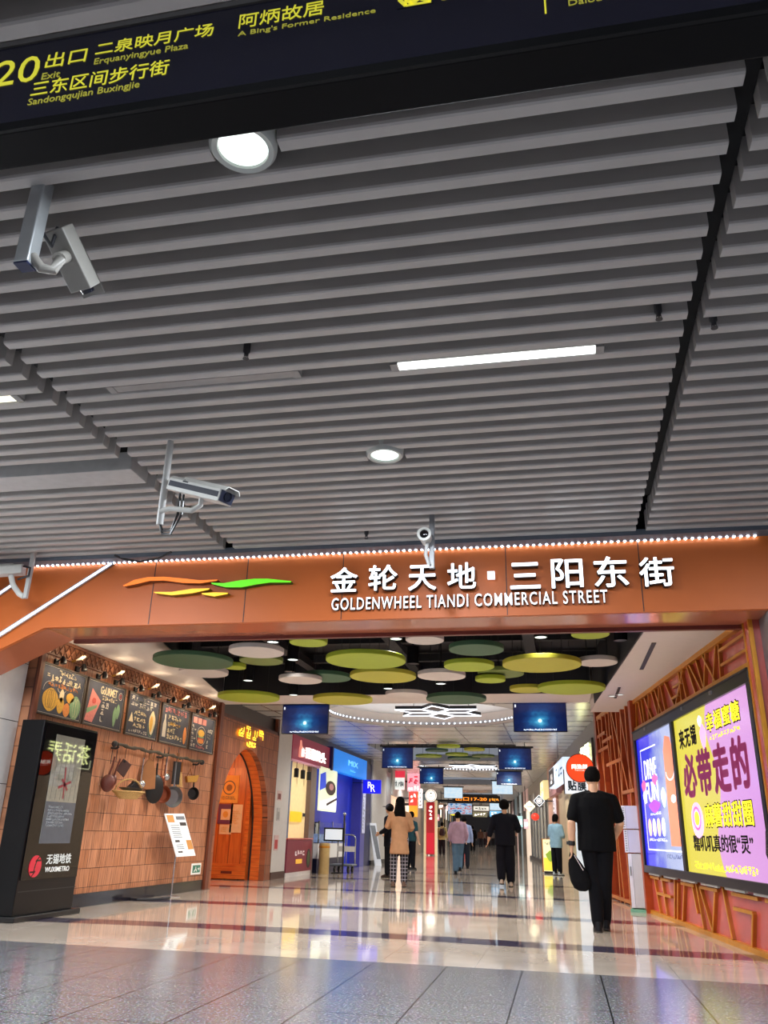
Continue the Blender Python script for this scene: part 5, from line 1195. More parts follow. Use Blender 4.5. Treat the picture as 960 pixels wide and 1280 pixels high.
t = thing('notice', 'yellow notice on the cream wall of the maroon shop', 'notice', (XL-0.13, 20.2, 1.22), LZ); bx('sheet', 0, 0.95, -0.012, -0.001, 0, 0.24, glow('notice_yellow', '#e8c020', 0.5), t); bx('corner_tag', 1.05, 1.25, -0.012, -0.001, 0.14, 0.22, M_dark, t)
t = thing('shop_counter', 'maroon shop counter with pale lettering and a yellow label', 'counter', (XL, 19.66, 0), LZ)
bx('front', 0, 2.05, -0.03, 0.35, 0.1, 0.82, mat('maroon_counter', '#7a2a3a', 0.35, emit=0.12), t, bevel=0.01); bx('plinth', 0, 2.05, -0.02, 0.33, 0, 0.1, mat('plinth_pale', '#d9d2cf', 0.3), t); bx('top', -0.02, 2.07, -0.05, 0.37, 0.82, 0.85, M_redlac, t)
scrawl('lettering', mat('counter_print', '#d6c5c2', 0.5, emit=0.4), t, 0.62, 1.45, 0.45, 0.62, 1, 4, -0.0305, 71, 0.03); bx('label', 0.72, 1.22, -0.036, -0.0305, 0.28, 0.38, glow('label_yellow', '#e0a83a', 0.5), t)
blob(t, 1.78, 0.38, 0.18, 0.22, M_dark, -0.033, name='picture'); blob(t, 1.78, 0.38, 0.12, 0.16, mat('picture_green', '#4f5a3a', 0.6), -0.036, name='picture')
t = thing('shop_sign', 'bright blue shop sign with pale MIX lettering', 'sign', (XL, 23.25, 0), LZ)
bx('sign_box', 0, 4.35, -0.08, 0.12, 2.64, 3.24, glow('blue_sign', '#1478d8', 0.85), t, bevel=0.01); bx('end_cap', -0.12, 0, -0.09, 0.12, 2.62, 3.26, mat('cap_navy', '#1b1f60', 0.4), t)
text('lettering', 'MIX', glow('blue_letter', '#7fd0f2', 0.9), t, 1.75, 3.0, 2.90, 3.06, -0.09, 0.01, 0.0); scrawl('lettering', glow('blue_letter', '#7fd0f2', 0.9), t, 2.0, 2.7, 2.74, 2.80, 1, 6, -0.09, 73)
t = thing('poster', 'poster of a round dark dish on a white plate, in the blue shop', 'poster', (XL-0.03, 22.0, 0), LZ)
P0 = onX(397, 1013, XL); P1 = onX(420.6, 964, XL); y0, y1, z0, z1 = P0.y-22.0, P1.y-22.0, P0.z, P1.z; W_, H_ = y1-y0, z1-z0
bx('sheet', y0, y1, -0.06, -0.02, z0, z1, glow('poster_pale', '#dfe6c2', 0.75), t)
bm = B(); prism(bm, [(y0, z0+H_*0.45), (y0+W_*0.35, z0+H_*0.55), (y0+W_*0.3, z1-0.1), (y0, z1-0.2)], -0.064, -0.0605); obj('picture', bm, glow('poster_blue', '#2846c8', 0.7), t)
blob(t, y0+W_*0.62, z0+H_*0.55, W_*0.3, H_*0.17, mat('dish_brown', '#4a3428', 0.5), -0.066, name='picture'); blob(t, y0+W_*0.65, z0+H_*0.58, W_*0.13, H_*0.08, mat('dish_pink', '#c88a8a', 0.5, emit=0.3), -0.070, name='picture')
bm = B(); prism(bm, [(y0, z0+0.05), (y1, z0+0.05), (y1, z0+H_*0.38), (y0, z0+H_*0.2)], -0.068, -0.0605); obj('picture', bm, glow('plate_white', '#e9eeee', 0.7), t); bm = B(); bar(bm, (y0+W_*0.4, z0+H_*0.15), (y1, z0+H_*0.32), 0.06, -0.073, -0.0685); obj('picture', bm, mat('dish_brown', '#4a3428', 0.5), t)
t = thing('display_case', 'glass display case with white base in front of the blue shop', 'display case', (XL+0.0, 22.4, 0), LZ)
bx('base', 0, 2.9, 0.0, 0.26, 0.35, 0.72, M_wht, t); bx('plinth', 0, 2.9, 0.02, 0.26, 0, 0.35, mat('plinth_navy', '#15173a', 0.4), t)
bx('goods', 0.1, 2.8, 0.06, 0.2, 0.74, 0.95, mat('goods_pale', '#9fb4d8', 0.4, var=0.4, scale=9, emit=0.3), t)
m, nt, b = newmat('case_glass'); b.inputs['Transmission Weight'].default_value = 1.0; b.inputs['Roughness'].default_value = 0.02; b.inputs['Base Color'].default_value = (0.85, 0.92, 1, 1); b.inputs['IOR'].default_value = 1.1
bx('glass', 0.0, 2.9, 0.0, 0.24, 0.72, 1.25, m, t)
for x in (0, 1.4, 2.86): bx('corner_post', x, x+0.04, -0.005, 0.02, 0.72, 1.28, M_steel, t)
t = thing('waste_bin', 'slim gold bin in front of the display case', 'bin', (onY(402, 1087, 22.2).x+0.05, 22.2, 0))
bm = B(); lathe(bm, [(0.14, 0), (0.14, 0.72), (0.12, 0.74), (0.11, 0.70), (0.001, 0.70)], n=20); obj('body', bm, mat('gold_bin', '#c9ad74', 0.35, 0.3), t, smooth=True); bm = B(); lathe(bm, [(0.142, 0.62), (0.146, 0.63), (0.146, 0.66), (0.142, 0.67)], n=20, loop=True); obj('band', bm, M_gold, t, smooth=True)
p = onZ(402, 1089); t = thing('card_stand', 'black framed card stand on a thin post beside the gold bin', 'stand', (XL+0.45, 22.75, 0))
bm = B(); lathe(bm, [(0.16, 0), (0.16, 0.02), (0.02, 0.03), (0.001, 0.03)], n=20); obj('base', bm, M_black, t, smooth=True); bx('post', 0.13, 0.17, -0.02, 0.02, 0.0, 1.45, M_dark, t); bx('frame', -0.4, 0.15, -0.02, 0.02, 0.78, 1.12, M_black, t); bx('card', -0.36, 0.11, -0.024, -0.02, 0.82, 1.08, glow('card_white', '#d3dbe2', 0.6), t); bm = B(); ball(bm, (0.15, 0, 1.47), 0.045); obj('knob', bm, M_steel, t, smooth=True)
# flat trolley
p = onY(412, 1088, 22.9); q = onY(440, 1087, 22.9); t = thing('platform_trolley', 'flat grey platform trolley with a pale tube handle by the blue shop', 'trolley', ((p.x+q.x)/2, p.y+0.25, 0)); h = (q.x-p.x)/2
bx('deck', -h, h, -0.25, 0.35, 0.17, 0.22, mat('deck_grey', '#5d646c', 0.5), t, bevel=0.02)
for sx_ in (-1, 1):
    for sy_ in (-0.18, 0.28):
        bm = B(); lathe(bm, [(0.03, -0.025), (0.075, -0.025), (0.085, -0.015), (0.085, 0.015), (0.075, 0.025), (0.03, 0.025)], (sx_*(h-0.12), sy_, 0.085), 18, 'X'); obj('wheel', bm, M_black, t, smooth=True)
        bx('fork', sx_*(h-0.12)-0.035, sx_*(h-0.12)+0.035, sy_-0.015, sy_+0.015, 0.08, 0.17, M_grey, t)
bm = B(); hh = h-0.06; tube(bm, [(-hh, 0.3, 0.2), (-hh, 0.3, 0.85), (-hh+0.03, 0.3, 0.92), (-hh+0.1, 0.3, 0.95), (hh-0.1, 0.3, 0.95), (hh-0.03, 0.3, 0.92), (hh, 0.3, 0.85), (hh, 0.3, 0.2)], 0.02, 10); obj('handle', bm, M_steel, t, smooth=True)
bx('cross_plate', -hh, hh, 0.28, 0.31, 0.52, 0.66, M_white, t); bm = B(); cyl(bm, (0, 0.3, 0.2), (0, 0.3, 0.95), 0.012, 8); obj('middle_bar', bm, M_steel, t, smooth=True)
# RR blade sign, leaning frame
p0 = onY(453.3, 991.7, 27.2); p1 = onY(476, 975, 27.2); t = thing('blade_sign', 'square blue blade sign with white double R letters', 'sign', (p0.x, 27.2, p0.z)); W_, H_ = p1.x-p0.x, p1.z-p0.z
bx('box', 0, W_, 0, 0.10, 0, H_, glow('blade_blue', '#1818d8', 0.85), t, bevel=0.008); bx('arm', -0.35, 0, 0.03, 0.07, H_*0.75, H_*0.8, M_dark, t)
text('lettering', 'R', glow('sign_white', '#fff6f0', 1.05), t, W_*0.28, W_*0.50, H_*0.38, H_*0.86, -0.006, 0.01, 0.0); text('lettering', 'R', glow('sign_white', '#fff6f0', 1.05), t, W_*0.46, W_*0.70, H_*0.12, H_*0.66, -0.012, 0.01, 0.0)
p = onZ(463, 1080); t = thing('leaning_board', 'tall white framed board leaning against the navy shop recess', 'board', (p.x+0.5, p.y-1.2, 0), R(35)); q = onY(451, 1029, p.y)
bm = B(); prism(bm, [(-0.08, 0.0), (0.16, 0.0), (-0.32+0.24, q.z), (-0.32, q.z)], 0.0, 0.05); obj('board', bm, glow('frame_white', '#c8ccd2', 0.35), t); bm = B(); prism(bm, [(-0.02, 0.2), (0.12, 0.2), (-0.30+0.18, q.z-0.08), (-0.30, q.z-0.08)], -0.006, -0.001); obj('print', bm, mat('print_grey', '#7f858c', 0.6), t)
# white strip poster on violet post, notices on pillars
t = thing('wall_strip', 'narrow white strip with print on the violet post', 'notice', (xl(27)+0.04, 27.5, 0), LZ); bx('strip', 0, 0.42, -0.012, -0.001, 1.0, 2.3, mat('strip_pale', '#b9bdd8', 0.5, emit=0.2), t); scrawl('print', M_prg, t, 0.06, 0.36, 1.1, 2.2, 10, 2, -0.0125, 80)
for (px0, py0, px1, py1, lab, mm) in ((346, 989, 352, 1000, 'red and white notice on the white pillar, upper', 'paper_redwhite'), (341.5, 1044, 348, 1063, 'red and white extinguisher notice low on the white pillar', 'paper_red'), (345, 1010, 350, 1026, 'pale grey print in the middle of the white pillar', 'paper_grey')):
    a = onX(px0, py1, XL); b = onX(px1, py0, XL); t = thing('notice', lab, 'notice', (XL, a.y, a.z), LZ)
    bx('sheet', 0, b.y-a.y, -0.012, -0.001, 0, b.z-a.z, mat(mm, {'paper_redwhite': '#c9b0ac', 'paper_red': '#c9a9a4', 'paper_grey': '#b5b1ae'}[mm], 0.5), t)
    bx('block', (b.y-a.y)*0.1, (b.y-a.y)*0.8, -0.014, -0.0121, (b.z-a.z)*0.1, (b.z-a.z)*0.7, mat(mm+'_block', {'paper_redwhite': '#7a3a34', 'paper_red': '#b03a38', 'paper_grey': '#96928f'}[mm], 0.5), t)
t = thing('wall_plate', 'small dark plate high on the blue-grey post', 'plate', (XL+0.0, 19.66, 2.62), LZ); bx('plate', 0, 0.22, -0.012, -0.001, 0, 0.30, M_dark, t); bx('print', 0.04, 0.18, -0.014, -0.0121, 0.06, 0.24, M_prg, t)
def fas(name, lab, px0, py0, px1, py1, X, m, **k):
    a = onX(px0, py1, X); b = onX(px1, py0, X); t = thing(name, lab, 'sign', (X, a.y, a.z), LZ); W_, H_ = b.y-a.y, b.z-a.z
    bx('sign_box', 0, W_, -0.05, 0.12, 0, H_, m, t, bevel=0.01); return t, W_, H_
def faceY(name, lab, px0, py0, px1, py1, Y, m, cat='sign', dep=0.10, rz=0.0):
    a = onY(px0, py1, Y); b = onY(px1, py0, Y); t = thing(name, lab, cat, (a.x, Y, a.z), rz); W_, H_ = b.x-a.x, b.z-a.z
    if a.x < -3: bx('arm', xl(Y)-a.x-0.02, 0.01, 0.03, 0.07, H_*0.45, H_*0.55, M_dark, t)
    else: bx('arm', W_-0.01, xr(Y)-a.x+0.1, 0.03, 0.07, H_*0.3, H_*0.36, M_dark, t)
    bx('sign_box', 0, W_, 0, dep, 0, H_, m, t, bevel=0.01); return t, W_, H_
M_sw = glow('sign_white', '#fff6f0', 1.05)
t, W_, H_ = faceY('shop_sign', 'red shop sign with a white square of dark characters, left of the pink one', 489, 963, 506, 987, 34.6, glow('sign_red', '#d8344a', 0.8)); bx('white_field', W_*0.2, W_, -0.02, -0.005, 0, H_*0.62, glow('field_white', '#e8efec', 0.85), t); scrawl('lettering', mat('sign_dark', '#3a4a55', 0.5), t, W_*0.26, W_*0.95, H_*0.08, H_*0.55, 1, 3, -0.021, 83, 0.03)
t, W_, H_ = faceY('shop_sign', 'pink and white shop sign left of the round emblem', 509, 965, 525, 989, 36.0, glow('sign_pink', '#f0a8b8', 0.9)); scrawl('lettering', glow('pink_red', '#c83a52', 0.8), t, W_*0.1, W_*0.9, H_*0.35, H_*0.85, 1, 2, -0.006, 85, 0.06); scrawl('lettering', M_sw, t, W_*0.05, W_*0.95, H_*0.05, H_*0.3, 1, 4, -0.006, 86, 0.05)
t, W_, H_ = faceY('shop_sign', 'red and orange upright light box under the pink sign', 511, 990, 522, 1021, 36.4, glow('sign_amber', '#e8a032', 0.8)); bx('red_field', 0, W_, -0.02, -0.005, H_*0.45, H_, glow('sign_red2', '#d8443a', 0.8), t); scrawl('lettering', M_sw, t, W_*0.15, W_*0.85, H_*0.55, H_*0.95, 2, 2, -0.021, 88, 0.04)
t, W_, H_ = faceY('shop_sign', 'grey fascia sign with dark lettering above the shop of the dark-capped man', 474, 962, 485, 979, 33.9, mat('fascia_pale', '#a9a29c', 0.5, emit=0.25)); scrawl('lettering', M_dark, t, W_*0.1, W_*0.9, H_*0.3, H_*0.75, 1, 2, -0.006, 89, 0.05)
t, W_, H_ = faceY('shop_sign', 'pale lit panel right of the red and orange light box', 523, 986, 528, 1010, 37.5, glow('sign_palepink', '#efdde0', 0.8)); scrawl('lettering', M_prg, t, W_*0.1, W_*0.9, H_*0.1, H_*0.9, 4, 1, -0.006, 90, 0.03)
# round emblem sign
Y = 44.0; c = onY(538.7, 994.5, Y); e = onY(546, 994.5, Y); r = e.x-c.x
t = thing('round_sign', 'round white blade sign with a ring and dark emblem', 'sign', (c.x, Y, c.z))
bm = B(); lathe(bm, [(r, 0), (r, 0.12), (0.001, 0.12), (0.001, 0)], n=32, axis='Y'); obj('drum', bm, mat('drum_dark', '#3a3128', 0.5), t)
bm = B(); lathe(bm, [(r*0.98, -0.02), (r*0.86, -0.02), (r*0.86, 0), (r*0.98, 0)], n=32, axis='Y', loop=True); obj('ring', bm, M_sw, t); bm = B(); lathe(bm, [(r*0.74, -0.02), (0.001, -0.02), (0.001, 0), (r*0.74, 0)], n=32, axis='Y'); obj('face', bm, glow('face_white', '#efeae0', 1.0), t)
loopline(t, 0, 0.02, r*0.25, r*0.25, M_dark, r*0.12, -0.022, a0=3.3, a1=6.1, name='emblem'); blob(t, 0, r*0.4, r*0.2, r*0.12, M_dark, -0.022, name='emblem'); bx('arm', xl(44.0)-c.x, -r, 0.04, 0.08, r*0.3, r*0.5, M_dark, t)
# red kiosk banner
Y = 46.0; a = onY(532.5, 1066, Y); b = onY(543.5, 1003, Y); t = thing('red_banner_stand', 'tall red lit banner stand below the round emblem sign', 'banner', (a.x, Y, 0)); W_ = b.x-a.x
bx('panel', 0, W_, 0, 0.25, 0.05, b.z, glow('banner_red', '#b81f2c', 0.4), t); bx('edge', -0.12, 0, -0.03, 0.2, 0, b.z+0.1, glow('banner_cream', '#e8cfa6', 0.5), t); bx('edge', W_, W_+0.12, -0.03, 0.2, 0, b.z+0.1, glow('banner_cream', '#e8cfa6', 0.5), t); bx('lower_panel', 0.05, W_-0.05, -0.03, 0, 0.1, b.z*0.42, glow('banner_bright', '#d8203a', 0.5), t); scrawl('lettering', M_sw, t, W_*0.3, W_*0.7, b.z*0.66, b.z*0.95, 4, 1, -0.004, 91, 0.06)
Y = 58.0; c = onY(566, 1014, Y); t = thing('round_sign', 'yellow round lit sign above the pink shirt, left side', 'sign', (c.x, Y, c.z)); r = (onY(571, 1014, Y)-c).x
bm = B(); lathe(bm, [(r, 0), (r, 0.15), (0.001, 0.15), (0.001, 0)], n=24, axis='Y'); obj('drum', bm, glow('round_yellow', '#eadb2e', 1.0), t); loopline(t, 0, 0, r*0.5, r*0.5, mat('ochre', '#8a7a18', 0.5), r*0.15, -0.01, name='emblem'); bm = B(); cyl(bm, (0, 0.07, r), (0, 0.07, 3.46-c.z), 0.02, 8); obj('hanger', bm, M_dark, t)
Y = 57.0; c = onY(560.5, 1010, Y); t = thing('round_sign', 'round pinkish white lit sign left of the yellow round one', 'sign', (c.x, Y, c.z)); r = (onY(564, 1010, Y)-c).x
bm = B(); lathe(bm, [(r, 0), (r, 0.15), (0.001, 0.15), (0.001, 0)], n=24, axis='Y'); obj('drum', bm, glow('round_pink', '#f2dcd8', 1.0), t); loopline(t, 0, 0, r*0.6, r*0.6, glow('pink_red', '#c83a52', 0.8), r*0.12, -0.01, name='emblem'); bm = B(); cyl(bm, (0, 0.07, r), (0, 0.07, 3.88-c.z), 0.02, 8); obj('hanger', bm, M_dark, t)

# ---------------------------------------------------------------- light boxes on the right wall
def rthing(name, lab, cat, s_far, off=0.0, z=0.0, group=None): p = RW(s_far, off, z); return thing(name, lab, cat, (p.x, p.y, p.z), RZ, group)
def rs(px, py, off=0.06):
    """(s, z) on the right wall plane, off metres out of it"""
    r_ = ray(px, py); n = Vector((0.9925, 0.1225, 0)); q0 = A0 - n*off; tt = (q0-EYE).dot(n)/r_.dot(n); P = EYE + r_*tt; return (P-q0).dot(d), P.z
t = rthing('light_box', 'wide black double light box frame on the red and gold fret wall', 'light box', 5.62)
L_ = 5.42
bx('back', 0, L_, -0.02, 0.028, 0.56, 2.60, M_black, t)
for q in ((0, L_, 0.56, 0.66), (0, L_, 2.46, 2.60), (0, 0.09, 0.66, 2.46), (L_-0.09, L_, 0.66, 2.46), (2.30, 2.42, 0.66, 2.46)): bx('frame_bar', q[0], q[1], -0.075, -0.02, q[2], q[3], mat('frame_black', '#141419', 0.3), t, bevel=0.006)
bx('top_rail', 0, L_, -0.085, -0.06, 2.575, 2.595, M_dark, t)
for x in (0.9, 3.0, 4.2): bx('latch', x, x+0.07, -0.095, -0.075, 2.52, 2.56, M_grey, t)
for k in range(6): bx('lower_clip', 0.2+0.9*k, 0.85+0.9*k, -0.05, -0.02, 0.535, 0.56, M_lightgrey, t)
# blue poster
t = rthing('poster', 'lit blue poster with pale lettering and orange strip in the double light box', 'poster', 5.53, 0.03, 0.66); W_, H_ = 2.21, 1.80
bx('sheet', 0, W_, -0.012, -0.001, 0, H_, mat_screen('screen_blue', 'blue', 0.95), t)
M_pw = glow('print_white', '#e6e9fb', 0.95)
bm = B(); bar(bm, (0.22, 0.22), (0.22, 1.62), 0.016, -0.0145, -0.0121); bar(bm, (0.22, 1.62), (1.2, 1.62), 0.02, -0.0145, -0.0121); bar(bm, (0.22, 0.22), (2.1, 0.22), 0.02, -0.0145, -0.0121); obj('border_line', bm, M_pw, t)
bm = B(); prism(bm, [(1.60, 0.28), (2.12, 0.28), (2.14, 1.45), (2.02, 1.64), (1.78, 1.68), (1.64, 1.5)], -0.0155, -0.0121); obj('picture', bm, glow('print_coral', '#e08468', 0.85), t)
loopline(t, 1.9, 1.22, 0.22, 0.12, M_pw, 0.02, -0.017, a0=3.2, a1=6.2, name='picture'); blob(t, 1.95, 0.86, 0.12, 0.05, M_pw, -0.017, name='picture')
text('lettering', 'DRIVE', M_pw, t, 0.40, 1.15, 1.18, 1.46, -0.0145, 0.003, 0.01); text('lettering', 'FUN', M_pw, t, 0.35, 1.15, 0.86, 1.14, -0.0145, 0.003, 0.02)
for x, z, a_, b_, m in ((0.28, 1.10, 0.14, 0.08, glow('print_magenta', '#e05a9a', 0.9)), (1.0, 1.16, 0.16, 0.07, glow('print_magenta', '#e05a9a', 0.9)), (0.85, 0.80, 0.34, 0.08, glow('print_purple', '#a04ac0', 0.85)), (1.42, 0.90, 0.13, 0.12, glow('print_mint', '#cfeee0', 0.9)), (0.30, 0.95, 0.12, 0.09, glow('print_mint', '#cfeee0', 0.9))): blob(t, x, z, a_, b_, m, -0.0165, wob=0.12, name='picture')
for k in range(4): blob(t, 0.45+0.27*k, 0.52, 0.10, 0.12, (glow('print_peach', '#f0c0a8', 0.9), M_pw)[k % 2], -0.0155, name='picture')
scrawl('lettering', M_pw, t, 0.35, 1.4, 0.33, 0.38, 1, 10, -0.0145, 95); scrawl('lettering', mat('print_slate', '#6a76a8', 0.5, emit=0.3), t, 1.3, 2.1, 0.12, 0.19, 1, 12, -0.0145, 96); scrawl('lettering', M_pw, t, 0.55, 1.2, 0.68, 0.73, 1, 10, -0.0145, 97)
# yellow and pink poster
t = rthing('poster', 'lit yellow and pink poster with big maroon characters in the double light box', 'poster', 3.20, 0.03, 0.66); W_, H_ = 2.91, 1.80
bx('sheet', 0, W_, -0.012, -0.001, 0, H_, mat_screen('screen_duo', 'duo', 0.95), t)
M_mar = glow('print_maroon', '#8a2f5e', 0.55); M_blk = mat('print_black', '#2c1d22', 0.5); M_yl = glow('print_yellow', '#f6e83a', 0.95); M_pk = glow('print_pink', '#f3b0ee', 0.95)
def W3(s, x0, x1, z0, z1, m, off=0.015, y=-0.0125, halo=None):
    if halo: text('lettering', s, halo, t, x0-0.015, x1+0.015, z0-0.015, z1+0.015, y, 0.002, off+0.04); y -= 0.0025
    text('lettering', s, m, t, x0, x1, z0, z1, y, 0.003, off)
W3('来无锡', 0.18, 0.95, 1.42, 1.66, M_blk, 0.03)
W3('幸福蜜糖', 1.40, 2.55, 1.50, 1.70, M_yl, 0.012, halo=M_blk)
W3('必带走的', 0.20, 2.62, 0.83, 1.36, M_mar, 0.04)
W3('麻薯甜甜圈', 0.95, 2.55, 0.50, 0.74, M_yl, 0.012, halo=M_blk)
W3('糯叽叽真的很“灵”', 0.35, 2.45, 0.24, 0.42, M_blk, 0.02)
scrawl('lettering', M_yl, t, 0.30, 2.50, 0.04, 0.14, 1, 22, -0.0125, 101, 0.014)
scrawl('lettering', M_yl, t, 1.45, 2.5, 1.40, 1.46, 1, 10, -0.0125, 102, 0.01)
blob(t, 0.62, 0.58, 0.24, 0.20, M_pk, -0.0150, name='picture'); blob(t, 0.62, 0.60, 0.10, 0.08, M_yl, -0.0185, name='picture'); loopline(t, 0.62, 0.60, 0.15, 0.12, glow('print_magenta', '#e05a9a', 0.9), 0.025, -0.018, name='picture')
blob(t, 1.22, 1.48, 0.11, 0.13, M_pk, -0.0150, wob=0.1, name='picture'); blob(t, 1.15, 1.66, 0.08, 0.06, M_pw, -0.0165, wob=0.1, name='picture')
bm = B(); prism(bm, [(2.75, 0.25), (2.82, 0.45), (2.9, 0.3), (2.88, 0.1)], -0.015, -0.0121); obj('picture', bm, M_blk, t)

# ---------------------------------------------------------------- stacked pale cabinets by the fret
M_cab = mat('cabinet_lilac', '#b9b8d2', 0.4, var=0.02); M_cabs = mat('cabinet_side', '#a5a4ae', 0.45, var=0.02)
CXw, CYw = 0.935, 14.0
def cab(lab, dx, w_, z0, z1, mm):
    t = thing('cabinet', lab, 'cabinet', (CXw+dx, CYw, z0), R(-6)); h = z1-z0
    bx('body', 0, w_, 0, 0.42, 0.006, h, M_cabs, t, bevel=0.006); bx('front', 0.06, w_, -0.012, -0.001, 0.01, h-0.004, mm, t, bevel=0.003)
    bx('vent_strip', 0.0, 0.055, -0.010, -0.001, 0.01, h-0.004, mat('vent_white', '#cdccd8', 0.4), t)
    if h < 0.6:
        for k in range(int(h/0.035)): bx('vent_slot', 0.014, 0.04, -0.013, -0.0101, 0.03+0.034*k, 0.045+0.034*k, M_prg, t)
    else: bx('handle', 0.015, 0.035, -0.02, -0.0101, 0.45, 0.58, M_grey, t)
    return t
cab('topmost small cabinet of the pale stack by the red fret', 0.0, 0.335, 1.155, 1.50, M_cab)
cab('middle cabinet of the pale stack, slightly wider than the topmost', 0.01, 0.40, 0.815, 1.15, M_cab)
cab('tall lowest cabinet of the pale stack, on a green plinth', 0.045, 0.37, 0.05, 0.81, mat('cabinet_grey', '#b7b6bd', 0.4, var=0.02))
t = thing('plinth', 'green plinth under the stack of pale cabinets', 'plinth', (CXw+0.02, CYw-0.03, 0), R(-6)); bx('slab', 0, 0.46, 0, 0.5, 0, 0.035, mat('plinth_green', '#4f8a72', 0.4), t, bevel=0.008); bx('kerb', 0.0, 0.46, -0.01, 0.0, 0.0, 0.045, mat('plinth_kerb', '#6da58c', 0.4), t)

# ---------------------------------------------------------------- right shops
p = Vector((xr(21.6)+0.04, 21.6, 0)); RZ2 = math.atan2(-1, 0.10)
t = thing('neon_sign', 'white neon outline characters on the grey fascia past the red fret', 'sign', (xr(20.85)+0.02, 20.85, 2.44), math.atan2(-1, 0.082))
bx('board', 0.0, 2.0, -0.02, 0.02, -0.06, 0.62, mat('board_grey', '#5d5a58', 0.4), t)
text('lettering', '茶话弄', glow('neon_cream', '#eef2c4', 3.0), t, 0.12, 1.85, 0.06, 0.56, -0.05, 0.02, 0.012)
bm = B(); tube(bm, [(0.02, -0.05, 0.20), (0.02, -0.05, 0.02), (0.06, -0.05, -0.03), (1.90, -0.05, -0.03), (1.97, -0.05, 0.02), (1.97, -0.05, 0.2)], 0.014, 8); obj('tube', bm, glow('neon_cream', '#eef2c4', 3.0), t)
Y = 18.6; c = onY(725, 960, Y); e = onY(742, 960, Y); r = e.x-c.x
t = thing('round_sign', 'round orange blade sign with white characters on the right side', 'sign', (c.x, Y, c.z))
bm = B(); lathe(bm, [(r, 0), (r, 0.10), (0.001, 0.10), (0.001, 0)], n=40, axis='Y'); obj('drum', bm, glow('round_orange', '#f0481e', 0.85), t); bm = B(); lathe(bm, [(r*1.04, -0.01), (r*0.99, -0.01), (r*0.99, 0.11), (r*1.04, 0.11)], n=40, axis='Y', loop=True); obj('rim', bm, mat('rim_brown', '#7a2c18', 0.4), t)
text('lettering', '两渔鲜', M_sw, t, -r*0.62, r*0.55, -r*0.08, r*0.26, -0.01, 0.01, 0.012); scrawl('lettering', M_sw, t, -r*0.4, r*0.4, -r*0.22, -r*0.14, 1, 8, -0.006, 111); bx('arm', r*1.0, r*1.0+0.2, 0.03, 0.07, -0.03, 0.03, M_dark, t)
t, W_, H_ = faceY('blade_sign', 'white blade sign with dark characters under the round orange one', 706.5, 962, 742, 992, 19.4, glow('blade_white', '#dceaf4', 0.85)); text('lettering', '贴膜', mat('ink_navy', '#1d2c44', 0.5), t, W_*0.1, W_*0.72, H_*0.12, H_*0.55, -0.006, 0.008, 0.03); bx('frame', -0.02, 0, -0.02, 0.1, 0, H_, M_dark, t)
def rsign(name, lab, y0, y1, z0, z1, m, off=0.05):
    """sign box on the right shop fronts from the near end y0 to the far end y1"""
    ln = math.hypot(y1-y0, xr(y0)-xr(y1)); t = thing(name, lab, 'sign', (xr(y1)-off, y1, z0), math.atan2(-(y1-y0), xr(y0)-xr(y1)))
    bx('sign_box', 0, ln, 0, 0.2, 0, z1-z0, m, t, bevel=0.01); return t, ln, z1-z0
t, W_, H_ = rsign('shop_sign', 'long pale blue lit fascia sign with a black square at its far end', 22.2, 27.2, 2.42, 2.95, glow('fascia_blue', '#cfe0f2', 0.95), 0.34); bx('black_field', 0.1, 2.0, -0.012, -0.001, 0.03, H_-0.03, M_black, t); scrawl('lettering', M_sw, t, 0.5, 1.6, 0.08, H_-0.08, 1, 1, -0.013, 115, 0.07); scrawl('lettering', mat('ink_blue', '#5a7a98', 0.5, emit=0.3), t, 2.5, 4.9, 0.12, H_-0.12, 1, 3, -0.001, 116, 0.05)
t, W_, H_ = rsign('shop_sign', 'cream lit square sign beyond the long pale blue fascia', 31.6, 33.4, 2.35, 2.95, glow('fascia_cream', '#efe0a0', 0.8), 0.25); scrawl('lettering', mat('ink_tan', '#a08a50', 0.5), t, 0.3, W_-0.3, 0.2, 0.45, 1, 2, -0.001, 117, 0.04)
t, W_, H_ = rsign('shop_sign', 'dull pink fascia sign between the cream and the pale blue one', 28.0, 31.4, 2.35, 3.0, mat('fascia_pink', '#9a6a6a', 0.5, emit=0.25), 0.08); scrawl('lettering', mat('ink_rose', '#c9a0a0', 0.5, emit=0.4), t, 0.4, W_-0.4, 0.15, 0.5, 1, 4, -0.001, 118, 0.05)
def diamond(cx, cy, r, Y, lab, m, mi, rot=math.pi/4, nm=4):
    c = onY(cx, cy, Y); R_ = (onY(cx+r, cy, Y)-c).x; t = thing('blade_sign', lab, 'sign', (c.x, Y, c.z))
    P = [(R_*math.cos(k*math.pi/2), R_*math.sin(k*math.pi/2)) for k in range(4)]
    bm = B(); prism(bm, P, 0, 0.1); obj('box', bm, m, t, bevel=0.02); return t, R_
t, R_ = diamond(662, 1008, 7.2, 33.0, 'cream diamond blade sign, lower of two', glow('diamond_cream', '#f2ecc8', 0.95), None); scrawl('lettering', M_prg, t, -R_*0.5, R_*0.5, -R_*0.1, R_*0.1, 1, 4, -0.004, 121, 0.02); bx('arm', R_, R_+0.3, 0.03, 0.07, -0.02, 0.02, M_dark, t)
t, R_ = diamond(674, 1001, 7.4, 30.0, 'white-edged dark diamond blade sign with a round emblem, upper of two', glow('diamond_white', '#e6edf2', 0.95), None)
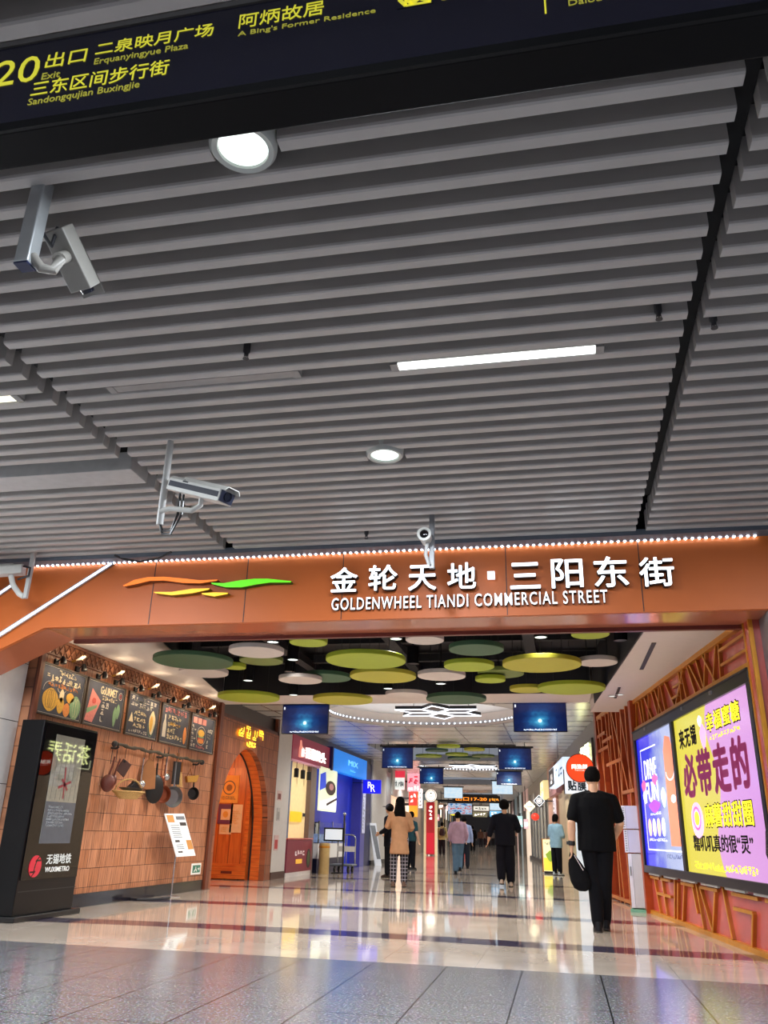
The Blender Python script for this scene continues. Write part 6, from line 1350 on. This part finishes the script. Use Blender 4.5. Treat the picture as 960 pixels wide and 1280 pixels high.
bm = B(); prism(bm, [(R_*0.84*math.cos(k*math.pi/2), R_*0.84*math.sin(k*math.pi/2)) for k in range(4)], -0.012, -0.001); obj('field', bm, mat('field_slate', '#3a4652', 0.4), t); loopline(t, 0, 0, R_*0.42, R_*0.42, M_sw, R_*0.10, -0.014, name='emblem'); blob(t, 0, 0, R_*0.22, R_*0.22, M_sw, -0.016, name='emblem'); bx('arm', R_, R_+0.3, 0.03, 0.07, -0.02, 0.02, M_dark, t)
p = onY(679.5, 1085, 27.6); p.z = 0; t = thing('poster_stand', 'yellow and white poster stand beside the person in the pale blue jacket', 'poster stand', (p.x, p.y, 0), R(-12)); q = onY(694, 1049, p.y); W_ = q.x-p.x+0.05; H_ = q.z
bx('panel', 0, W_, 0, 0.04, 0.06, H_, glow('stand_cream', '#efe7b8', 0.8), t); bx('foot', 0.05, W_-0.05, -0.1, 0.2, 0, 0.06, M_dark, t); bx('lower_field', 0.02, W_-0.02, -0.006, -0.001, 0.08, H_*0.45, glow('stand_yellow', '#e8d848', 0.8), t); blob(t, W_*0.5, H_*0.5, W_*0.28, H_*0.14, glow('stand_green', '#8fae3a', 0.6), -0.009, wob=0.2, name='picture'); scrawl('lettering', M_dark, t, W_*0.1, W_*0.9, H_*0.82, H_*0.95, 1, 5, -0.003, 125)
bm = B(); tube(bm, [(-0.01, -0.01, 0.03), (-0.01, -0.01, H_), (W_+0.01, -0.01, H_), (W_+0.01, -0.01, 0.03)], 0.02, 8); obj('frame', bm, mat('frame_orange', '#c8853a', 0.4), t)
t = thing('upright_sign', 'narrow upright white sign with dark characters on the pink pier', 'sign', (xr(29.9)-0.06, 29.9, 1.0), RZ2); bx('panel', 0, 0.55, 0, 0.05, 0, 1.25, glow('upright_white', '#d9ccd4', 0.6), t); scrawl('lettering', M_dark, t, 0.1, 0.45, 0.08, 1.18, 7, 1, -0.001, 126, 0.05)
t = thing('lantern', 'small red lantern hanging under the cream diamond sign', 'lantern', (onY(669, 1021, 34).x, 34, onY(669, 1021, 34).z)); bm = B(); ball(bm, (0, 0, 0), 0.16, 0.16, 0.14); obj('body', bm, glow('lantern_red', '#d83a2a', 0.8), t, smooth=True); bm = B(); cyl(bm, (0, 0, 0.13), (0, 0, 0.5), 0.01, 6); obj('cord', bm, M_dark, t)

# ---------------------------------------------------------------- small lit signs far down the passage
far = [(548, 1004, 554, 1012, 50, 'brown', '#7a5a44', 0.5, 'small brown blade sign far off, left of the pale screen'), (541, 1018, 549, 1026, 52, 'rose', '#d88a9a', 0.6, 'small rose blade sign far off, above the backpack'),
       (592, 1008, 611, 1013, 60, 'ivory', '#e8e6da', 0.9, 'thin ivory light board under the amber exit board'), (591, 1015, 609, 1021, 66, 'olive', '#8a8668', 0.6, 'olive light board below the thin ivory one'),
       (612, 1014, 630, 1021, 64, 'teal', '#3a6a8a', 0.7, 'blue light board far off, left of the head of the man in black'), (578, 1003, 584, 1010, 58, 'scarlet', '#c83a48', 0.7, 'small scarlet sign far off beside the amber board'),
       (646, 1020, 653, 1034, 50, 'aqua', '#9ac4c8', 0.7, 'pale aqua upright sign on the right side, far off'), (655, 1024, 660, 1036, 44, 'blush', '#d8b0b8', 0.7, 'blush upright sign on the right side below the cream diamond')]
for (x0, y0, x1, y1, Y, nm, c, e, lab) in far:
    a = onY(x0, y1, Y); b = onY(x1, y0, Y); t = thing('blade_sign', lab, 'sign', (a.x, Y, a.z)); W_, H_ = b.x-a.x, b.z-a.z
    bx('sign_box', 0, W_, 0, 0.12, 0, H_, glow('far_'+nm, c, e), t, bevel=0.02); scrawl('lettering', M_sw if e < 0.8 else M_prg, t, W_*0.1, W_*0.9, H_*0.2, H_*0.8, 1, 4, -0.004, int(x0), 0.04)
    bm = B(); cyl(bm, (W_/2, 0.06, H_), (W_/2, 0.06, (3.80 if Y > 52 else 3.46)-a.z), 0.02, 8); obj('hanger', bm, M_dark, t)
# ================================================================ PEOPLE
SK = mat('skin', '#c79a7c', 0.55, var=0.04); HAIR = mat('hair_black', '#0d0b0b', 0.9, var=0.3, scale=60, spec=0.08, bump=0.5); EYE_ = mat('eye_dark', '#1c1512', 0.2); LIP = mat('lip', '#a5605a', 0.5)
def remesh(o, v, it=4):
    m = o.modifiers.new('surface', 'REMESH'); m.mode = 'VOXEL'; m.voxel_size = v; m.use_smooth_shade = True
    s = o.modifiers.new('relax', 'SMOOTH'); s.factor = 0.5; s.iterations = it
def person(lab, loc, head=0.0, H=1.75, top='#111114', sleeve='short', hem=0.80, legs='#131318', shoes='#0e0e10', hair='short', hairm=None, wide=1.0,
           lleg=((0, 0.0), (0, 0.0)), rleg=((0, 0.0), (0, 0.0)), larm=None, rarm=None, topm=None, legm=None, vox=0.010, flare=0.0, group=None, lean=0.0, nod=0.0, skirt=False, cap=None, near=False, bag=1.12, hv=1.08):
    """faces +y; lleg/rleg = (knee (dx, dy), ankle (dy, dz)); larm/rarm = elbow and wrist points"""
    t = thing('person', lab, 'person', loc, head, group, H/1.75); w = wide
    LA = larm or ((-0.25*w, -0.03, 1.13), (-0.27*w, 0.04, 0.89)); RA = rarm or ((0.25*w, -0.03, 1.13), (0.27*w, 0.04, 0.89))
    def legpts(s, L):
        (kx, ky), (ay, az) = L
        return [Vector((s*0.092, 0, 0.92)), Vector((s*0.10+kx, ky, 0.50+az*0.35)), Vector((s*0.10+kx, ay, 0.085+az))]
    LL, RL = legpts(-1, lleg), legpts(1, rleg)
    SL, SR = Vector((-0.185*w, lean*0.9, 1.385)), Vector((0.185*w, lean*0.9, 1.385))
    tor = [(0, 0, 0.86, 0.15*w, 0.10), (0, 0, 0.95, 0.172*w, 0.118), (0, lean*0.2, 1.06, 0.158*w, 0.108), (0, lean*0.4, 1.18, 0.165*w, 0.112), (0, lean*0.7, 1.31, 0.182*w, 0.118), (0, lean*0.9, 1.40, 0.155*w, 0.10), (0, lean, 1.465, 0.080, 0.066)]
    hy = 0.03+lean+nod*0.3; hz = 1.635-nod*0.05
    # body: torso, neck, head, arms, legs, feet and hands in one skin
    bm = B(); loft(bm, tor); limb(bm, [((0, lean*0.95, 1.44), 0.062), ((0, lean+0.012, 1.55), 0.055)])
    ball(bm, (0, hy, hz), 0.080, 0.100, 0.112); ball(bm, (0, hy+0.025, hz-0.055), 0.058, 0.065, 0.062)
    tube(bm, [(0, hy+0.085, hz+0.02), (0, hy+0.113, hz-0.022), (0, hy+0.09, hz-0.032)], [0.010, 0.016, 0.012], 8)
    for s in (-1, 1): ball(bm, (s*0.078, hy-0.005, hz-0.01), 0.012, 0.020, 0.032, 10, 7)
    for (S_, A_, sg) in ((SL, LA, -1), (SR, RA, 1)):
        e, wr = Vector(A_[0]), Vector(A_[1]); limb(bm, [(S_, 0.058), (S_.lerp(e, 0.5), 0.052), (e, 0.046), (e.lerp(wr, 0.35), 0.048), (wr, 0.031)])
        dv = (wr-e).normalized(); fw = Vector((0, 1, 0)); fw = (fw-dv*fw.dot(dv)).normalized(); inn = dv.cross(fw).normalized()
        pc = wr+dv*0.05; Mr = Matrix((fw, inn, dv)).transposed(); ball(bm, pc, 0.040, 0.018, 0.055, 12, 9, rot=Mr)
        for k, (u, ln) in enumerate(((0.030, 0.070), (0.010, 0.080), (-0.010, 0.074), (-0.028, 0.058))):
            b0 = pc+fw*u+dv*0.035; m0 = b0+dv*ln*0.55-inn*sg*0.010*(-1); m1 = m0+dv*ln*0.42-inn*sg*0.022*(-1)
            limb(bm, [(b0, 0.0105), (m0, 0.0098), (m1, 0.0085)], 7)
        th = pc+fw*0.032-dv*0.02; limb(bm, [(th, 0.013), (th+fw*0.028+dv*0.035, 0.0115), (th+fw*0.032+dv*0.065, 0.0095)], 7)
    for L in (LL, RL):
        limb(bm, [(L[0], 0.088), (L[0].lerp(L[1], 0.5), 0.076), (L[1], 0.056), (L[1].lerp(L[2], 0.35), 0.057), (L[2], 0.038)])
        limb(bm, [(L[2]+Vector((0, -0.02, -0.035)), 0.036), (L[2]+Vector((0, 0.13, -0.05)), 0.030)])
    bmesh.ops.recalc_face_normals(bm, faces=bm.faces)
    o = obj('body', bm, SK, t, smooth=True); remesh(o, vox if near else max(vox, 0.010), 3)
    # face
    for s in (-1, 1):
        bm = B(); ball(bm, (s*0.032, hy+0.084, hz+0.012), 0.012, 0.008, 0.007, 10, 7); obj('eye', bm, EYE_, t, smooth=True)
    bm = B(); ball(bm, (0, hy+0.083, hz-0.062), 0.024, 0.008, 0.007, 10, 7); obj('mouth', bm, LIP, t, smooth=True)
    # top
    bm = B(); g = 0.020
    secs = []
    zs = sorted(set([hem] + [z for (_, _, z, _, _) in tor if z > hem]))
    def at(z):
        if z <= tor[0][2]: q = tor[0]; return (0, 0, z, 0.165*w+flare*(0.95-z), 0.115+flare*0.7*(0.95-z))
        for A_, B_ in zip(tor, tor[1:]):
            if z <= B_[2]:
                k = (z-A_[2])/(B_[2]-A_[2]); return (0, A_[1]+(B_[1]-A_[1])*k, z, A_[3]+(B_[3]-A_[3])*k, A_[4]+(B_[4]-A_[4])*k)
        return tor[-1]
    for z in zs:
        x, y, z, rx, ry = at(z); base = 0.172*w if z < 1.2 else rx; rx = max(rx, base if z < 1.2 else rx); secs.append((x, y, z, rx+g+0.006*(z < 1.0), ry+g))
    loft(bm, secs)
    for (S_, A_) in ((SL, LA), (SR, RA)):
        e, wr = Vector(A_[0]), Vector(A_[1])
        if sleeve == 'short': limb(bm, [(S_, 0.073), (S_.lerp(e, 0.45), 0.075), (S_.lerp(e, 0.74), 0.071)])
        elif sleeve == 'mid': limb(bm, [(S_, 0.078), (e, 0.066), (e.lerp(wr, 0.55), 0.060)])
        else: limb(bm, [(S_, 0.080), (e, 0.066), (e.lerp(wr, 0.5), 0.060), (e.lerp(wr, 0.92), 0.050)])
    limb(bm, [(SL, 0.07), ((-0.06, lean, 1.435), 0.060), ((0.06, lean, 1.435), 0.060), (SR, 0.07)])
    o = obj('coat' if hem < 0.75 else 'top', bm, topm or mat('cloth_'+top, top, 0.9, var=0.10, scale=9, bump=0.3, spec=0.12), t, smooth=True); remesh(o, 0.013 if near else 0.017, 3)
    # trousers or skirt
    bm = B(); lm = legm or mat('cloth_'+legs, legs, 0.9, var=0.10, scale=9, bump=0.3, spec=0.12)
    loft(bm, [(0, 0, 0.84, 0.17*w, 0.115), (0, 0, 0.95, 0.180*w, 0.127), (0, 0, 1.03, 0.172*w, 0.122)])
    for L in (LL, RL):
        limb(bm, [(L[0], 0.103), (L[0].lerp(L[1], 0.5), 0.092*(1+bag)/2), (L[1], 0.080*bag), (L[1].lerp(L[2], 0.5), 0.074*bag), (L[2]+Vector((0, 0, 0.03)), 0.068*bag), (L[2]+Vector((0, -0.005, -0.015)), 0.056)])
    if skirt: loft(bm, [(0, 0, 0.42, 0.20, 0.17), (0, 0, 0.7, 0.19, 0.15), (0, 0, 0.95, 0.18, 0.13)])
    o = obj('trousers' if not skirt else 'skirt', bm, lm, t, smooth=True); remesh(o, 0.013 if near else 0.017, 3)
    # shoes
    sm = mat('shoe_'+shoes, shoes, 0.6, spec=0.15)
    for L in (LL, RL):
        a = L[2]; z0 = a.z-0.085; bm = B()
        loft(bm, [(a.x, a.y+0.045, z0, 0.046, 0.135), (a.x, a.y+0.045, z0+0.03, 0.048, 0.138), (a.x, a.y+0.03, z0+0.055, 0.044, 0.115), (a.x, a.y-0.01, z0+0.085, 0.042, 0.065), (a.x, a.y-0.02, z0+0.11, 0.040, 0.05)], 18)
        sh = obj('shoe', bm, sm, t, smooth=True)
        bm = B(); loft(bm, [(a.x, a.y+0.045, z0, 0.049, 0.140), (a.x, a.y+0.045, z0+0.018, 0.050, 0.141)], 18); obj('sole', bm, mat('sole', '#3a3634', 0.8, spec=0.1), sh)
    # hair
    hm = hairm or HAIR; bm = B()
    vs = ball(bm, (0, hy-0.010, hz+0.012+0.006*hv), 0.090*hv, 0.106*(1+hv)/2, 0.112*(1+hv)/2, 22, 15)
    for v in vs:
        r_ = v.co-Vector((0, hy, hz))
        if r_.y > 0.045 and r_.z < 0.055: v.co = Vector((0, hy, hz))+r_*0.80
        elif hair == 'short' and r_.z < -0.03: k_ = max(0.70, 1.0+(r_.z+0.03)*4.5); v.co = Vector((0, hy, hz))+Vector((r_.x*k_, r_.y*k_ if r_.y > 0 else r_.y*(0.3+0.7*k_), r_.z))
    if hair == 'long':
        loft(bm, [(0.02, hy-0.135, 1.36, 0.115, 0.022), (0, hy-0.125, 1.44, 0.125, 0.040), (0, hy-0.075, 1.54, 0.112, 0.062), (0, hy-0.045, 1.64, 0.098, 0.075)], 18); 
    if hair == 'bob': loft(bm, [(0, hy-0.04, 1.53, 0.088, 0.06), (0, hy-0.035, 1.60, 0.093, 0.075), (0, hy-0.03, 1.66, 0.088, 0.075)], 18)
    if hair == 'tail': tube(bm, [(0, hy-0.10, hz+0.03), (0, hy-0.15, hz-0.02), (0, hy-0.13, hz-0.14), (0, hy-0.10, hz-0.22)], [0.03, 0.04, 0.034, 0.012], 10)
    o = obj('hair', bm, hm, t, smooth=True)
    if hair in ('long', 'bob', 'tail'): remesh(o, 0.008, 4)
    if cap:
        bm = B(); ball(bm, (0, hy-0.005, hz+0.03), 0.094, 0.112, 0.105, 20, 12); ball(bm, (0, hy+0.12, hz+0.058), 0.075, 0.085, 0.012, 16, 8); obj('cap', bm, mat('cap_dark', cap, 0.8), t, smooth=True)
    return t
def ground(px, py): p = onZ(px, py); return (p.x, p.y, 0)
# the man in the black tee, nearest
man = person('man in a black t-shirt walking away with a bag beside the pale cabinets', (0.41, 10.85, 0), R(4), 1.83, '#0a0a0d', 'short', 0.83, '#0d0d11', '#101014', 'short', wide=1.10, vox=0.007, near=True, bag=1.02, hv=1.03,
    lleg=((0.055, 0.05), (0.00, 0.0)), rleg=((-0.035, 0.04), (0.22, 0.01)), larm=((-0.275, -0.05, 1.13), (-0.285, -0.02, 0.885)), rarm=((0.285, 0.02, 1.13), (0.225, 0.21, 0.97)))
bm = B(); wr = Vector((-0.284, -0.024, 0.91)); tube(bm, [wr+Vector((0, 0, 0.026)), wr, wr-Vector((0, 0, 0.026))], [0.037, 0.040, 0.037], 18); obj('wristwatch', bm, mat('watch_black', '#0c0c0e', 0.4), man, smooth=True)
bm = B(); bmesh.ops.create_cube(bm, size=0.036, matrix=Matrix.Translation((-0.325, -0.024, 0.91))); obj('watch_case', bm, M_dark, man, bevel=0.006)
S.view_layers[0].update()
hp = man.matrix_world @ Vector((-0.290, -0.01, 0.80))
bag = thing('bag', 'limp black bag with a silver zip hanging from a hand of the walking man', 'bag', (hp.x, hp.y, 0), R(4))
bm = B(); loft(bm, [(0.135, 0.0, hp.z-0.54, 0.05, 0.03), (0.13, 0.0, hp.z-0.50, 0.12, 0.06), (0.115, 0.0, hp.z-0.40, 0.155, 0.078), (0.085, 0, hp.z-0.28, 0.145, 0.072), (0.045, 0, hp.z-0.15, 0.105, 0.052), (0.01, 0, hp.z-0.03, 0.05, 0.03), (0.0, 0, hp.z+0.02, 0.025, 0.02)], 24)
o = obj('body', bm, mat('bag_black', '#0b0b0e', 0.8, var=0.2, scale=14, bump=0.5, spec=0.12), bag, smooth=True); remesh(o, 0.010, 4)
bm = B(); tube(bm, [(0.03, -0.075, hp.z-0.02), (0.09, -0.09, hp.z-0.13), (0.15, -0.095, hp.z-0.24)], 0.008, 6); obj('zip', bm, M_steel, bag, smooth=True)
bm = B(); tube(bm, [(0.01, -0.02, hp.z-0.02), (0.0, -0.03, hp.z+0.03), (-0.01, 0.0, hp.z+0.05), (0.01, 0.03, hp.z+0.0), (0.05, 0.05, hp.z-0.12)], 0.009, 8); obj('strap', bm, mat('bag_black', '#0f0f13', 0.6), bag, smooth=True)
for c_ in bag.children:                                      # a small bag: tighten it about the hand
    for v in c_.data.vertices: v.co = Vector((v.co.x*0.78, v.co.y*0.8, hp.z+(v.co.z-hp.z)*0.76))
for m_ in bag.children[0].modifiers:
    if m_.type == 'REMESH': m_.voxel_size = 0.009
# others
person('person in dark long-sleeved top and black trousers with pale shoes walking down the middle', ground(633, 1108.5), R(5), 1.76, '#15161f', 'mid', 0.82, '#15151d', '#b9a596', 'short', wide=1.15, vox=0.010, bag=1.35, hv=1.28,
    lleg=((0, 0.06), (-0.06, 0.05)), rleg=((0, 0.06), (0.10, 0.0)), larm=((-0.30, -0.06, 1.16), (-0.36, -0.04, 0.92)), rarm=((0.31, 0.0, 1.18), (0.27, 0.20, 1.10)))
person('woman with long black hair in a tan coat and checked trousers', ground(498.5, 1109), R(6), 1.72, '#b98d6a', 'long', 0.63, '#15141c', '#6a5348', 'long', legm=mat_check(), vox=0.011, flare=0.11, wide=0.90, bag=1.06, hv=1.12,
    lleg=((-0.02, 0.02), (0.0, 0.0)), rleg=((0.0, 0.03), (0.05, 0.0)), larm=((-0.27, 0.03, 1.15), (-0.14, 0.20, 1.22)), rarm=((0.26, 0.03, 1.14), (0.15, 0.18, 1.10)))
person('man in a dark cap and dark jacket turned sideways behind the tan coat', ground(486.5, 1097), R(75), 1.70, '#16171f', 'long', 0.72, '#17171d', '#3a2f2a', 'short', cap='#191a2c', vox=0.011, wide=1.05, larm=((-0.27, -0.02, 1.13), (-0.20, 0.18, 1.05)), rarm=((0.27, -0.02, 1.13), (0.22, 0.18, 1.05)))
person('person in a teal short-sleeved top and black trousers right of the tan coat', ground(513, 1087), R(-30), 1.66, '#27454a', 'short', 0.85, '#131318', '#2a2a2e', 'short', vox=0.011, wide=1.05)
person('man in a pink shirt and blue jeans walking away in the middle distance', ground(573, 1093.5), R(6), 1.62, '#a98a9c', 'long', 0.86, '#51697e', '#17171a', 'short', vox=0.012, lleg=((0.02, 0.05), (-0.02, 0.0)), rleg=((-0.05, 0.10), (0.0, 0.10)), larm=((-0.26, -0.03, 1.13), (-0.24, 0.10, 0.93)), rarm=((0.26, -0.03, 1.13), (0.24, 0.12, 0.96)))
person('person in a pale blue shirt with dark trousers just beyond the pink shirt', ground(581, 1086), R(6), 1.60, '#8f9fc4', 'long', 0.86, '#23262f', '#17171a', 'short', vox=0.012)
person('person in a pale blue jacket and black trousers by the yellow poster stand', (onY(701, 1050, 26.3).x-0.14, 26.3, 0), R(-40), 1.66, '#8fb3c6', 'long', 0.78, '#14151c', '#b9c2c6', 'bob', vox=0.012, wide=1.08, larm=((-0.27, 0.02, 1.14), (-0.12, 0.22, 1.10)), rarm=((0.27, 0.02, 1.14), (0.12, 0.22, 1.10)))
bp = person('person in a yellowish jacket with a backpack by the red banner stand', ground(552.5, 1069), R(4), 1.68, '#b0a070', 'long', 0.80, '#2a2228', '#2a2a2e', 'bob', vox=0.014, wide=1.05)
g_ = ground(552.5, 1069); t = thing('backpack', 'dark red-black backpack on the person in the yellowish jacket', 'backpack', g_, R(4), None, 1.68/1.75)
bm = B(); loft(bm, [(0.03, -0.22, 1.02, 0.13, 0.06), (0.03, -0.23, 1.10, 0.16, 0.09), (0.03, -0.22, 1.28, 0.15, 0.085), (0.03, -0.20, 1.38, 0.10, 0.06)], 20); obj('body', bm, mat('pack_dark', '#33181f', 0.7), t, smooth=True)
for s in (-1, 1):
    bm = B(); tube(bm, [(0.03+s*0.09, -0.18, 1.36), (s*0.11, -0.05, 1.475), (s*0.12, 0.10, 1.43), (s*0.13, 0.12, 1.25)], 0.016, 8); obj('strap', bm, mat('pack_dark', '#33181f', 0.7), t, smooth=True)
person('person in a black dress beside a red suitcase in the distance', ground(591, 1064.5), R(4), 1.66, '#131316', 'long', 0.80, '#131316', '#17171a', 'bob', vox=0.016, skirt=True)
p = ground(588, 1064.8); t = thing('suitcase', 'small red suitcase beside the person in a black dress', 'suitcase', (p[0]-0.25, p[1]-0.4, 0)); bx('shell', -0.22, 0.22, -0.12, 0.12, 0.06, 0.62, mat('case_red', '#b02430', 0.35, emit=0.1), t, bevel=0.03)
for s in (-1, 1):
    bm = B(); lathe(bm, [(0.02, -0.02), (0.05, -0.02), (0.05, 0.02), (0.02, 0.02)], (s*0.16, 0, 0.05), 12, 'X'); obj('wheel', bm, M_black, t)
bm = B(); tube(bm, [(-0.10, 0.09, 0.6), (-0.10, 0.09, 0.95), (0.10, 0.09, 0.95), (0.10, 0.09, 0.6)], 0.012, 8); obj('handle', bm, M_grey, t)
for k, (px, py, tc, lc, lab) in enumerate(((601, 1059, '#6a4a40', '#2f2a30', 'far walker in a brown top, left one of the distant group'), (606.5, 1057, '#8a7a74', '#3a3038', 'far walker in a grey-brown top, second of the distant group'), (611, 1058.5, '#5a3a3a', '#2a2228', 'far walker in a dark red top, third of the distant group'), (616, 1056.5, '#c9bcb4', '#4a4248', 'far walker in a pale top, right end of the distant group'), (584, 1058, '#4a5060', '#23262f', 'far walker in slate blue left of the black dress'))):
    person(lab, ground(px, py), R(4 if k % 2 else 184), 1.70, tc, 'long', 0.82, lc, '#2a2a2e', ('short', 'bob')[k % 2], vox=0.02, group='distant walkers')
